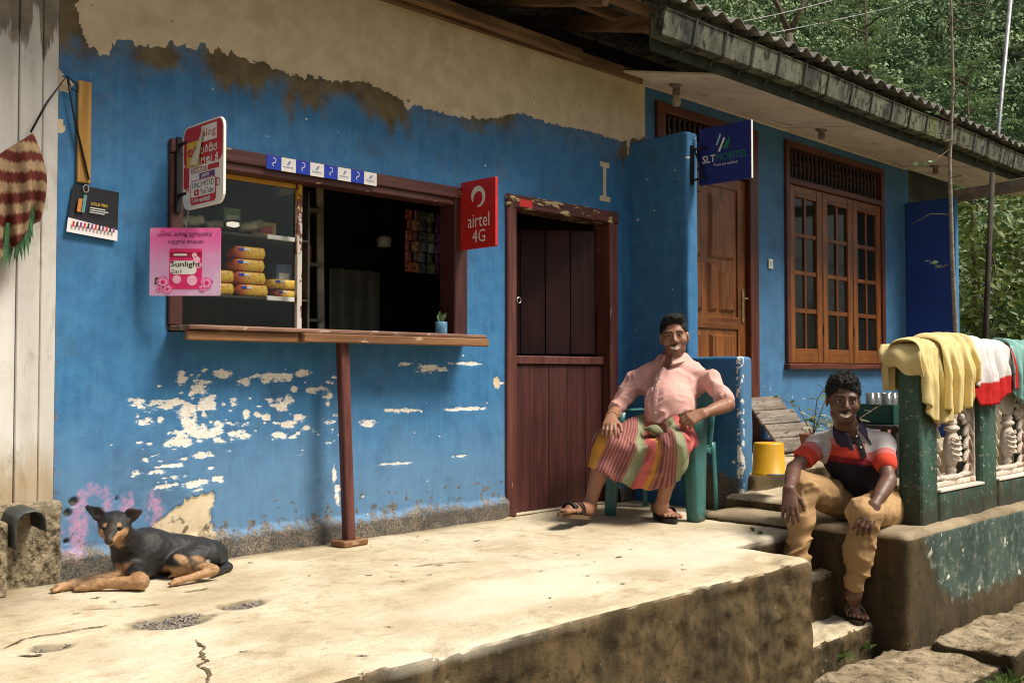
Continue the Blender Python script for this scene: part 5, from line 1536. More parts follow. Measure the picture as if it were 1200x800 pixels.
def packet(c, L_, h, d, label, mt=M_bis):
    p = thing('biscuit_packet', label, 'biscuit packet', (c[0], c[1], c[2]), 'biscuit packets in the window')
    m = MB()
    nseg = 10
    vs = []
    ring = [(math.cos(a), math.sin(a)) for a in np.linspace(0, 2 * math.pi, 17)[:-1]]
    for i in range(nseg + 1):
        u = i / nseg
        k = min(1, min(u, 1 - u) * 9 + .25)
        for (a, b) in ring:
            sa = math.copysign(abs(a) ** .4, a); sb = math.copysign(abs(b) ** .4, b)
            vs.append((c[0] + (u - .5) * L_, c[1] + sa * d / 2 * (.5 + .5 * k), c[2] + h / 2 + sb * h / 2 * k))
    fs = []
    for i in range(nseg):
        for q in range(16):
            fs.append((i * 16 + q, i * 16 + (q + 1) % 16, (i + 1) * 16 + (q + 1) % 16, (i + 1) * 16 + q))
    fs += [tuple(range(16))[::-1], tuple(range(nseg * 16, nseg * 16 + 16))]
    m.add(vs, fs); m.build('wrapper', mt, p, True)
    lab = MB(); lab.box(c[0] - L_ * .38, c[0] - L_ * .24, c[1] - d / 2 - .003, c[1] - d / 2 - .001, c[2] + h * .58, c[2] + h * .82, 0); lab.build('brand_patch', M_cob, p)
    lab = MB(); lab.box(c[0] - L_ * .22, c[0] - L_ * .06, c[1] - d / 2 - .003, c[1] - d / 2 - .001, c[2] + h * .62, c[2] + h * .80, 0); lab.build('brand_patch', M_wht, p)
yb = .24
xA = (2.828, 0.2, 1.335)[0]; xB = (2.69, 0.2, 1.327)[0]; xC = (3.036, 0.2, 1.347)[0]
zz = 1.301
for k, (lab, dx_) in enumerate([('tall stack, bottom biscuit packet with a twisted end', .01), ('tall stack, second biscuit packet from the shelf', -.005), ('tall stack, third biscuit packet from the shelf', -.012), ('tall stack, topmost orange and yellow biscuit packet', -.008)]):
    packet((xA + dx_, yb, zz + k * .066), .195, .0645, .11, lab + ' in the shop window' if k < 3 else lab)
for k, lab in enumerate(['lower biscuit packet beside the pink placard edge', 'upper biscuit packet beside the pink placard edge']):
    packet((xB - .045, yb + .01, zz + k * .066), .19, .0645, .11, lab)
M_bis2 = mat('yellow_wrapper', (.75, .46, .05), .3, .25, 40, 0, 90, .5)
packet((xC + .015, yb, zz), .16, .05, .1, 'short orange biscuit packet lying under the lemon coloured one')
packet((xC - .0, yb - .01, zz + .051), .19, .052, .1, 'lemon coloured biscuit packet beside the patterned glass strip', M_bis2)
# loose goods above: paper bags
bag = MB()
for k in range(9):
    c_ = np.array([2.45 + .055 * k + rng.uniform(-.02, .02), .25 + rng.uniform(0, .15), 1.627])
    a = rng.uniform(-.5, .5)
    bag.obox(c_ + np.array([0, 0, .03 + .012 * (k % 3)]), ((math.cos(a), math.sin(a), .25), (-math.sin(a), math.cos(a), 0), (-.2, 0, 1)), (.05, .07, .024), .012)
tag(bag.build('sachet_pile', mat('dusty_packaging', (.22, .19, .12), .4, .7, 16, .1)), 'heap of dusty sachets on the upper display shelf', 'sachets', kind='stuff')
wt = MB(); pt = np.array((2.649, 0.075, 1.651)); wt.prism([(a * .001, b * .001) for a, b in ((-35, -12), (10, -16), (38, -6), (34, 12), (-6, 14), (-36, 6))], pt, (1, 0, 0), SZ, -.002)
wt.build('price_tag', M_wht, pane)

# wall shelves, tubs and bottles further in
wsh = thing('wall_shelf', 'dim wall shelves holding tubs and bottles inside the shop', 'shelf', (3.5, .9, 1.0))
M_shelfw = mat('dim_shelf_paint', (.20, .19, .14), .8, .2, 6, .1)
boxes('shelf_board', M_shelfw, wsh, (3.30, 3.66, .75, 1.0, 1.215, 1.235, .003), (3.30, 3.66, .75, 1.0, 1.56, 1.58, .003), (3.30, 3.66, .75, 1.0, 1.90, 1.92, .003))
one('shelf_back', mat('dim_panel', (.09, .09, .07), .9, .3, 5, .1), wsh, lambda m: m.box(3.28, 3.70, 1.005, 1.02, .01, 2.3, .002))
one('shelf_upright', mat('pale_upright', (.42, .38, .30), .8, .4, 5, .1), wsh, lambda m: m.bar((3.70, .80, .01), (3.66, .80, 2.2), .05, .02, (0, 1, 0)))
def tub(name, c, prof, mt, label, cat):
    m = MB(); m.lathe(prof, c, 14); return tag(m.build(name, mt, None, True), label, cat)
tub('tub', (3.44, .86, 1.581), [(.07, 0), (.085, .01), (.085, .09), (.09, .095), (.088, .115), (.03, .12)], mat('cream_tub', (.45, .40, .28), .5, .1), 'cream round tub on the middle wall shelf', 'tub')
for k, x in enumerate((3.40, 3.50, 3.57)):
    tub('bottle', (x, .86, 1.236), [(.028, 0), (.032, .01), (.032, .12), (.012, .16), (.012, .20), (.014, .205)], mat('bottle_dark', (.09, .03 if k != 1 else .02, .02), .2, .2, 10, 0, 90, .5), ['reddish bottle on the low wall shelf by the glass strip', 'dark slim bottle between two others on the low wall shelf', 'dark bottle on the low wall shelf nearest the doorpost'][k], 'bottle')
lamp = thing('hanging_jar', 'small pale glass jar lamp hanging inside the dark shop', 'lamp', (4.134, 0.75, 1.766))
lp = (4.134, 0.75, 1.721)
one('jar', flat('milky_glass', (.48, .50, .47), .3, .5), lamp, lambda m: m.lathe([(.030, 0), (.045, .008), (.048, .06), (.042, .07)], lp, 14), True)
one('cap', M_iron, lamp, lambda m: m.lathe([(.04, .071), (.035, .09), (.012, .10)], lp, 12), True)
one('cord', M_iron, lamp, lambda m: m.tube([(lp[0], lp[1], lp[2] + .1), (lp[0], lp[1], 2.899)], .003, 5))
for k in range(7):
    x = (4.09, 0.45, 1.908)[0] + k * .062
    ss_ = thing('sachet_strip', ['red brown strip of sachets nearest the jar lamp', 'wide brown strip of sachets second from the jar lamp', 'black speckled sachet strip, third from the jar lamp', 'black speckled sachet strip, fourth from the jar lamp', 'long dark sachet strip, fifth from the jar lamp', 'dark sachet strip hanging second from the window jamb', 'dark sachet strip hanging closest to the window jamb'][k], 'sachets', (x, .45, 1.9), 'sachet strips hanging in the shop')
    q_ = [(.30, .07, .04), (.26, .13, .05), (.10, .10, .12), (.16, .18, .10), (.16, .08, .18), (.22, .12, .08), (.12, .12, .12)][k]
    ml = mat('sachet_foil', q_, .3, .8, 40, .1, 90, .5)
    one('hook', M_iron, ss_, lambda m: m.tube([(x, .45, 1.93), (x, .45, 2.90)], .002, 5))
    for r in range(6 if k < 5 else 5):
        a = rng.uniform(-.5, .5)
        one('sachet', ml, ss_, lambda m: m.obox((x + rng.uniform(-.005, .005), .45 + rng.uniform(-.01, .01), 1.90 - r * .066), ((math.cos(a), math.sin(a), 0), (-math.sin(a), math.cos(a), 0), (0, 0, 1)), (.026, .006, .032), .006))
cur = MB(); cur.grid(lambda u, v: (3.95 + .42 * u, 1.1 + .03 * math.sin(u * 22), .2 + 1.4 * v), 30, 2)
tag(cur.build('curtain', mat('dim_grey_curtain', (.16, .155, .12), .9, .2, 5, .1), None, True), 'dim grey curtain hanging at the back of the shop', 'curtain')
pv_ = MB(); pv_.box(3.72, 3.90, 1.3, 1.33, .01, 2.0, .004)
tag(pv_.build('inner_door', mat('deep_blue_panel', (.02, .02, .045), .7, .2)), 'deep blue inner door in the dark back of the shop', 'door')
can = thing('tin_can', 'blue paper-wrapped tin with green leaves at the counter end', 'tin', ((3.978, 0.0, 1.162)[0], 0.0, 1.125))
tx = (3.978, 0.0, 1.162)[0]
one('can', mat('blue_can_label', (.10, .26, .40), .4, .35, 25, 0, 90, .4), can, lambda m: m.lathe([(.034, 0), (.036, .003), (.036, .075), (.033, .078), (.032, .07)], (tx, 0.0, 1.125), 16), True)
lf = MB()
for k in range(9):
    a = rng.uniform(0, 6.28); p = np.array([tx + .008 * math.cos(a), .008 * math.sin(a), 1.19])
    d = np.array([.4 * math.cos(a), .4 * math.sin(a), 1]) * rng.uniform(.05, .085); s = np.array([-math.sin(a), math.cos(a), 0]) * .012
    lf.add([p, p + d * .6 + s, p + d, p + d * .6 - s], [(0, 1, 2, 3)])
lf.build('leaf_tuft', mat('sprig_green', (.10, .20, .07), .6, .4, 20, 0), can)

# more stock: boxes and jars on the shelves
def goods(name, c, w, d, h, colr, label, cat, patch=None):
    o = thing(name, label, cat, c)
    one('carton', mat('carton_print', colr, .45, .35, 22, .05), o, lambda m: m.box(c[0] - w / 2, c[0] + w / 2, c[1] - d / 2, c[1] + d / 2, c[2], c[2] + h, .004))
    if patch: one('label_patch', flat('carton_label', patch), o, lambda m: m.box(c[0] - w * .32, c[0] + w * .32, c[1] - d / 2 - .0015, c[1] - d / 2 - .0005, c[2] + h * .3, c[2] + h * .75, 0))
for c, w, h, colr, label, patch in [((2.47, .30, 1.301), .11, .17, (.45, .06, .05), 'upright red carton at the dark end of the lower display shelf', (.7, .6, .4)),
        ((3.10, .36, 1.301), .10, .20, (.10, .16, .30), 'upright blue carton behind the lemon biscuit packet', (.6, .6, .55)),
        ((2.95, .32, 1.626), .15, .09, (.50, .34, .08), 'flat ochre carton on the upper display shelf edge', (.5, .08, .05)),
        ((2.78, .36, 1.626), .10, .15, (.16, .30, .14), 'upright green carton on the upper display shelf', (.6, .55, .4)),
        ((3.36, .88, 1.581), .07, .16, (.42, .36, .24), 'narrow tan carton beside the cream tub', (.4, .1, .08)),
        ((3.58, .88, 1.581), .10, .12, (.30, .07, .06), 'small dark red carton on the middle wall shelf', (.5, .45, .3)),
        ((3.45, .88, 1.921), .16, .14, (.24, .20, .12), 'brown carton on the highest wall shelf', (.4, .35, .25))]:
    goods('carton', c, w, .10, h, colr, label, 'carton', patch)

# ------------------------------------------------------------------ green plastic armchair
chf = np.array([-0.966, -0.257, 0]); chf /= np.linalg.norm(chf)
chair = thing('plastic_chair', 'dark teal plastic armchair against the low blue wall', 'chair', (5.33, -0.62, 0.004), None, math.atan2(chf[1], chf[0]))
M_chair = mat('teal_plastic', (0.045, 0.155, 0.15), .38, .12, 5, .05, 60, .45, dirt=(.05, .12, .11), dirt_amt=.4)
def cgrid(name, fn, nu, nv, th=.005):
    m = MB(); m.grid(fn, nu, nv)
    o = m.build(name, M_chair, chair, True, True)
    md = o.modifiers.new('thick', 'SOLIDIFY'); md.thickness = th; md.offset = 0
    return o
cgrid('seat', lambda u, v: (-.22 + .46 * u, -.23 + .46 * v, .415 + .02 * (abs(v - .5) * 2) ** 2 - .02 * math.exp(-((u - .4) / .3) ** 2) - .05 * max(0, u - .9) * 10 * .6), 14, 14)
cgrid('backrest', lambda u, v: (-.22 - .12 * v - .045 * (1 - (2 * u - 1) ** 2), -.235 + .47 * u, .40 + .44 * v - .06 * v * (2 * u - 1) ** 2), 14, 14, .006)
for s in (-1, 1):
    cgrid('armrest', lambda u, v: (-.28 + .52 * u - .0, s * (.275 + .035 * (v - .5) + .02 * math.sin(math.pi * u)), .655 - .010 * (2 * v - 1) ** 2 - .03 * max(0, (u - .85) / .15) ** 2), 14, 6, .012)
    # front leg: broad L-shaped channel running from the arm to the floor
    def fl_(u, v, s=s):
        k = .62 + .38 * v
        pts = [(.228, .175), (.252, .25), (.247, .285), (.215, .297), (.07, .302)]
        q = u * 4; i = min(int(q), 3); q -= i
        x = pts[i][0] * (1 - q) + pts[i + 1][0] * q; y = pts[i][1] * (1 - q) + pts[i + 1][1] * q
        x = .247 + (x - .247) * k; y = .285 + (y - .285) * k
        return (x - .012 * v, s * (y + .02 * (1 - v)), .648 * v)
    cgrid('leg', fl_, 12, 10, .006)
    def bl_(u, v, s=s):
        a = u - .5
        bulge = .025 * (1 - (2 * u - 1) ** 2)
        return (-.27 + .03 * v + a * .06, s * (.245 + bulge * .6 - .01 * v), .45 * v)
    cgrid('leg', bl_, 6, 8, .006)
    cgrid('apron', lambda u, v: (-.22 + .44 * u, s * (.232 + .003 * v), .36 + .06 * v - .05 * (1 - v) * (1 - (2 * u - 1) ** 2) * -1), 10, 3, .005)

# ------------------------------------------------------------------ people
def frame_of(fwd, up=(0, 0, 1)):
    y = unit(fwd); x = unit(np.cross(y, up)); z = np.cross(x, y)
    return np.array([-x, y, z])         # rows: left, forward, up

def add_head(S, c, R, s, neck):
    c = np.asarray(c, float)
    def w(p): return c + s * (np.asarray(p, float) @ R)
    def e(p, r, k=.015, op=1): S.ell(w(p), np.asarray(r) * s, R, k * s, op)
    def cn(a, b, ra, rb, k=.012): S.cone(w(a), w(b), ra * s, rb * s, k * s)
    e((0, -.012, .035), (.076, .093, .086))
    e((0, .025, -.03), (.066, .066, .083), .03)
    e((0, .034, -.076), (.055, .050, .040), .025)
    e((0, .070, -.098), (.022, .017, .017), .02)
    for k in (-1, 1):
        e((k * .046, .055, -.026), (.027, .025, .024), .02)
        e((k * .080, -.006, -.008), (.009, .021, .033), .006)
    cn((-.040, .076, .026), (.040, .076, .026), .012, .012, .016)
    cn((0, .086, .014), (0, .110, -.026), .009, .0145, .010)
    for k in (-1, 1): e((k * .015, .099, -.031), (.010, .011, .009), .006)
    for k in (-1, 1): e((k * .031, .096, .004), (.018, .017, .010), .010, -1)
    for k in (-1, 1): e((k * .031, .0745, .003), (.0145, .0135, .0125), .004)
    cn((-.030, .080, -.058), (0, .094, -.062), .006, .0085, .006); cn((.030, .080, -.058), (0, .094, -.062), .006, .0085, .006)
    cn((-.026, .079, -.064), (0, .090, -.080), .006, .0095, .006); cn((.026, .079, -.064), (0, .090, -.080), .006, .0095, .006)
    S.cone(w((0, -.022, -.07)), neck, .056 * s, .062 * s, .03)
    return w

def head_colors(V, c, R, s, skin, stubble=.5, moustache=.85, grey=(.05, .045, .045), teeth=True):
    q = ((V - np.asarray(c)) / s) @ R.T
    x, y, z = q[:, 0], q[:, 1], q[:, 2]
    col = np.tile(np.array(skin, float), (len(V), 1))
    near = (np.abs(x) < .1) & (np.abs(y) < .14) & (np.abs(z) < .14)
    def put(mask, c2, a=1.0):
        m = np.clip(mask, 0, 1) * near * a
        col[:] = col * (1 - m[:, None]) + np.array(c2) * m[:, None]
    fr = y > .045
    put(sstep(.09, .03, np.abs(x)) * fr * sstep(-.055, .0, z) * .0, skin)
    ax = np.abs(x)
    # stubble and beard shadow
    put(sstep(-.040, -.058, z) * sstep(-.02, .03, y) * (z > -.13), (grey[0] * .9, grey[1] * .9, grey[2] * .9), stubble)
    put(sstep(.036, .026, ax) * sstep(.010, .005, np.abs(z + .050 + .12 * ax * .3)) * fr, grey, moustache)
    # smile: lips round a crescent of teeth
    zc = -.0695 + 4.2 * x * x
    put(sstep(.037, .030, ax) * sstep(.0150, .0110, np.abs(z - zc)) * (y > .06), tuple(k * f for k, f in zip(skin, (1.25, .80, .80))), .8)
    if teeth:
        put(sstep(.030, .025, ax) * (z < zc + .0058) * (z > zc - .0085 * (1 - (x / .031) ** 2)) * (y > .06), (.80, .74, .64))
        put(sstep(.031, .026, ax) * sstep(.0022, .0008, np.abs(z - zc + .0085 * (1 - (x / .031) ** 2) + .001)) * (y > .06), (.05, .012, .010), .5)
    # laughter lines
    put(sstep(.004, .0015, np.abs(ax - .030 - .35 * (-.030 - z))) * (z < -.022) * (z > -.066) * fr, tuple(k * .45 for k in skin), .6)
    # eyes and brows
    ex = ax - .031
    eye = sstep(1.1, .85, np.sqrt((ex / .0145) ** 2 + ((z - .0035) / .0042) ** 2)) * (y > .06)
    put(eye, (.45, .40, .36)); put(sstep(1.15, .8, np.sqrt((ex / .0062) ** 2 + ((z - .0035) / .0062) ** 2)) * (y > .06), (.012, .008, .006))
    put(sstep(.0045, .0025, np.abs(z - .0105 + .010 * (ex / .02) ** 2)) * sstep(.021, .016, np.abs(ex)) * (y > .055), tuple(k * .3 for k in skin), .85)
    put(sstep(.026, .021, np.abs(ex)) * sstep(.0065, .0035, np.abs(z - .0285 + .010 * (ex / .03) ** 2)) * fr, (.018, .014, .012), .95)
    for k in (-1, 1):
        put(sstep(.006, .003, np.sqrt((x - k * .008) ** 2 + ((z + .041) * 1.4) ** 2)) * (y > .09), (.02, .008, .006), .8)
    return col

def add_hand(S, wrist, d, back, thumb, s=1.0, curl=(.35, .5, .4), spread=.10, wr=.026):
    """palm, four fingers and a thumb; d points from wrist to knuckles, back is the outward normal of the back of the hand"""
    wrist = np.asarray(wrist, float); d = unit(d)
    back = unit(np.asarray(back, float) - d * np.dot(back, d))
    t = unit(np.cross(d, back))
    if np.dot(t, thumb) < 0: t = -t
    L_ = .088 * s
    for k, o in enumerate((.030, .010, -.010, -.029)):
        kn = wrist + d * L_ * (.98, 1.03, 1.0, .92)[k] + t * o * s + back * (.002, .005, .003, -.002)[k] * s
        S.cone(wrist + t * o * .55 * s, kn, wr * .72 * s if k in (1, 2) else wr * .6 * s, .0120 * s, .014)
        fl = (.075, .085, .079, .062)[k] * s
        dirn = unit(d + t * spread * (1.0, .25, -.35, -1.0)[k])
        p = kn
        a = 0.0
        for j, (seg, r0, r1) in enumerate(((.46, .0108, .0098), (.30, .0098, .0088), (.24, .0088, .0072))):
            a += curl[j] * (1 + .12 * (k - 1.5))
            v = dirn * math.cos(a) - back * math.sin(a)
            q = p + v * fl * seg
            S.cone(p, q, r0 * s, r1 * s, .0035)
            p = q
    b0 = wrist + d * .020 * s + t * .020 * s - back * .004 * s
    b1 = b0 + unit(d * .62 + t * .72 - back * .30) * .042 * s
    b2 = b1 + unit(d * .85 + t * .42 - back * .32) * .032 * s
    b3 = b2 + unit(d * .95 + t * .15 - back * .35) * .024 * s
    S.cone(b0, b1, .0165 * s, .0125 * s, .012); S.cone(b1, b2, .0122 * s, .0105 * s, .004); S.cone(b2, b3, .0105 * s, .0085 * s, .004)

def add_foot(S, ankle, heel, toe, s=1.0, up=(0, 0, 1)):
    """bare foot: heel, arch, ball and five toes"""
    ankle = np.asarray(ankle, float); heel = np.asarray(heel, float); toe = np.asarray(toe, float)
    d = unit(toe - heel); L_ = np.linalg.norm(toe - heel)
    u = unit(np.asarray(up, float) - d * np.dot(up, d)); t = np.cross(d, u)
    S.cone(ankle, heel + u * .032 * s + d * .02, .040 * s, .034 * s, .02)
    S.cone(ankle + u * -.02, heel + d * L_ * .55 + u * .035 * s, .038 * s, .030 * s, .025)
    S.cone(heel + d * L_ * .1 + u * .03 * s, heel + d * L_ * .70 + u * .026 * s, .030 * s, .030 * s, .02)
    for k, o in enumerate((-.036, -.018, -.001, .015, .030)):
        b = heel + d * L_ * .66 + t * o * s + u * .022 * s
        e = heel + d * (L_ * (1.0, .98, .94, .89, .83)[k]) + t * o * 1.12 * s + u * .013 * s
        S.cone(heel + d * L_ * .45 + t * o * .6 * s + u * .026 * s, b, .020 * s, .0165 * s, .014)
        S.cone(b, e, .0125 * s, (.0125, .0098, .0095, .009, .0085)[k] * s, .004)
    return d, u, t

def sandal(parent, heel, toe, mt, sole_mt, w=.052, th=.022, straps=((.50, .055), (.66, .045)), up=(0, 0, 1), s=1.0):
    heel = np.asarray(heel, float); toe = np.asarray(toe, float)
    d = unit(toe - heel); L_ = np.linalg.norm(toe - heel)
    u = unit(np.asarray(up, float) - d * np.dot(up, d)); t = np.cross(d, u)
    pts = []
    for a in np.linspace(0, 2 * math.pi, 29)[:-1]:
        y = .5 + .56 * math.cos(a); wd = (.82 + .22 * y)
        pts.append((y * L_, w * wd * math.sin(a) * (1 - .22 * math.cos(a) ** 8)))
    m = MB()
    m.prism(pts, heel - u * th, d, t, -th if np.dot(np.cross(d, t), u) < 0 else th)
    m.build('sandal_sole', sole_mt, parent)
    for (f, wd) in straps:
        m = MB()
        def st(q, v, f=f, wd=wd):
            a = math.pi * q
            return heel + d * (f * L_ + (v - .5) * wd + .012 * math.sin(a)) + t * (math.cos(a) * (w * .97)) + u * (.004 + .064 * s * math.sin(a) ** .7 * (1.12 - .75 * (f - .45)))
        m.grid(st, 18, 4)
        o = m.build('sandal_strap', mt, parent, True)
        md = o.modifiers.new('thick', 'SOLIDIFY'); md.thickness = .005; md.offset = 1

def folds(P, seed, amp, dirs, f):
    """cloth creases: ridges of noise drawn out along given directions"""
    d = 0
    for i, dv in enumerate(dirs):
        u = unit(dv); a = unit(np.cross(u, (.31, .52, .79))); b = np.cross(u, a)
        wob = (vnoise(P, 7.0, seed + i) - .5) * .9
        q = np.stack([(P @ u) * f * .30, (P @ a) * f + wob, (P @ b) * f + wob], 1)
        n = vnoise(q, 1.0, seed + 5 * i)
        r = 1 - np.abs(2 * n - 1)
        d = d + (.55 - r ** 2) * sstep(.3, .65, vnoise(P, 4.0, seed + 9 + i))
    return d * amp

M_skin = attr_mat('skin', 'Col', .48, .4, .12, 260, .10, .08)
M_hair = mat('black_hair', (.012, .011, .010), .7, .5, 60, .8, 220, .25)
M_fab = attr_mat('shirt_cloth', 'Col', .9, .15, .22, 420, .07)
M_leather = mat('dark_leather', (.020, .014, .011), .45, .3, 20, .2, 90, .4)
M_sole = mat('tan_sole', (.10, .06, .028), .8, .3, 12, .2, 60)

# ---- man seated in the chair
SKIN1 = (.29, .140, .085)
man1 = thing('person', 'smiling person in pink shirt and striped sarong seated in the plastic chair', 'person', (5.2, -.65, 0))
A = dict(pelvis=(5.29, -0.704, 0.545), belly=(5.266, -0.715, 0.685), chest=(5.353, -0.666, 0.818), neck=(5.402, -0.638, 0.993), head=(5.358, -0.678, 1.132),
         Rsh=(5.317, -0.406, 0.855), Lsh=(5.459, -0.873, 0.868), Relb=(5.118, -0.395, 0.654), Rwri=(4.816, -0.602, 0.631), Lelb=(5.349, -1.082, 0.708), Lwri=(5.101, -1.072, 0.662),
         Rhip=(5.262, -0.591, 0.531), Lhip=(5.277, -0.804, 0.528), Rknee=(4.804, -0.584, 0.482), Lknee=(4.949, -0.983, 0.469), Rank=(4.733, -0.501, 0.1), Lank=(5.04, -0.808, 0.1))
A = {k: np.array(v) for k, v in A.items()}
Rheel, Rtoe = np.array((4.693, -0.529, 0.045)), np.array((4.357, -0.606, 0.1))
Lheel, Ltoe = np.array((5.155, -0.676, 0.03)), np.array((5.024, -0.914, 0.03))
fw1 = unit(A['Rknee'] * .5 + A['Lknee'] * .5 - (A['pelvis']) + np.array([0, 0, 0])); fw1[2] = 0; fw1 = unit(fw1)
Rh = frame_of(unit(np.array([-.80, -.60, -.02])), unit(np.array([-.04, .07, 1])))
S = SDF()
S.cone(A['pelvis'], A['belly'], .11, .11, .05); S.cone(A['belly'], A['chest'], .105, .10, .05)
S.cone(A['chest'], A['neck'], .09, .058, .05)
S.cone(A['Rsh'], A['Lsh'], .055, .055, .04)
w1 = add_head(S, A['head'], Rh, 1.07, A['neck'])
S.chain([A['Rsh'] - (0, 0, .012), A['Relb'], A['Rwri']], [.042, .039, .027], .02)
S.cone(A['Relb'] * .75 + A['Rwri'] * .25, A['Relb'] * .4 + A['Rwri'] * .6, .040, .032, .02)
S.chain([A['Lsh'] - (0, 0, .012), A['Lelb'], A['Lwri']], [.042, .039, .027], .02)
S.cone(A['Lelb'] * .75 + A['Lwri'] * .25, A['Lelb'] * .4 + A['Lwri'] * .6, .040, .032, .02)
S.chain([A['Rhip'], A['Rknee'], A['Rank']], [.095, .062, .036], .03)
S.chain([A['Lhip'], A['Lknee'], A['Lank']], [.095, .062, .036], .03)
for kn, an in (('Rknee', 'Rank'), ('Lknee', 'Lank')):
    S.cone(A[kn] * .8 + A[an] * .2 - fw1 * -.0 + np.array([.02, .01, 0]), A[kn] * .45 + A[an] * .55 + np.array([.012, .006, 0]), .056, .042, .03)
add_hand(S, A['Rwri'], (-.085, -.055, -.050), (-.35, -.25, .90), VX, 1.08, (.40, .45, .30), .14)
add_hand(S, A['Lwri'], (-.080, .045, -.035), (-.25, -.65, .70), (-.1, .6, .3), 1.05, (.55, .8, .6), .05)
add_foot(S, A['Rank'], Rheel, Rtoe, 1.05); add_foot(S, A['Lank'], Lheel, Ltoe, 1.05)
v_, f_ = S.mesh(.0048)
v_ = relax(v_, f_, 1, .35)
col = head_colors(v_, A['head'], Rh, 1.07, SKIN1, .42, .7, (.05, .044, .042))
shade = .85 + .3 * fbm(v_, 14, 3)
col = col * shade[:, None]
fast_mesh('body', v_, f_, M_skin, man1, True, {'Col': col})
# hair: short and side swept
def hair(parent, c, R, s, curly, seed):
    S = SDF()
    def w(p): return np.asarray(c) + s * (np.asarray(p, float) @ R)
    if curly:
        S.ell(w((0, -.016, .052)), np.array((.086, .100, .092)) * s, R, .01)
        S.ell(w((0, .030, .105)), np.array((.062, .048, .034)) * s, R, .03)
    else:
        S.ell(w((0, -.014, .042)), np.array((.079, .099, .092)) * s, R, .01)
        S.ell(w((.012, .035, .105)), np.array((.058, .052, .028)) * s, R, .03)
    n = np.array([0, .80, -.60]) @ R
    S.plane(w((0, .078, .078)), n, .006)
    S.ell(w((0, .075, -.02)), np.array((.066, .075, .075)) * s, R, .012, -1)
    def post(P, d):
        q = ((P - np.asarray(c)) / s) @ R.T
        if curly: return d + (vnoise(P, 48, seed) - .5) * .024 + (vnoise(P, 110, seed) - .5) * .014
        st = np.stack([q[:, 0] * 30 + q[:, 1] * 120, q[:, 1] * 20, q[:, 2] * 90], 1)
        return d + (vnoise(st, 1.0, seed) - .5) * .012 + (vnoise(P, 75, seed) - .5) * .007
    S.post = post
    v_, f_ = S.mesh(.0042)
    ho = fast_mesh('hair', v_, f_, M_hair, parent)
    # loose strands standing off the mass
    q = random.Random(seed); m = MB()
    c0 = np.asarray(c) + s * (np.array([0, -.015, .03]) @ R)
    for k in range(900):
        p = v_[q.randrange(len(v_))]; n_ = unit(p - c0)
        fwd_ = R[1]; lat = R[0]
        if curly: d = unit(n_ + .9 * np.array([q.uniform(-1, 1) for _ in range(3)])); L_ = q.uniform(.008, .018)
        else: d = unit(.12 * n_ - .45 * lat * (1 if np.dot(n_, lat) < .3 else -1) - .6 * fwd_ + .2 * np.array([q.uniform(-1, 1) for _ in range(3)])); d = unit(d - n_ * (np.dot(d, n_) - .12)); L_ = q.uniform(.010, .022)
        sd = unit(np.cross(d, n_)) * .0011
        e1 = p + d * L_ * .5 + n_ * .003; e2 = p + d * L_ + (-n_ * .002 if curly else n_ * .001)
        m.add([p - sd, p + sd, e1 + sd, e1 - sd, e2], [(0, 1, 2, 3), (3, 2, 4)])
    tag(m.build('hair_strands', M_hair, ho), kind='stuff')
    return ho
hair(man1, A['head'], Rh, 1.07, False, 4)
# pink shirt
S = SDF()
up1 = unit(A['neck'] - A['pelvis'])
S.cone(A['pelvis'] + (0, 0, .0), A['belly'], .136, .150, .06)
S.cone(A['belly'] + fw1 * .025, A['chest'], .146, .134, .06)
S.cone(A['chest'], A['neck'] - up1 * .05, .132, .080, .05)
S.cone(A['pelvis'] + fw1 * .03, A['pelvis'] + fw1 * .13 + up1 * .01, .12, .075, .05)
for s_ in ('R', 'L'):
    sh, el, wr = A[s_ + 'sh'], A[s_ + 'elb'], A[s_ + 'wri']
    S.cone(A['neck'] - up1 * .030, sh + up1 * .010, .070, .050, .05)
    S.cone(A['chest'] * .5 + sh * .5 - up1 * .015 - fw1 * .025, sh - up1 * .02, .086, .058, .05)
    S.cone(sh - up1 * .012, el * .80 + sh * .20, .053, .058, .03) if s_ == 'L' else S.cone(sh - up1 * .012, el * .90 + sh * .10, .053, .062, .03)
# neck opening and collar
S.ell(A['neck'] + up1 * .035, (.064, .064, .09), None, .01, -1)
vn = A['neck'] + fw1 * .075 - up1 * .045
S.ell(vn, (.034, .034, .085), None, .01, -1)
def post1(P, d):
    m = np.abs(d) < .05
    e = d.copy()
    if m.any():
        Q = P[m]
        e[m] = d[m] + folds(Q, 3, .024, [(.7, -.7, .9), (-.6, .6, 1.1)], 11.0) + folds(Q, 23, .013, [(.5, -.9, .3), (.2, .3, 1)], 22.0)
    return e
S.post = post1
v_, f_ = S.mesh(.0062)
v_ = relax(v_, f_, 1, .4)
colp = np.tile(np.array((.66, .375, .335)), (len(v_), 1)) * (.93 + .14 * fbm(v_, 9, 7))[:, None]
sh1 = fast_mesh('shirt', v_, f_, M_fab, man1, True, {'Col': colp})
M_pink = mat('pink_cloth', (.68, .40, .355), .9, .08, 20, .2, 300, .15)
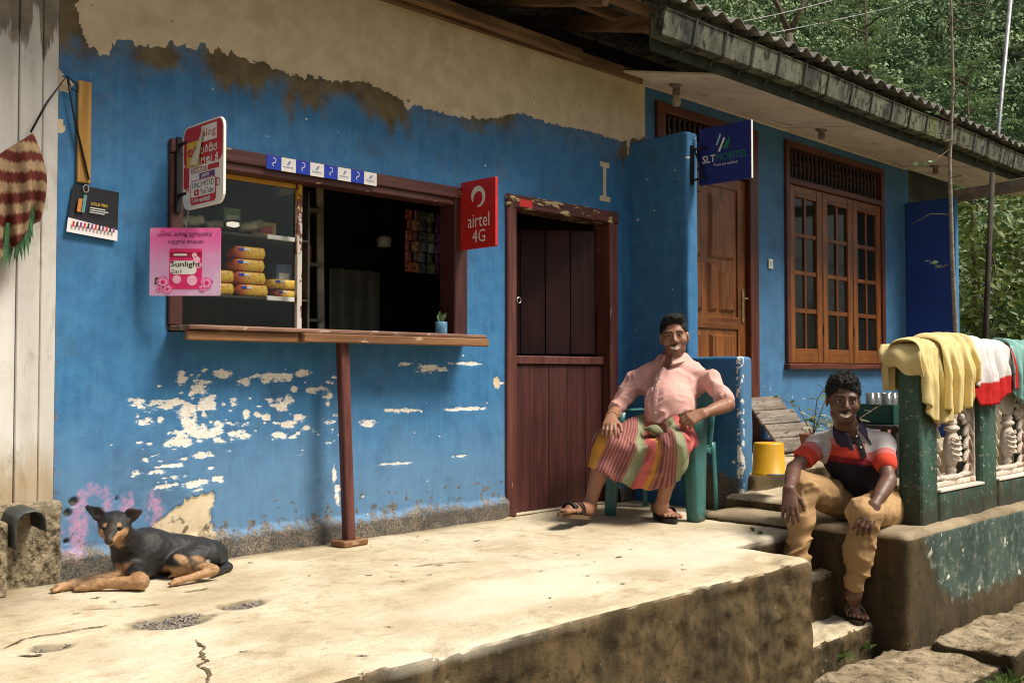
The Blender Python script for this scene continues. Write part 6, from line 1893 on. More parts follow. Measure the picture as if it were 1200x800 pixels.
def collar(parent, neck, up, fwd, r, h, mt, spread=.75, drop=.05, tilt=.35, name='collar'):
    """fold-over shirt collar: stand plus two pointed leaves"""
    up = unit(up); f = unit(fwd - up * np.dot(fwd, up)); l = np.cross(up, f)
    m = MB()
    n = 36
    def fn(u, v):
        a = -math.pi + spread * .5 + (2 * math.pi - spread) * u - math.pi / 2 * 0
        ang = a + math.pi          # opening faces forward
        c, s = math.cos(ang), math.sin(ang)
        edge = abs(2 * u - 1) ** 3
        rr = r * (1 + .14 * (c > 0) * c)
        if v < .35:
            k = v / .35
            z = -.012 + (h + .012) * k; q = rr * (1.02 - .03 * k)
        else:
            k = (v - .35) / .65
            z = h - (drop * (.85 + 1.0 * edge) + h * .35) * k; q = rr * (1.0 + .30 * k + .28 * edge * k)
        return neck + f * (c * q + .02 * edge * (v > .35)) + l * s * q + up * (z - .030 * max(0, c))
    m.grid(fn, n, 14)
    o = m.build(name, mt, parent, True)
    md = o.modifiers.new('thick', 'SOLIDIFY'); md.thickness = .004; md.offset = 0
    return o
collar(man1, A['neck'] + up1 * .000, up1, fw1, .074, .035, M_pink, .9, .045)
# button placket, cuffs
def on_surface(V, p, d, r=.018):
    q = V - p; t_ = q @ d; m = np.linalg.norm(q - t_[:, None] * d, axis=1) < r
    return p + d * (t_[m].max() if m.any() else 0)
def ribbon(parent, name, V, a, b, d, side, w, mt, n=16, lift=.003):
    m = MB()
    P_ = [on_surface(V, a * (1 - k / n) + b * k / n, d) for k in range(n + 1)]
    m.grid(lambda u, v: P_[int(round(v * n))] + side * (u - .5) * w + d * (lift - .002 * abs(2 * u - 1)), 4, n)
    return m.build(name, mt, parent, True)
shV = v_
sd1 = unit(np.cross(up1, fw1)); fz1 = unit(fw1 + np.array([0, 0, .15]))
a_ = A['neck'] - up1 * .085 + sd1 * 0; b_ = A['pelvis'] + up1 * .05
ribbon(man1, 'placket', shV, a_, b_, fz1, sd1, .032, M_pink)
for k in range(5):
    p = on_surface(shV, a_ * (1 - k / 4.4) + b_ * k / 4.4, fz1) + fz1 * .003
    one('button', M_wht, man1, lambda m: m.lathe([(.0055, 0), (.0055, .003), (.003, .004)], p, 8, fz1))
# sarong: both thighs under one cloth
S = SDF()
S.cone(A['Rhip'], A['Rknee'], .128, .080, .05); S.cone(A['Lhip'], A['Lknee'], .118, .082, .05)
S.cone(A['pelvis'] + (0, 0, -.0), A['pelvis'] + fw1 * .08, .148, .135, .06)
Rh2 = A['Rknee'] * .60 + A['Rank'] * .40; Lh2 = A['Lknee'] * .66 + A['Lank'] * .34
Rh2 = A['Rknee'] * .5 + A['Rank'] * .5; Lh2 = A['Lknee'] * .45 + A['Lank'] * .55
S.cone(A['Rknee'], Rh2, .080, .082, .04); S.cone(A['Lknee'], Lh2, .082, .082, .04)
for k in range(5):
    t_ = .35 + .65 * k / 4
    a = A['Rhip'] * (1 - t_) + A['Rknee'] * t_; b = A['Lhip'] * (1 - t_) + A['Lknee'] * t_
    mid = (a + b) / 2 - np.array([0, 0, .02 + .06 * t_])
    S.cone(a, mid, .055, .038, .05); S.cone(mid, b, .038, .055, .05)
for k in range(5):
    t_ = k / 4
    a = A['Rknee'] * (1 - t_) + Rh2 * t_; b = A['Lknee'] * (1 - t_) + Lh2 * t_
    mid = (a + b) / 2 + fw1 * .020 - np.array([0, 0, .05 + .11 * t_])
    S.cone(a + fw1 * .045, mid, .040, .030, .05); S.cone(mid, b + fw1 * .045, .030, .040, .05)
# hem cut
mh = (Rh2 + Lh2) / 2
kn_ = (A['Rknee'] + A['Lknee']) / 2
def post2(P, d):
    m = np.abs(d) < .06
    e = d.copy()
    if m.any():
        Q = P[m]
        low = sstep(.60, .34, Q[:, 2])
        rad = Q - (A['pelvis'] * .45 + kn_ * .55 + np.array([0, 0, .06]))
        ang = np.arctan2(rad @ VX, -rad[:, 2] + .12)
        e[m] = d[m] + np.sin(ang * 17 + 7 * vnoise(Q, 6, 4)) * (.002 + .008 * low) * (.4 + vnoise(Q, 5, 8)) + folds(Q, 41, .018, [(.7, -.7, .2), (.4, .5, .8)], 14.0)
        sxq = Q @ np.array([.7071, -.7071, 0]) - .7071 * 4.57
        hem = np.interp(sxq, [.44, .50, .60, .72, .85, .93, 1.0], [.34, .325, .265, .215, .205, .235, .265]) + .006 * np.sin(sxq * 60)
        e[m] = np.maximum(e[m], hem - Q[:, 2])
    return e
S.post = post2
# hollow so that the hem has a cloth edge
v_, f_ = S.mesh(.0062)
v_ = relax(v_, f_, 1, .4)
sx = v_ @ np.array([.7071, -.7071, 0]) - .7071 * 4.57
sx = sx + .45 * (v_[:, 2] - .36) * sstep(.98, .70, sx) * -1 + (vnoise(v_, 8, 5) - .5) * .012
sx = sx + 0.08 * np.clip(v_[:, 2] - .42, 0, .2) / .2 * sstep(.9, 1.05, sx)
YEL, MAR, GRN, RED = (.46, .22, .04), (.19, .055, .055), (.24, .25, .15), (.46, .11, .10)
bands = [(-9, MAR), (.440, YEL), (.505, MAR), (.695, GRN), (.765, RED), (.825, YEL), (.850, MAR), (.960, GRN), (1.040, RED), (1.2, MAR)]
cs_ = np.zeros((len(v_), 3))
for b0, cc in bands:
    k_ = sstep(b0 - .0035, b0 + .0035, sx)[:, None]; cs_ = cs_ * (1 - k_) + np.array(cc) * k_
lines = sstep(.30, .12, np.abs(((sx * 46) % 1) - .5)) * (np.abs(cs_ - np.array(MAR)).sum(1) < .02) * .6
cs_ = cs_ * (1 - lines[:, None]) + np.array((.40, .22, .18)) * lines[:, None]
fast_mesh('sarong', v_, f_, M_fab, man1, True, {'Col': cs_ * (.9 + .2 * fbm(v_, 10, 2))[:, None]})
kt = A['pelvis'] * .42 + kn_ * .58 + np.array([0, 0, .045])
S = SDF(); S.ell(kt, (.045, .035, .03)); S.cone(kt, kt + VX * .07 - np.array([0, 0, .03]), .028, .012); S.cone(kt, kt - VX * .06 + np.array([0, 0, .01]), .026, .010)
S.post = lambda P, d: d + folds(P, 5, .005, [(1, 0, .4), (.2, 1, .5)], 22)
v_, f_ = S.mesh(.006); fast_mesh('sarong_knot', v_, f_, M_fab, man1, True, {'Col': np.tile(np.array(GRN) * .8, (len(v_), 1))})
one('bracelet', mat('thread_bracelet', (.45, .25, .10), .8, .4, 60, 0), man1, lambda m: m.tube([A['Rwri'] * .88 + A['Relb'] * .12 + .036 * (math.cos(a) * unit(np.cross(A['Rwri'] - A['Relb'], (0, 0, 1))) + math.sin(a) * unit(np.cross(np.cross(A['Rwri'] - A['Relb'], (0, 0, 1)), A['Rwri'] - A['Relb']))) for a in np.linspace(0, 6.29, 17)], .004, 6, False))
sandal(man1, Rheel, Rtoe, M_leather, M_sole, .052, .024, ((.44, .05), (.66, .045)), s=1.05)
sandal(man1, Lheel, Ltoe, M_leather, M_leather, .052, .024, ((.44, .05), (.66, .045)), s=1.05)

# ---- man seated on the ledge
SKIN2 = (.13, .064, .044)
man2 = thing('person', 'person in striped polo shirt and tan trousers sitting on the ledge', 'person', (5.4, -1.85, -.4))
B = dict(pelvis=(5.726, -1.845, 0.152), chest=(5.561, -1.804, 0.396), neck=(5.509, -1.775, 0.588), head=(5.409, -1.802, 0.748),
         Rsh=(5.499, -1.604, 0.492), Lsh=(5.576, -1.951, 0.505), Relb=(5.228, -1.597, 0.361), Rwri=(4.976, -1.708, 0.275), Lelb=(5.41, -2.06, 0.314), Lwri=(5.204, -2.075, 0.2),
         Rhip=(5.676, -1.723, 0.135), Lhip=(5.675, -1.92, 0.134), Rknee=(5.206, -1.656, 0.266), Lknee=(5.201, -2.028, 0.151), Rank=(5.12, -1.679, -0.127), Lank=(5.241, -1.936, -0.275))
B = {k: np.array(v) for k, v in B.items()}
Lh_, Lt_ = np.array((5.536, -1.745, -0.415)), np.array((5.222, -1.973, -0.425))
Lh_ = Lt_ + unit(Lh_ - Lt_) * .26
Rh_, Rt_ = B['Rank'] + np.array([.06, .03, -.085]), B['Rank'] + np.array([-.18, -.08, -.085])
fw2 = np.array([-.72, -.69, 0]); fw2 = unit(fw2)
Rb = frame_of(unit(np.array([-.80, -.60, -.10])), unit(np.array([.02, -.05, 1])))
S = SDF()
S.cone(B['pelvis'], B['chest'], .115, .115, .05); S.cone(B['chest'], B['neck'], .10, .06, .05); S.cone(B['Rsh'], B['Lsh'], .05, .05, .04)
add_head(S, B['head'], Rb, 1.08, B['neck'])
for s_ in ('R', 'L'):
    S.chain([B[s_ + 'sh'] - (0, 0, .01), B[s_ + 'elb'], B[s_ + 'wri']], [.043, .041, .028], .02)
    S.cone(B[s_ + 'elb'] * .75 + B[s_ + 'wri'] * .25, B[s_ + 'elb'] * .4 + B[s_ + 'wri'] * .6, .043, .034, .02)
    S.chain([B[s_ + 'hip'], B[s_ + 'knee'], B[s_ + 'ank']], [.072, .048, .036], .03)
add_hand(S, B['Rwri'], (-.030, -.020, -.10), (-.75, -.45, -.10), VX, 1.08, (.15, .25, .2), .14)
add_hand(S, B['Lwri'], (-.075, .010, -.085), (-.60, -.55, .45), -VX, 1.08, (.22, .30, .25), .13)
add_foot(S, B['Lank'], Lh_, Lt_, 1.08); add_foot(S, B['Rank'], Rh_, Rt_, 1.08)
v_, f_ = S.mesh(.0048)
v_ = relax(v_, f_, 1, .35)
col = head_colors(v_, B['head'], Rb, 1.08, SKIN2, .30, .65, (.020, .016, .015))
fast_mesh('body', v_, f_, M_skin, man2, True, {'Col': col * (.85 + .3 * fbm(v_, 14, 13))[:, None]})
hair(man2, B['head'], Rb, 1.08, True, 8)
# polo shirt
S = SDF(); up2 = unit(B['neck'] - B['pelvis'])
S.cone(B['pelvis'] - up2 * .01, B['chest'], .142, .148, .06); S.cone(B['chest'], B['neck'] - up2 * .05, .142, .078, .05)
for s_ in ('R', 'L'):
    sh, el = B[s_ + 'sh'], B[s_ + 'elb']
    S.cone(B['neck'] - up2 * .030, sh + up2 * .004, .055, .050, .045)
    S.cone(B['chest'] * .5 + sh * .5 - up2 * .02, sh - up2 * .015, .090, .062, .05)
    S.cone(sh - up2 * .010, sh * .45 + el * .55, .060, .062, .03)
S.ell(B['neck'] + up2 * .03, (.062, .062, .085), None, .01, -1)
S.ell(B['neck'] + fw2 * .07 - up2 * .02, (.026, .026, .07), None, .01, -1)
def post3(P, d):
    m = np.abs(d) < .05; e = d.copy()
    if m.any():
        Q = P[m]; e[m] = d[m] + folds(Q, 13, .019, [(.7, -.7, .8), (-.6, .6, 1.1)], 11) + folds(Q, 33, .009, [(.5, -.9, .3)], 22.0)
    return e
S.post = post3
v_, f_ = S.mesh(.0062); v_ = relax(v_, f_, 1, .4)
z_ = v_[:, 2] + .02 * np.sin(v_ @ VX * 5) + .0 * v_[:, 0]
WH, SAL, ORG, MRN, NVY = (.50, .46, .45), (.58, .17, .16), (.62, .065, .035), (.20, .018, .025), (.020, .016, .026)
cc = np.zeros((len(v_), 3)); cc[:] = NVY
for z0, c0_ in ((.402, MRN), (.436, ORG), (.492, SAL), (.530, WH)):
    k_ = sstep(z0 - .0035, z0 + .0035, z_)[:, None]; cc = cc * (1 - k_) + np.array(c0_) * k_
for s_ in ('R', 'L'):
    sh, el = B[s_ + 'sh'], B[s_ + 'elb']; d_ = unit(el - sh); t_ = (v_ - sh) @ d_; r_ = np.linalg.norm(v_ - sh - t_[:, None] * d_, axis=1)
    L_ = np.linalg.norm(el - sh)
    m = (r_ < .105) & (t_ > .02) & (((v_ - B['chest']) @ unit(sh - B['chest'])) > .10)
    for t0, c0_ in ((.02, WH), (.30 * L_, SAL), (.45 * L_, ORG), (.72 * L_, MRN), (.77 * L_, NVY)):
        k_ = (m * sstep(t0 - .0035, t0 + .0035, t_))[:, None]; cc = cc * (1 - k_) + np.array(c0_) * k_
fast_mesh('polo_shirt', v_, f_, M_fab, man2, True, {'Col': cc * (.92 + .16 * fbm(v_, 10, 5))[:, None]})
M_navyc = mat('navy_collar_cloth', (.045, .035, .065), .9, .15, 30, .2, 300, .15)
collar(man2, B['neck'] + up2 * .0, up2, fw2, .072, .035, M_navyc, .8, .05)
sd2 = unit(np.cross(up2, fw2)); fz2 = unit(fw2 + np.array([0, 0, .1]))
a_, b_ = B['neck'] - up2 * .06, B['chest'] + up2 * .015
ribbon(man2, 'placket', v_, a_, b_, fz2, sd2, .034, flat('black_placket', (.012, .010, .014)), 10)
for k in range(2):
    p = on_surface(v_, a_ * (1 - k * .5) + b_ * k * .5, fz2) + fz2 * .003
    one('button', M_wht, man2, lambda m: m.lathe([(.006, 0), (.006, .003), (.003, .004)], p, 8, fz2))
# trousers
S = SDF()
S.cone(B['pelvis'] - up2 * .03, B['pelvis'] + up2 * .05, .140, .13, .05)
for s_ in ('R', 'L'):
    hp, kn, an = B[s_ + 'hip'], B[s_ + 'knee'], B[s_ + 'ank']
    S.cone(hp, kn, .118, .082, .04)
    S.cone(kn, kn * .5 + an * .5, .082, .072, .03); S.cone(kn * .5 + an * .5, an, .072, .056, .03)
an = B['Lank']; S.plane(an + unit(an - B['Lknee']) * .012, unit(an - B['Lknee']), .004) if False else None
def post4(P, d):
    m = np.abs(d) < .06; e = d.copy()
    if m.any():
        Q = P[m]; f = 0
        for kn, an, sd in ((B['Rknee'], B['Rank'], 1), (B['Lknee'], B['Lank'], 2)):
            ax_ = unit(an - kn); t_ = (Q - kn) @ ax_ / np.linalg.norm(an - kn)
            r_ = np.linalg.norm(Q - kn - ((Q - kn) @ ax_)[:, None] * ax_, axis=1)
            lo = sstep(.50, .95, t_) * (r_ < .13)
            sl = Q @ VX
            f = f + (.5 - (1 - np.abs(2 * vnoise(np.stack([t_ * 9 + sl * 9 * (1 if sd == 1 else -1), sl * 5, Q[:, 1] * 5], 1), 1.0, sd + 60) - 1)) ** 2) * (.008 + .026 * lo) * (t_ > 0) * (r_ < .13)
        e[m] = d[m] + f + folds(Q, 53, .019, [(.9, .3, .6), (.5, .5, -.9)], 10.0) + folds(Q, 63, .009, [(.3, -.9, .7), (.8, .4, .1)], 20.0)
    return e
S.post = post4
v_, f_ = S.mesh(.0062); v_ = relax(v_, f_, 1, .35)
fast_mesh('trousers', v_, f_, M_fab, man2, True, {'Col': np.tile(np.array((.41, .255, .125)), (len(v_), 1)) * (.88 + .24 * fbm(v_, 7, 15))[:, None]})
M_strap2 = mat('brown_strap', (.045, .028, .020), .55, .3, 20, .2, 90, .35)
M_strapl = mat('pale_strap', (.26, .20, .14), .6, .3, 20, .2, 90, .3)
sandal(man2, Lh_, Lt_, M_strapl, M_strap2, .052, .024, ((.40, .022), (.55, .022), (.70, .026)), s=1.06)
sandal(man2, Rh_, Rt_, M_strapl, M_strap2, .052, .024, ((.45, .022), (.62, .026)), s=1.06)

# ------------------------------------------------------------------ dog lying by the wall
dog = thing('dog', 'black and tan dog lying on the platform by the blue wall', 'dog', (2.1, -.2, 0))
D = dict(chest=(2.021, -0.231, 0.092), withers=(2.065, -0.235, 0.132), mid=(2.201, -0.227, 0.08), loin=(2.303, -0.23, 0.079), rump=(2.386, -0.227, 0.057), neck0=(1.974, -0.257, 0.145), neck1=(1.907, -0.321, 0.218), skull=(1.872, -0.345, 0.268), nose=(1.806, -0.439, 0.215),
         sho=(1.984, -0.278, 0.059), elb=(1.93, -0.476, 0.04), paw=(1.75, -0.316, 0.022), felb=(1.967, -0.267, 0.045), fpaw=(1.676, -0.266, 0.022), fwr=(1.743, -0.264, 0.026), wr=(1.804, -0.339, 0.028),
         hip=(2.324, -0.293, 0.077), knee=(2.16, -0.341, 0.066), hock=(2.252, -0.488, 0.04), toe=(2.077, -0.482, 0.02), toe2=(2.148, -0.334, 0.022), hock2=(2.232, -0.404, 0.05), tail0=(2.417, -0.243, 0.035), tail1=(2.393, -0.355, 0.022), tail2=(2.272, -0.443, 0.02))
D = {k: np.array(v) for k, v in D.items()}
S = SDF()
S.cone(D['chest'], D['withers'], .088, .080, .05); S.cone(D['chest'], D['mid'], .085, .076, .05); S.cone(D['withers'], D['loin'], .078, .062, .05); S.cone(D['mid'], D['rump'], .074, .070, .05)
S.cone(D['neck0'], D['neck1'], .072, .056, .04)
hf = unit(D['nose'] - D['skull']); HR = frame_of(hf, (0, .0, 1)); hl, hu = HR[0], HR[2]
S.ell(D['skull'], (.066, .062, .055), HR, .02)
for k in (-1, 1): S.ell(D['skull'] + hf * .035 + hl * k * .028 - hu * .012, (.028, .030, .026), HR, .02)
S.cone(D['skull'] + hf * .02 + hu * -.005, D['nose'] - hf * .016, .042, .024, .015)
S.ell(D['nose'] + hu * .006, (.017, .012, .012), HR, .006)
S.cone(D['skull'] + hf * .03 - hu * .026, D['nose'] - hf * .02 - hu * .018, .026, .015, .010)
for k, tip in ((1, (1.786, -0.261, 0.343)), (-1, (1.953, -0.428, 0.325))):
    tip = np.array(tip); b0 = D['skull'] + hl * k * .046 - hf * .010 + hu * .030
    if np.linalg.norm(tip - b0) > np.linalg.norm(tip - (b0 - 2 * hl * k * .046)): b0 = b0 - 2 * hl * k * .046
    d_ = unit(tip - b0); nrm = unit(hf + .4 * hu); sd_ = unit(np.cross(d_, nrm)); nr = np.cross(sd_, d_)
    L_ = np.linalg.norm(tip - b0)
    S.ell(b0 + d_ * L_ * .28, (L_ * .42, .030, .012), np.array([d_, sd_, nr]), .012)
    S.ell(b0 + d_ * L_ * .62, (L_ * .42, .016, .008), np.array([d_, sd_, nr]), .012)
    S.ell(b0 + d_ * L_ * .42 + nr * np.sign(np.dot(nr, hf)) * .010, (L_ * .38, .018, .008), np.array([d_, sd_, nr]), .006, -1)
S.cone(D['chest'], D['sho'], .075, .05, .03)
S.chain([D['sho'], D['elb'], D['wr'], D['paw']], [.046, .030, .0195, .020], .02)
S.chain([D['chest'] + (-.02, -.0, -.03), D['felb'], D['fwr'], D['fpaw']], [.042, .028, .0185, .019], .02)
for pw_, fr_m in ((D['paw'], D['wr']), (D['fpaw'], D['fwr'])):
    d_ = unit(pw_ - fr_m); sd_ = unit(np.cross(d_, (0, 0, 1)))
    for k in (-1.5, -.5, .5, 1.5):
        S.cone(pw_ + sd_ * .009 * k, pw_ + d_ * .026 + sd_ * .010 * k - np.array([0, 0, .006]), .011, .0095, .004)
S.cone(D['hip'], D['knee'], .068, .042, .03); S.chain([D['knee'], D['hock'] + (0, 0, .01)], [.040, .020], .02)
S.chain([D['hock'], D['toe']], [.020, .019], .012)
S.chain([D['hock2'], D['toe2']], [.020, .018], .012)
S.cone(D['knee'] + (0, .03, 0), D['hock2'], .035, .02, .02)
for pw_, fr_m in ((D['toe'], D['hock']), (D['toe2'], D['hock2'])):
    d_ = unit(pw_ - fr_m); sd_ = unit(np.cross(d_, (0, 0, 1)))
    for k in (-1, 0, 1): S.cone(pw_ + sd_ * .009 * k, pw_ + d_ * .022 + sd_ * .011 * k - np.array([0, 0, .004]), .010, .009, .004)
S.chain([D['rump'], D['tail0'], D['tail1'], D['tail2']], [.03, .024, .018, .012], .02)
for k in (-1, 1):
    S.ell(D['skull'] + hf * .056 + hl * k * .030 + hu * .010, (.009, .009, .008), HR, .004, -1)
S.post = lambda P, d: d + (vnoise(P, 70, 3) - .5) * .004 + (vnoise(P, 16, 9) - .5) * .008
v_, f_ = S.mesh(.0042); v_ = relax(v_, f_, 1, .35)
BLK, TAN = np.array((.014, .013, .013)), np.array((.36, .205, .10))
tan = np.zeros(len(v_))
def near_seg(a, b, r0, r1):
    ab = b - a; t_ = np.clip(((v_ - a) @ ab) / (ab @ ab), 0, 1)
    return sstep(r1, r0, np.linalg.norm(v_ - a - t_[:, None] * ab, axis=1))
for a, b, r in (('elb', 'wr', .040), ('wr', 'paw', .06), ('felb', 'fwr', .040), ('fwr', 'fpaw', .06), ('hock', 'toe', .045), ('hock2', 'toe2', .045)):
    t0 = D[a] * (.92 if a in ('elb', 'felb') else 1) + D[b] * (.08 if a in ('elb', 'felb') else 0)
    tan = np.maximum(tan, near_seg(t0, D[b], r, r + .018))
q = (v_ - D['skull']) @ HR.T
x, y, z = q[:, 0], q[:, 1], q[:, 2]
hd = np.linalg.norm(v_ - D['skull'], axis=1) < .14
nn_ = (vnoise(v_, 60, 5) - .5) * .012
muz = sstep(.030, .046, y + nn_ - .3 * np.maximum(0, z)) * sstep(.013, .020, np.abs(x) + .5 * np.maximum(0, -z) + nn_) * hd * (z < .012)
muz = np.maximum(muz, sstep(.03, .05, y) * sstep(-.008, -.016, z) * hd)
brow = sstep(.013, .008, np.sqrt((np.abs(x) - .027) ** 2 + (y - .048) ** 2 + (z - .026) ** 2)) * hd
tan = np.maximum(tan, np.maximum(muz, brow))
for c_, r in (((1.885, -0.292, 0.07), .034), ((1.946, -0.311, 0.072), .030)):
    tan = np.maximum(tan, sstep(r + .01, r - .012, np.linalg.norm(v_ - np.array(c_), axis=1) + nn_))
tan = np.maximum(tan, near_seg(np.array((2.139, -0.365, 0.116)), np.array((2.18, -0.403, 0.057)), .012, .026) * .9)
tan = np.maximum(tan, near_seg(np.array((2.18, -0.403, 0.057)), np.array((2.3, -0.394, 0.025)), .016, .030) * .9)
col = BLK + (TAN - BLK) * np.clip(tan, 0, 1)[:, None]
wh = sstep(.022, .010, np.linalg.norm(v_ - np.array((2.285, -0.366, 0.053)), axis=1))[:, None]
col = col * (1 - wh) + np.array((.55, .48, .40)) * wh
nose = sstep(.020, .013, np.linalg.norm(v_ - D['nose'], axis=1))[:, None]; col = col * (1 - nose) + np.array((.010, .009, .009)) * nose
ns = (np.abs(x) < .012 + nn_ * .4) * (y > .04) * (z > 0) * hd
col[ns.astype(bool)] = (.03, .018, .012)
for k in (-1, 1):
    ey = sstep(.010, .006, np.linalg.norm(v_ - (D['skull'] + hf * .052 + hl * k * .030 + hu * .009), axis=1))[:, None]; col = col * (1 - ey) + np.array((.008, .006, .005)) * ey
ear = (np.linalg.norm(v_ - D['skull'], axis=1) < .16) & (z > .03) & (y > -.02) & (np.abs(x) > .06)
col[ear] = col[ear] * .6 + np.array((.09, .04, .025)) * .4
col *= (.8 + .4 * fbm(v_ * np.array([1, 1, 2.0]), 30, 6))[:, None]
M_fur = attr_mat('short_fur', 'Col', .46, .4, .8, 420, .3, 0, (.6, 1, 1.8))
fast_mesh('body', v_, f_, M_fur, dog, True, {'Col': col})
M_eye = NT('dog_eye'); M_eye.base((.015, .008, .005)); M_eye.set(.08, .6); M_eye = M_eye.m
for k in (-1, 1):
    c_ = D['skull'] + hf * .050 + hl * k * .030 + hu * .009
    one('eye', M_eye, dog, lambda m: m.lathe([(.001, -.0075), (.006, -.005), (.0078, 0), (.006, .005), (.001, .0075)], c_, 10, hf), True)

# ------------------------------------------------------------------ balustrade with cast relief panels
bal = thing('balustrade', 'dark green balustrade with pale cast relief panels on the ledge', 'balustrade', (6.6, -2.1, .05))
def post_mat():
    t = NT('chipped_green_paint'); v = t.coord()
    n = t.noise(t.map(v, (1, 1, .4)), 6, 6, .65)
    c = t.mix(t.ramp(n, .3, .7), (0.022, 0.062, 0.045), (0.055, 0.125, 0.09))
    c = t.mix(t.ramp(t.noise(v, 34, 4, .7), .60, .65), c, (.32, .30, .22))
    c = t.mix(t.math('MULTIPLY', t.ramp(t.noise(t.map(v, (1, 1, .25)), 7, 5, .7), .56, .68), .8), c, (.15, .085, .03))
    sz = t.n('ShaderNodeSeparateXYZ'); t.l(t.n('ShaderNodeNewGeometry').outputs['Position'], sz.inputs[0])
    c = t.mix(t.math('MULTIPLY', t.ramp(t.math('ADD', sz.outputs[2], t.math('MULTIPLY', t.noise(v, 18, 5, .7), .6)), .62, .35), .85), c, (.035, .03, .02))
    t.base(c); t.set(.6, .35); t.bump(t.noise(v, 50, 4), .35, .006); return t.m
M_post = post_mat()
PX = [(5.665, 5.885), (6.545, 6.79), (7.47, 7.71), (8.40, 8.64), (9.2, 9.44)]
for a, b in PX:
    one('post', M_post, bal, lambda m: m.box(a, b, -2.135, -2.00, 0.03, 0.985, .012))
for k in range(4):
    one('kerb', M_ledgek if False else M_post, bal, lambda m: m.box(PX[k][1] + .001, PX[k + 1][0] - .001, -2.142, -2.0, .03, .215, .012))
    one('kerb_cap', M_soff, bal, lambda m: m.box(PX[k][1] + .001, PX[k + 1][0] - .001, -2.15, -2.01, .2155, .232, .006))
    one('top_rail', M_post, bal, lambda m: m.box(PX[k][1] + .001, PX[k + 1][0] - .001, -2.13, -2.01, .90, .98, .012))
# relief: acanthus vase, pierced; each leaf a flat pointed blade with a raised rib
S = SDF()
def blade(p, q, w, y=-.006, rib=True, k=.003):
    p = np.array([p[0], y, p[1]]); q = np.array([q[0], y, q[1]])
    d = unit(q - p); sd = np.array([-d[2], 0, d[0]])
    S.ell((p + q) / 2, (np.linalg.norm(q - p) / 2, w, .016), np.array([d, sd, (0, 1, 0)]), k)
    if rib: S.cone(p + (0, -.014, 0), q * .85 + p * .15 + (0, -.014, 0), .0055, .003, .002)
for s in (-1, 1):
    S.rbox((s * .318, 0, .335), (.012, .022, .335), None, .005, .003)
    for (a, b) in (((.005, .37), (.030, .655)), ((.02, .38), (.115, .64)), ((.035, .385), (.185, .585))):
        blade((s * a[0], a[1]), (s * b[0], b[1]), .024)
    # scroll arm arching out and drooping leaflets
    pts = [(.06, .40), (.12, .455), (.19, .455), (.235, .40), (.245, .33), (.24, .25), (.235, .17), (.24, .09)]
    S.chain([np.array([s * a, -.004, b]) for a, b in pts], [.010, .013, .013, .013, .012, .011, .010, .008], .003)
    for i in range(3, 8):
        a, b = pts[i]
        blade((s * (a + .004), b + .02), (s * (a + .058), b - .055), .014); blade((s * (a - .004), b + .02), (s * (a - .062), b - .05), .014)
    S.ell((s * .265, -.006, .535), (.030, .020, .045), None, .003); blade((s * .20, .47), (s * .275, .62), .018)
    S.ell((s * .150, -.01, .40), (.022, .018, .022), None, .003)
    blade((s * .07, .04), (s * .20, .055), .018); blade((s * .17, .05), (s * .30, .05), .016)
S.ell((0, -.006, .215), (.078, .042, .115), None, .004); S.ell((0, -.008, .335), (.086, .036, .022), None, .006); S.ell((0, -.006, .368), (.055, .03, .018), None, .006)
S.ell((0, 0, .085), (.045, .03, .03), None, .004); S.ell((0, 0, .045), (.105, .036, .022), None, .004)
for k in range(5): S.chain([np.array([(.074 - .007 * abs(k - 2)) * math.sin(a), -.055 + .030 * (1 - math.cos(a)), .165 + .032 * k - .022 * math.cos(a)]) for a in np.linspace(-1.25, 1.25, 7)], [.0055] * 7, .002)
S.rbox((0, 0, .014), (.325, .026, .016), None, .005, .003); S.rbox((0, 0, .655), (.325, .026, .016), None, .005, .003)
S.post = lambda P, d: d + (vnoise(P, 60, 7) - .5) * .004
v_, f_ = S.mesh(.0072)
M_relief = NT('weathered_white_cast'); t = M_relief; v = t.coord()
c = t.mix(t.ramp(t.noise(v, 5, 5), .3, .7), (.52, .43, .36), (.66, .58, .50))
c = t.mix(t.math('MULTIPLY', t.ramp(t.noise(t.map(v, (1, 1, .3)), 6, 6, .7), .53, .68), .8), c, (.26, .14, .07))
t.base(c); t.set(.85, .2); t.bump(t.noise(v, 60, 4), .3, .005); M_relief = M_relief.m
rl = None
for k in range(4):
    cx_ = (PX[k][1] + PX[k + 1][0]) / 2; w_ = (PX[k + 1][0] - PX[k][1])
    if rl is None:
        rl = fast_mesh('relief_panel', v_, f_, M_relief); o = rl
    else:
        o = rl.copy(); COL.objects.link(o)
    o.parent = bal; o.location = (cx_ - 6.6, -2.075 + 2.1, .234 - .05); o.scale = (w_ / .66, 1, 1)

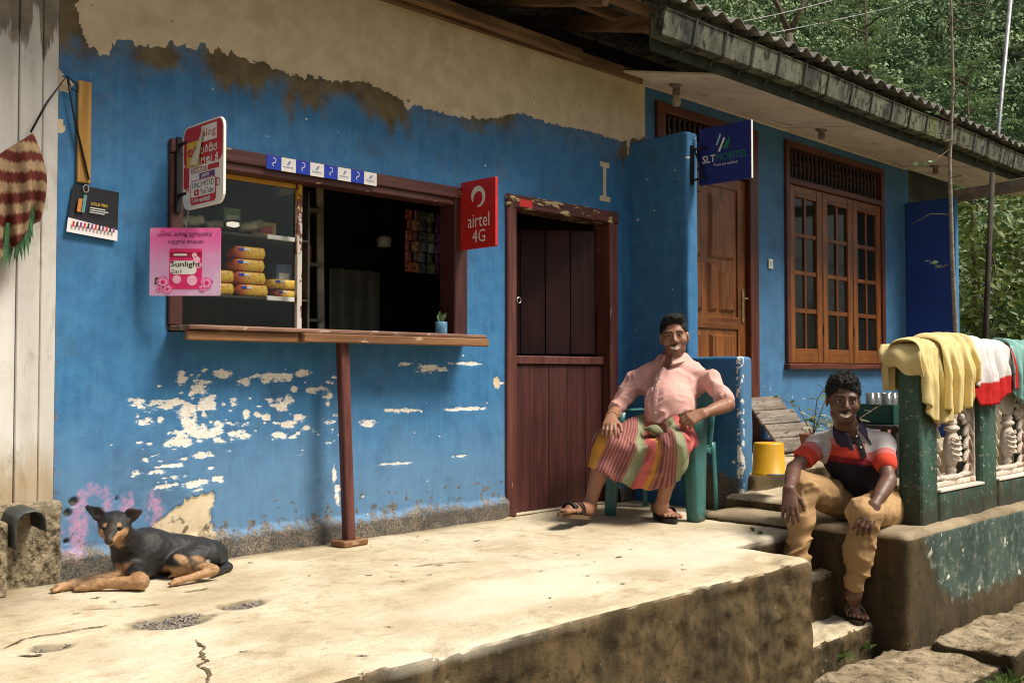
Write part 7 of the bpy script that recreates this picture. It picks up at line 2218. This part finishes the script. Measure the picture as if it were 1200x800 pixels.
# ------------------------------------------------------------------ washing laid over the balustrade
def drape(name, x0, x1, top, hem_f, hem_b, colfn, seed, label, cat='clothes', nfold=5, amp=.022, ytop=-2.07, half=.085, nu=70, nv=60, lift=0.0):
    q = random.Random(seed); ph = [q.uniform(0, 6.28) for _ in range(6)]
    V = []; Cc = []
    for j in range(nv + 1):
        v = j / nv
        for i in range(nu + 1):
            u = i / nu
            x = x0 + (x1 - x0) * u
            hf_, hb_ = hem_f(u), hem_b(u)
            Lf = top - hf_; Lb = top - hb_; Lt = math.pi * half
            s = v * (Lf + Lb + Lt)
            fo = math.sin(u * nfold * 6.283 + ph[0] + 1.2 * math.sin(u * 7 + ph[1])) + .5 * math.sin(u * nfold * 2.3 * 6.283 + ph[2])
            if s < Lb:
                k = (Lb - s) / max(Lb, 1e-6); y = ytop + half; z = top - (Lb - s); dy = 1
            elif s < Lb + Lt:
                a = (s - Lb) / half; k = 0; y = ytop + half * math.cos(a); z = top + half * .55 * math.sin(a); dy = -math.cos(a) * .0
            else:
                k = (s - Lb - Lt) / max(Lf, 1e-6); y = ytop - half; z = top - (s - Lb - Lt); dy = -1
            hang = min(1, k * 2.2)
            y += dy * abs(amp) * (fo * .6 + .7) * hang * (1 if dy else 0)
            x += .018 * math.sin(fo + 3 * v + ph[3]) * hang + .02 * math.sin(5 * v + ph[4]) * hang
            z += (.012 * (fo + 1) + .012 * math.sin(u * 23 + ph[5])) * (1 - hang) + lift
            V.append((x, y, z)); Cc.append(colfn(u, v, -k * dy))
    F = np.array([(j * (nu + 1) + i, j * (nu + 1) + i + 1, (j + 1) * (nu + 1) + i + 1, (j + 1) * (nu + 1) + i) for j in range(nv) for i in range(nu)])
    V = np.array(V); n3 = (fbm(V, 9, seed, 3) - .5) * .018; V[:, 1] += n3; V[:, 2] += n3 * .5
    o = fast_mesh(name, V, F, M_wash, None, True, {'Col': Cc})
    md = o.modifiers.new('thick', 'SOLIDIFY'); md.thickness = .004
    return tag(o, label, cat)
M_wash = attr_mat('washed_cotton', 'Col', .9, .12, .25, 300, .06)
def ip(xs_, ys_): return lambda u: float(np.interp(u, xs_, ys_))
YL = (.72, .58, .27)
drape('yellow_shirt', 5.60, 6.02, 1.03, ip([0, .3, .55, .8, 1], [.74, .63, .61, .62, .66]), ip([0, 1], [.80, .80]), lambda u, v, k: YL if k < .97 else (.55, .40, .14), 1, 'pale yellow shirt hung over the balustrade beside the navy shirt sitter', nfold=3, amp=.03)
drape('yellow_shirt', 5.86, 6.34, 1.05, ip([0, .2, .45, .7, .85, 1], [.70, .66, .68, .70, .82, .88]), ip([0, 1], [.85, .85]), lambda u, v, k: (.62, .45, .16) if (u > .7 and k > .6) else YL, 2, 'pale yellow shirt with open sleeve next to the white garment', nfold=3.4, amp=.045, half=.10)
# end flap of the first shirt folded round the corner post
fp = MB()
fp.grid(lambda u, v: (5.63 - .055 * math.sin(math.pi * min(1, v * 1.1)) * .6 - .05 * v + .012 * math.sin(u * 9), -2.16 + .24 * u - .03 * v, 1.065 - .20 * v * (1 - .45 * u) + .012 * math.sin(u * 12) * v), 14, 12)
o = fp.build('shirt_flap', mat('pale_yellow_cotton', YL, .9, .08, 10, .25, 260, .12), bpy.data.objects['yellow_shirt'], True)
o.modifiers.new('thick', 'SOLIDIFY').thickness = .004
def redwhite(u, v, k):
    if k > .58 and u > .16: return (.52, .022, .020)
    if (.10 < u < .2 and k > .25) or (.30 < u < .36 and k > .3) or u > .93: return (.50, .025, .025)
    return (.70, .67, .66)
drape('red_white_garment', 6.28, 7.02, 1.045, ip([0, .15, .2, .6, .65, 1], [.84, .80, .70, .71, .76, .80]), ip([0, 1], [.85, .85]), redwhite, 3, 'white garment with red panels between the yellow and mint clothes', nfold=4, amp=.03)
drape('mint_garment', 6.98, 7.75, 1.05, ip([0, .2, .6, 1], [.80, .70, .70, .74]), ip([0, 1], [.85, .85]), lambda u, v, k: (.22, .42, .38) if not .6 < k < .63 else (.06, .10, .10), 4, 'mint green garment laid over the balustrade past the red one', nfold=5, amp=.03)
drape('grey_cloth', 7.70, 8.5, 1.05, ip([0, 1], [.80, .78]), ip([0, 1], [.85, .85]), lambda u, v, k: (.45, .46, .47), 5, 'light grey cloth at the far end of the washing', nfold=4, amp=.02)

# ------------------------------------------------------------------ bucket, leaning boards, crate of glasses, pots
bk_ = (5.799, -1.09, 0.252)
bu = thing('bucket', 'yellow plastic bucket upside down on the terrace edge', 'bucket', bk_)
M_buck = mat('yellow_plastic', (.62, .34, .015), .4, .12, 5, .05, 60, .4, dirt=(.42, .22, .02), dirt_amt=.5)
one('shell', M_buck, bu, lambda m: m.lathe([(.108, 0), (.110, .008), (.104, .012), (.094, .195), (.088, .205), (.02, .207)], bk_, 24), True)
one('handle', mat('grey_plastic_handle', (.12, .14, .16), .4, .1), bu, lambda m: m.tube([(bk_[0] + .13 * math.cos(a), bk_[1] + .13 * math.sin(a), bk_[2] + .012) for a in np.linspace(-2.7, .4, 16)], .006, 6))
lb = thing('leaning_boards', 'weathered grey boards leaning on the blue wall behind the bucket', 'boards', (7.6, -.1, .26))
M_grey = wood('weathered_grey_board', (.13, .105, .085), (.27, .23, .19), 0, .9, 6, .15, wear=(.07, .055, .045), wear_at=.6)
pA, pB = np.array([7.42, -.30, .262]), np.array([7.42, .04, .70])
dl = unit(pB - pA); Lh = np.linalg.norm(pB - pA)
for k in range(4):
    c_ = pA + dl * Lh * (k + .5) / 4; ext = .40 - .045 * k
    one('board', M_grey, lb, lambda m: m.obox(c_ + np.array([ext * .5 + .1 - .03 * k, -.006 * (k % 2), 0]), ((1, 0, .01 * (k - 1)), dl, np.cross((1, 0, 0), dl)), (ext, Lh / 8 - .003, .011), .005))
tb = thing('side_table', 'small dark table behind the sitter carrying the green crate', 'table', (7.6, -1.0, .25))
M_dkw = wood('dark_table_wood', (.02, .017, .015), (.045, .04, .035), 0, .7)
cr0 = np.array((7.662, -1.0, 0.524))
one('table_top', M_dkw, tb, lambda m: m.box(cr0[0] - .28, cr0[0] + .35, -1.22, -.80, cr0[2] - .045, cr0[2] - .012, .006))
for sx_ in (-.24, .31):
    for sy in (-1.18, -.84):
        one('leg', M_dkw, tb, lambda m: m.bar((cr0[0] + sx_, sy, .03), (cr0[0] + sx_, sy, cr0[2] - .046), .045, .045, (0, 1, 0)))
cr = thing('crate', 'dark green plastic crate on the table behind the green post', 'crate', tuple(cr0 + np.array([0, 0, -.012])))
M_crate = mat('green_crate', (.012, .065, .05), .5, .2, 10, .1)
cz = cr0[2] - .010
boxes('side', M_crate, cr, (cr0[0] - .21, cr0[0] + .21, -1.16, -1.145, cz, cz + .15, .004), (cr0[0] - .21, cr0[0] + .21, -.875, -.86, cz, cz + .15, .004), (cr0[0] - .21, cr0[0] - .195, -1.144, -.876, cz, cz + .15, .004), (cr0[0] + .195, cr0[0] + .21, -1.144, -.876, cz, cz + .15, .004))
one('base', M_crate, cr, lambda m: m.box(cr0[0] - .194, cr0[0] + .194, -1.144, -.876, cz, cz + .012, .003))
boxes('grip', M_wht, cr, (cr0[0] - .10, cr0[0] - .02, -1.164, -1.1605, cz + .05, cz + .10, .002))
M_clear = NT('clear_glass'); M_clear.base((.80, .84, .84)); M_clear.set(.12, .4); M_clear.b.inputs['Transmission Weight'].default_value = .88; M_clear = M_clear.m
for k in range(8):
    p = (cr0[0] - .15 + .1 * (k % 4), -1.08 + .13 * (k // 4), cz + .013)
    m = MB(); m.lathe([(.026, 0), (.028, .004), (.036, .15 + .07), (.034, .22), (.024, .02)], p, 12)
    tag(m.build('drinking_glass', M_clear, None, True), 'clear upturned drinking glass standing in the green crate', 'glass', 'drinking glasses in the crate')
def leaf_mesh(m, p, d, L_, w, roll=0.0, droop=.3):
    """one pointed leaf, two quads, bent down at the tip"""
    dx, dy, dz = d; n = math.sqrt(dx * dx + dy * dy + dz * dz) + 1e-9; dx /= n; dy /= n; dz /= n
    sx, sy = dy, -dx; n = math.hypot(sx, sy)
    if n < 1e-6: sx, sy, n = 1.0, 0.0, 1.0
    sx /= n; sy /= n; sz = 0.0
    nx, ny, nz = sy * dz, -sx * dz, sx * dy - sy * dx
    c, k = math.cos(roll), math.sin(roll)
    sx, sy, sz = sx * c + nx * k, sy * c + ny * k, nz * k
    px, py, pz = p
    def at_(t, q, dr): return (px + dx * L_ * t + sx * w * q, py + dy * L_ * t + sy * w * q, pz + dz * L_ * t + sz * w * q - dr * droop * L_)
    i = len(m.v)
    m.v += [at_(0, 0, 0), at_(.35, .5, 0), at_(.7, .38, .15), at_(1, 0, .4), at_(.7, -.38, .15), at_(.35, -.5, 0)]
    m.f += [(i, i + 1, i + 2, i + 3), (i, i + 3, i + 4, i + 5)]
def leaf_mat(name, a, b, rough=.5, trans=.25):
    t = NT(name); g = t.n('ShaderNodeNewGeometry')
    r_ = g.outputs['Random Per Island'] if 'Random Per Island' in g.outputs else t.noise(t.coord(), 5)
    c = t.mix(r_, a, b)
    c = t.mix(t.math('MULTIPLY', t.ramp(t.noise(t.coord(), .6, 3), .4, .7), .5), c, tuple(k * .55 for k in a))
    t.base(c); t.set(rough, .35)
    out = t.t.nodes['Material Output']
    tr = t.n('ShaderNodeBsdfTranslucent'); t.put(tr.inputs[0], c)
    mx = t.n('ShaderNodeMixShader'); mx.inputs[0].default_value = trans
    t.l(t.b.outputs[0], mx.inputs[1]); t.l(tr.outputs[0], mx.inputs[2]); t.l(mx.outputs[0], out.inputs['Surface'])
    return t.m
M_leafA = leaf_mat('pot_leaf', (.05, .10, .03), (.14, .22, .07))
M_leafP = leaf_mat('pale_leaf', (.22, .28, .18), (.34, .38, .26))
M_stem = mat('stem', (.16, .12, .06), .8, .3, 20, .1)
def potted(p, label, h, n, mt, seed, pot=True):
    q = random.Random(seed)
    o = thing('potted_plant', label, 'plant', p)
    p = np.array(p)
    if pot: one('pot', mat('clay_pot', (.22, .08, .045), .8, .2), o, lambda m: m.lathe([(.07, 0), (.075, .01), (.10, .15), (.105, .17), (.09, .172), (.085, .15)], p, 16), True)
    st = MB(); lf = MB()
    for k in range(n):
        a = q.uniform(0, 6.28); d = np.array([math.cos(a) * .45, math.sin(a) * .45, 1])
        L_ = h * q.uniform(.6, 1.1)
        b0 = p + np.array([0, 0, .15 if pot else 0]); b1 = b0 + unit(d) * L_ * .6; b2 = b1 + unit(d + np.array([math.cos(a), math.sin(a), -.3])) * L_ * .4
        st.tube([b0, b1, b2], [.006, .004, .002], 5)
        for r in range(7):
            t_ = .25 + .75 * r / 6; b = b0 * (1 - t_) + b1 * t_ if t_ < .6 else b1 * (1 - (t_ - .6) / .4) + b2 * (t_ - .6) / .4
            aa = q.uniform(0, 6.28); leaf_mesh(lf, b, (math.cos(aa), math.sin(aa), q.uniform(-.1, .7)), q.uniform(.05, .09), q.uniform(.03, .045), q.uniform(-.5, .5))
    st.build('stems', M_stem, o, True); tag(lf.build('leaves', mt, o), kind='stuff')
potted((6.72, -1.12, .12), 'pale leafed potted plant close behind the polo shirt sitter', .52, 8, M_leafP, 3)
potted((7.35, -.55, .252), 'thin twiggy plant against the blue wall under the window', .55, 3, M_leafA, 5)

# ------------------------------------------------------------------ plants beside the house, poles and wires
M_leafB = leaf_mat('vine_leaf', (.035, .085, .022), (.16, .24, .06))
M_leafD = leaf_mat('bush_leaf_dark', (.022, .055, .018), (.09, .15, .04))
M_leafY = leaf_mat('bush_leaf_yellow', (.08, .13, .03), (.20, .24, .06))
M_bark = mat('bark', (.10, .075, .05), .9, .4, 14, .5, 40)
def bush(p, rx, ry, rz, n, mt, label, seed, leaf=.10, name='bush', group='bushes beyond the house'):
    q = random.Random(seed); o = thing(name, label, 'bush', p, group)
    p = np.array(p)
    st = MB()
    clumps = []
    for k in range(14):
        a = q.uniform(0, 6.28); r = q.uniform(.15, .95)
        c = p + np.array([rx * r * math.cos(a), ry * r * math.sin(a), rz * q.uniform(.25, 1.85)])
        clumps.append((c, q.uniform(.25, .55) * min(rx, rz)))
        st.tube([p, p * .45 + c * .55 + np.array([0, 0, .1]), c], [.035, .022, .008], 6)
    st.build('stems', M_bark, o, True)
    lf = MB()
    for k in range(n):
        c, r = clumps[q.randrange(len(clumps))]
        d = unit([q.gauss(0, 1), q.gauss(0, 1), q.gauss(0, .9)])
        b = c + d * r * q.uniform(.35, 1.1)
        b[2] = max(b[2], p[2] + .05)
        leaf_mesh(lf, b, d + np.array([q.uniform(-.6, .6), q.uniform(-.6, .6), q.uniform(-.3, .6)]), leaf * q.uniform(.6, 1.4), leaf * q.uniform(.35, .6), q.uniform(-1, 1), .5)
    tag(lf.build('foliage', mt, o), kind='stuff')
    return o
bush((16.3, -.4, -.6), 1.5, 1.2, 1.3, 2600, M_leafB, 'broad green leafy bush just past the blue side screen', 1, .17)
bush((18.2, -2.4, -.6), 1.6, 1.4, 1.5, 2600, M_leafD, 'dark green bush behind the black pole and washing', 2, .16)
bush((19.5, .6, -.6), 1.8, 1.4, 2.3, 2600, M_leafB, 'tall green bush rising behind the blue side screen', 3, .18)
bush((21.5, 2.8, -.6), 2.2, 1.6, 2.6, 2600, M_leafY, 'yellow green bush under the far eave of the house', 4, .20)
bush((21.0, -4.2, -.6), 2.0, 1.6, 2.2, 2200, M_leafB, 'green bush on the slope beyond the washing', 5, .19)
bush((24.5, -1.0, -.6), 2.6, 2.0, 3.0, 2600, M_leafD, 'deep green tall bush at the back of the yard', 6, .22)
# rusty boards standing in the yard
rb = thing('rusty_fence', 'rusty upright boards standing among the bushes', 'fence', (14.6, -2.9, -.6))
M_rust = wood('rusty_board', (.06, .022, .012), (.13, .05, .028), 2, .9)
for k, (u_, h_) in enumerate(((0, 2.35), (.26, 2.75), (.52, 2.65), (.80, 2.9), (1.08, 2.7), (1.4, 2.8))):
    one('board', M_rust, rb, lambda m: m.bar((14.3 + u_ * .7, -2.75 - u_ * .7, -.68), (14.32 + u_ * .7 + .05 * math.sin(k * 2.1), -2.75 - u_ * .7, -.66 + h_), .03, .20, (.7, -.7, 0)))
# thin climbing stem in front of the eave
q = random.Random(12)
vt = thing('sapling', 'thin bare sapling with a few leaves before the eave', 'sapling', (7.5, -1.62, .05))
base = np.array((7.496, -1.62, 1.128)); base[2] = .05
pts = [base, np.array((7.468, -1.62, 1.189)), np.array((7.425, -1.62, 1.74)), np.array((7.401, -1.62, 2.415)), np.array((7.481, -1.62, 2.988)), np.array((7.467, -1.62, 3.485)), np.array((7.437, -1.62, 3.978))]
one('trunk', mat('grey_bark', (.28, .24, .19), .9, .3, 30, .4, 60), vt, lambda m: m.tube(pts, [.020, .017, .015, .013, .011, .009, .006], 7), True)
tw = MB(); lf = MB()
for k in range(26):
    t_ = q.uniform(.15, 1.0); i = min(int(t_ * 5) + 1, 5); b = pts[i] * (1 - (t_ * 5 % 1)) + pts[min(i + 1, 6)] * (t_ * 5 % 1)
    a = q.uniform(0, 6.28); L_ = q.uniform(.10, .30)
    e = b + np.array([math.cos(a), math.sin(a), q.uniform(-.5, .6)]) * L_
    m_ = (b + e) / 2 + np.array([0, 0, q.uniform(-.05, .05)])
    tw.tube([b, m_, e], [.004, .003, .002], 5)
    if t_ < .55 and k % 2 == 0:
        for r in range(6):
            leaf_mesh(lf, m_ * (1 - r / 6) + e * r / 6, (math.cos(a + r * 2.4), math.sin(a + r * 2.4), .2), .045, .032, q.uniform(-1, 1))
tag(tw.build('twigs', M_stem, vt, True), kind='stuff'); tag(lf.build('leaves', leaf_mat('fresh_leaf', (.12, .24, .10), (.26, .40, .20)), vt), kind='stuff')
pl_ = thing('pole', 'dark upright pole under the far end of the eave', 'pole', (9.461, -1.1, 1.029))
pa = np.array((9.448, -1.1, 1.22)); pa[2] = -.6
one('shaft', mat('tarred_pole', (.035, .028, .02), .8, .4, 12, .3), pl_, lambda m: m.tube([pa, np.array((9.45, -1.1, 1.258)), np.array((9.668, -1.1, 2.721))], [.028, .027, .024], 8), True)
gp = thing('steel_pole', 'slim grey steel pole rising behind the corrugated roof', 'pole', (18.0, 4.0, -.6))
s0 = np.array((24.282, 4.0, 6.453)); s1 = np.array((25.297, 4.0, 10.119)); s00 = s0 + (s0 - s1) * 3.0; s00 = s0 - (s1 - s0) * ((s0[2] + .6) / (s1[2] - s0[2]))
one('shaft', mat('galvanised', (.28, .29, .30), .5, .2, 10, .1, 60, .4, .5), gp, lambda m: m.tube([s00, s0, s1], .05, 8), True)
for k, (a, b) in enumerate((((16.062, 9.0, 7.505), (30.744, 9.0, 12.59)), ((17.794, 9.0, 8.494), (25.386, 9.0, 11.223)))):
    a, b = np.array(a), np.array(b); a = a - (b - a) * .6; b = b + (b - a) * .5
    m = MB(); m.tube([a * (1 - t_) + b * t_ - np.array([0, 0, .35 * math.sin(math.pi * t_)]) for t_ in np.linspace(0, 1, 14)], .012, 5)
    tag(m.build('overhead_wire', flat('wire_grey', (.35, .35, .35)), None, True), ['pale overhead wire crossing before the wooded hill', 'upper overhead wire crossing near the bare tree'][k], 'wire')

# ------------------------------------------------------------------ trees between house and hill
def feather_tree(p, h, seed, label, spread=1.0, n=26):
    q = random.Random(seed); o = thing('feathery_tree', label, 'tree', p, 'trees behind the house'); p = np.array(p)
    tr = MB(); lf = MB(); br = MB()
    top = p + np.array([q.uniform(-.4, .4), q.uniform(-.4, .4), h])
    tr.tube([p, p * .5 + top * .5 + np.array([.1, 0, 0]), top], [.09, .06, .015], 8)
    for k in range(n):
        t_ = q.uniform(.35, 1.0); b = p * (1 - t_) + top * t_
        a = q.uniform(0, 6.28); L_ = spread * (1.25 - .7 * t_) * q.uniform(1.0, 2.0)
        pts = [b]
        d = np.array([math.cos(a), math.sin(a), q.uniform(.3, .9)])
        for r in range(4):
            d = unit(d + np.array([q.uniform(-.2, .2), q.uniform(-.2, .2), -.10])); pts.append(pts[-1] + d * L_ / 4)
        br.tube(pts, [.022, .017, .012, .007, .003], 5)
        for r in range(26):
            tt = q.uniform(.2, 1.0) * 4; i = min(int(tt), 3); c = pts[i] * (1 - tt + i) + pts[i + 1] * (tt - i)
            aa = q.uniform(0, 6.28); dd = unit(np.array([math.cos(aa), math.sin(aa), q.uniform(-.3, .5)]))
            Lr = q.uniform(.22, .5)
            for s_ in range(7):                   # pinnate frond
                cc = c + dd * Lr * (s_ + 1) / 7 - np.array([0, 0, .04 * (s_ / 7) ** 2])
                sd = unit(np.cross(dd, (0, 0, 1)))
                for sg in (-1, 1):
                    leaf_mesh(lf, cc, dd * .5 + sd * sg, .085, .022, q.uniform(-.6, .6), .4)
    tr.build('trunk', M_bark, o, True); br.build('limbs', M_bark, o, True)
    tag(lf.build('crown', leaf_mat('feather_leaf', (.07, .14, .05), (.20, .30, .12), .6, .35), o), kind='stuff')
feather_tree((20.5, 5.2, -.6), 9.6, 3, 'feathery green tree standing behind the roof by the steel pole', 1.25, 34)
feather_tree((25.5, 5.0, -.6), 9.0, 5, 'second feathery tree, lower, right beside the steel pole', 1.2, 26)
bt_ = thing('bare_tree', 'bare forked tree in front of the wooded hill', 'tree', (22, 14, -.6))
b0 = np.array((35.85, 16.0, 13.544)); b0[2] = -.6
br = MB(); q = random.Random(6)
def branch(a, d, L_, r, dep):
    b = a + unit(d) * L_
    br.tube([a, (a + b) / 2 + np.array([q.uniform(-.05, .05) * L_, 0, q.uniform(-.05, .05) * L_]), b], [r, r * .85, r * .65], 6)
    if dep:
        for k in range(3 if dep > 2 else 2):
            branch(b, unit(d) + np.array([q.uniform(-.7, .7), q.uniform(-.7, .7), q.uniform(-.1, .35)]), L_ * q.uniform(.55, .8), r * .6, dep - 1)
tz = (36.057, 16.0, 14.271)[2]
m = MB(); m.tube([b0, b0 * .5 + np.array((36.057, 16.0, 14.271)) * .5, np.array((36.057, 16.0, 14.271))], [.26, .22, .16], 8); m.build('trunk', M_bark, bt_, True)
branch(np.array((36.057, 16.0, 14.271)), np.array([-.35, .3, 1.0]), 2.2, .13, 4); branch(np.array((36.057, 16.0, 14.271)), np.array([.4, -.3, 1.0]), 2.2, .12, 4)
br.build('limbs', M_bark, bt_, True)

# ------------------------------------------------------------------ wooded hill
fd = np.array([.7071, .7071]); rd = np.array([.7071, -.7071])
def hill_h(s, r):
    return -0.7 + np.maximum(0, s - 85) * .60 + 5 * np.sin(s * .031 + r * .023) * sstep(85, 140, s) + 3.5 * np.sin(r * .06 + 1.3) * sstep(85, 140, s)
ss_ = np.concatenate([np.linspace(78, 330, 70)]); rr_ = np.linspace(-260, 330, 90)
SS, RR = np.meshgrid(ss_, rr_, indexing='xy')
HX, HYY = SS * fd[0] + RR * rd[0], SS * fd[1] + RR * rd[1] - 4.57
HZ = hill_h(SS, RR) + (fbm(np.stack([HX.ravel(), HYY.ravel(), 0 * HX.ravel()], 1), .05, 4) - .5).reshape(HX.shape) * 4
hv = np.stack([HX.ravel(), HYY.ravel(), HZ.ravel()], 1); n_s = len(ss_)
hfc = np.array([(j * n_s + i, j * n_s + i + 1, (j + 1) * n_s + i + 1, (j + 1) * n_s + i) for j in range(len(rr_) - 1) for i in range(n_s - 1)])
M_hill = mat('hill_undergrowth', (.035, .06, .028), .95, .4, .3, .3, 2)
hill = fast_mesh('hill', hv, hfc[:, ::-1], M_hill)
tag(hill, 'steep wooded hillside behind the house', 'hill', kind='structure')
R_ = np.random.RandomState(11)
NT_ = 5200
s = 92 + 175 * R_.rand(NT_) ** .9; a = .02 + .72 * R_.rand(NT_)
r = s * a
cx, cy = s * fd[0] + r * rd[0], s * fd[1] + r * rd[1] - 4.57
cz_ = hill_h(s, r) + (fbm(np.stack([cx, cy, 0 * cx], 1), .05, 4) - .5) * 4
rad = (1.3 + 1.4 * R_.rand(NT_) ** 1.5)
K = 90
dirs = R_.normal(size=(NT_, K, 3)); dirs /= np.linalg.norm(dirs, axis=2, keepdims=True); dirs[:, :, 2] = np.abs(dirs[:, :, 2]) * 1.1 - .25
lump = 1 + .35 * np.sin(dirs[:, :, 0:1] * 5 + R_.rand(NT_, 1, 1) * 6) * np.cos(dirs[:, :, 1:2] * 4)
cen = np.stack([cx, cy, cz_ + rad * 1.1], 1)[:, None, :] + dirs * rad[:, None, None] * (.55 + .5 * R_.rand(NT_, K, 1)) * lump * np.array([1, 1, 1.15])
nrm = dirs + R_.normal(size=dirs.shape) * .45; nrm /= np.linalg.norm(nrm, axis=2, keepdims=True)
t1 = np.cross(nrm, R_.normal(size=dirs.shape)); t1 /= np.linalg.norm(t1, axis=2, keepdims=True); t2 = np.cross(nrm, t1)
sz_ = (rad[:, None, None] * (.075 + .13 * R_.rand(NT_, K, 1)))
quad = np.stack([cen - t1 * sz_, cen - t2 * sz_ * .7, cen + t1 * sz_, cen + t2 * sz_ * .7], 2).reshape(-1, 3)
qf = np.arange(len(quad)).reshape(-1, 4)
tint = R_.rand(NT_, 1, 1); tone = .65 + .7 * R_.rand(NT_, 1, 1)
ca, cb_ = np.array((.11, .19, .095)), np.array((.26, .33, .17))  # canopy greens paled so that the colour carries the distance haze
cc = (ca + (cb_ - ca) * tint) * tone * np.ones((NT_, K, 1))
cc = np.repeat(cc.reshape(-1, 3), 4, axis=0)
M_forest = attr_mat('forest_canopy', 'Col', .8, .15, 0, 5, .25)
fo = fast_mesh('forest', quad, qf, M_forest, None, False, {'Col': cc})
tag(fo, 'dense green forest, paled in colour for haze, covering the hillside', 'forest', kind='stuff')

# ------------------------------------------------------------------ grass and weeds
gr = MB(); q = random.Random(31)
def tuft(p, n, h, sp):
    for k in range(n):
        a = q.uniform(0, 6.28); r = q.uniform(0, sp); b = np.array([p[0] + r * math.cos(a), p[1] + r * math.sin(a), p[2]])
        d = np.array([q.uniform(-.5, .5), q.uniform(-.5, .5), 1]); L_ = h * q.uniform(.5, 1.2); s = np.array([math.cos(a), math.sin(a), 0]) * .004
        gr.add([b - s, b + s, b + unit(d) * L_ * .6 + s * .6, b + unit(d + np.array([d[0], d[1], -.5])) * L_], [(0, 1, 2, 3)])
for k in range(260): tuft((q.uniform(5.0, 8.5), q.uniform(-3.6, -2.62), -.66), 12, .09, .06)
for p in ((5.622, -2.132, -0.55), (5.717, -2.149, -0.55), (5.375, -2.155, -0.56), (5.217, -1.993, -0.57), (4.988, -1.989, -0.58)): tuft(p, 26, .06, .05)
for p in ((5.122, -1.389, 0.0), (5.041, -1.483, 0.0)): tuft(p, 8, .03, .02)
for k in range(70): tuft((q.uniform(4.6, 5.5), q.uniform(-2.75, -2.5), -.66), 8, .06, .05)
tag(gr.build('grass', leaf_mat('grass_blade', (.07, .13, .03), (.20, .26, .08)),), 'short green grass and weeds round the stone slabs', 'grass', kind='stuff')
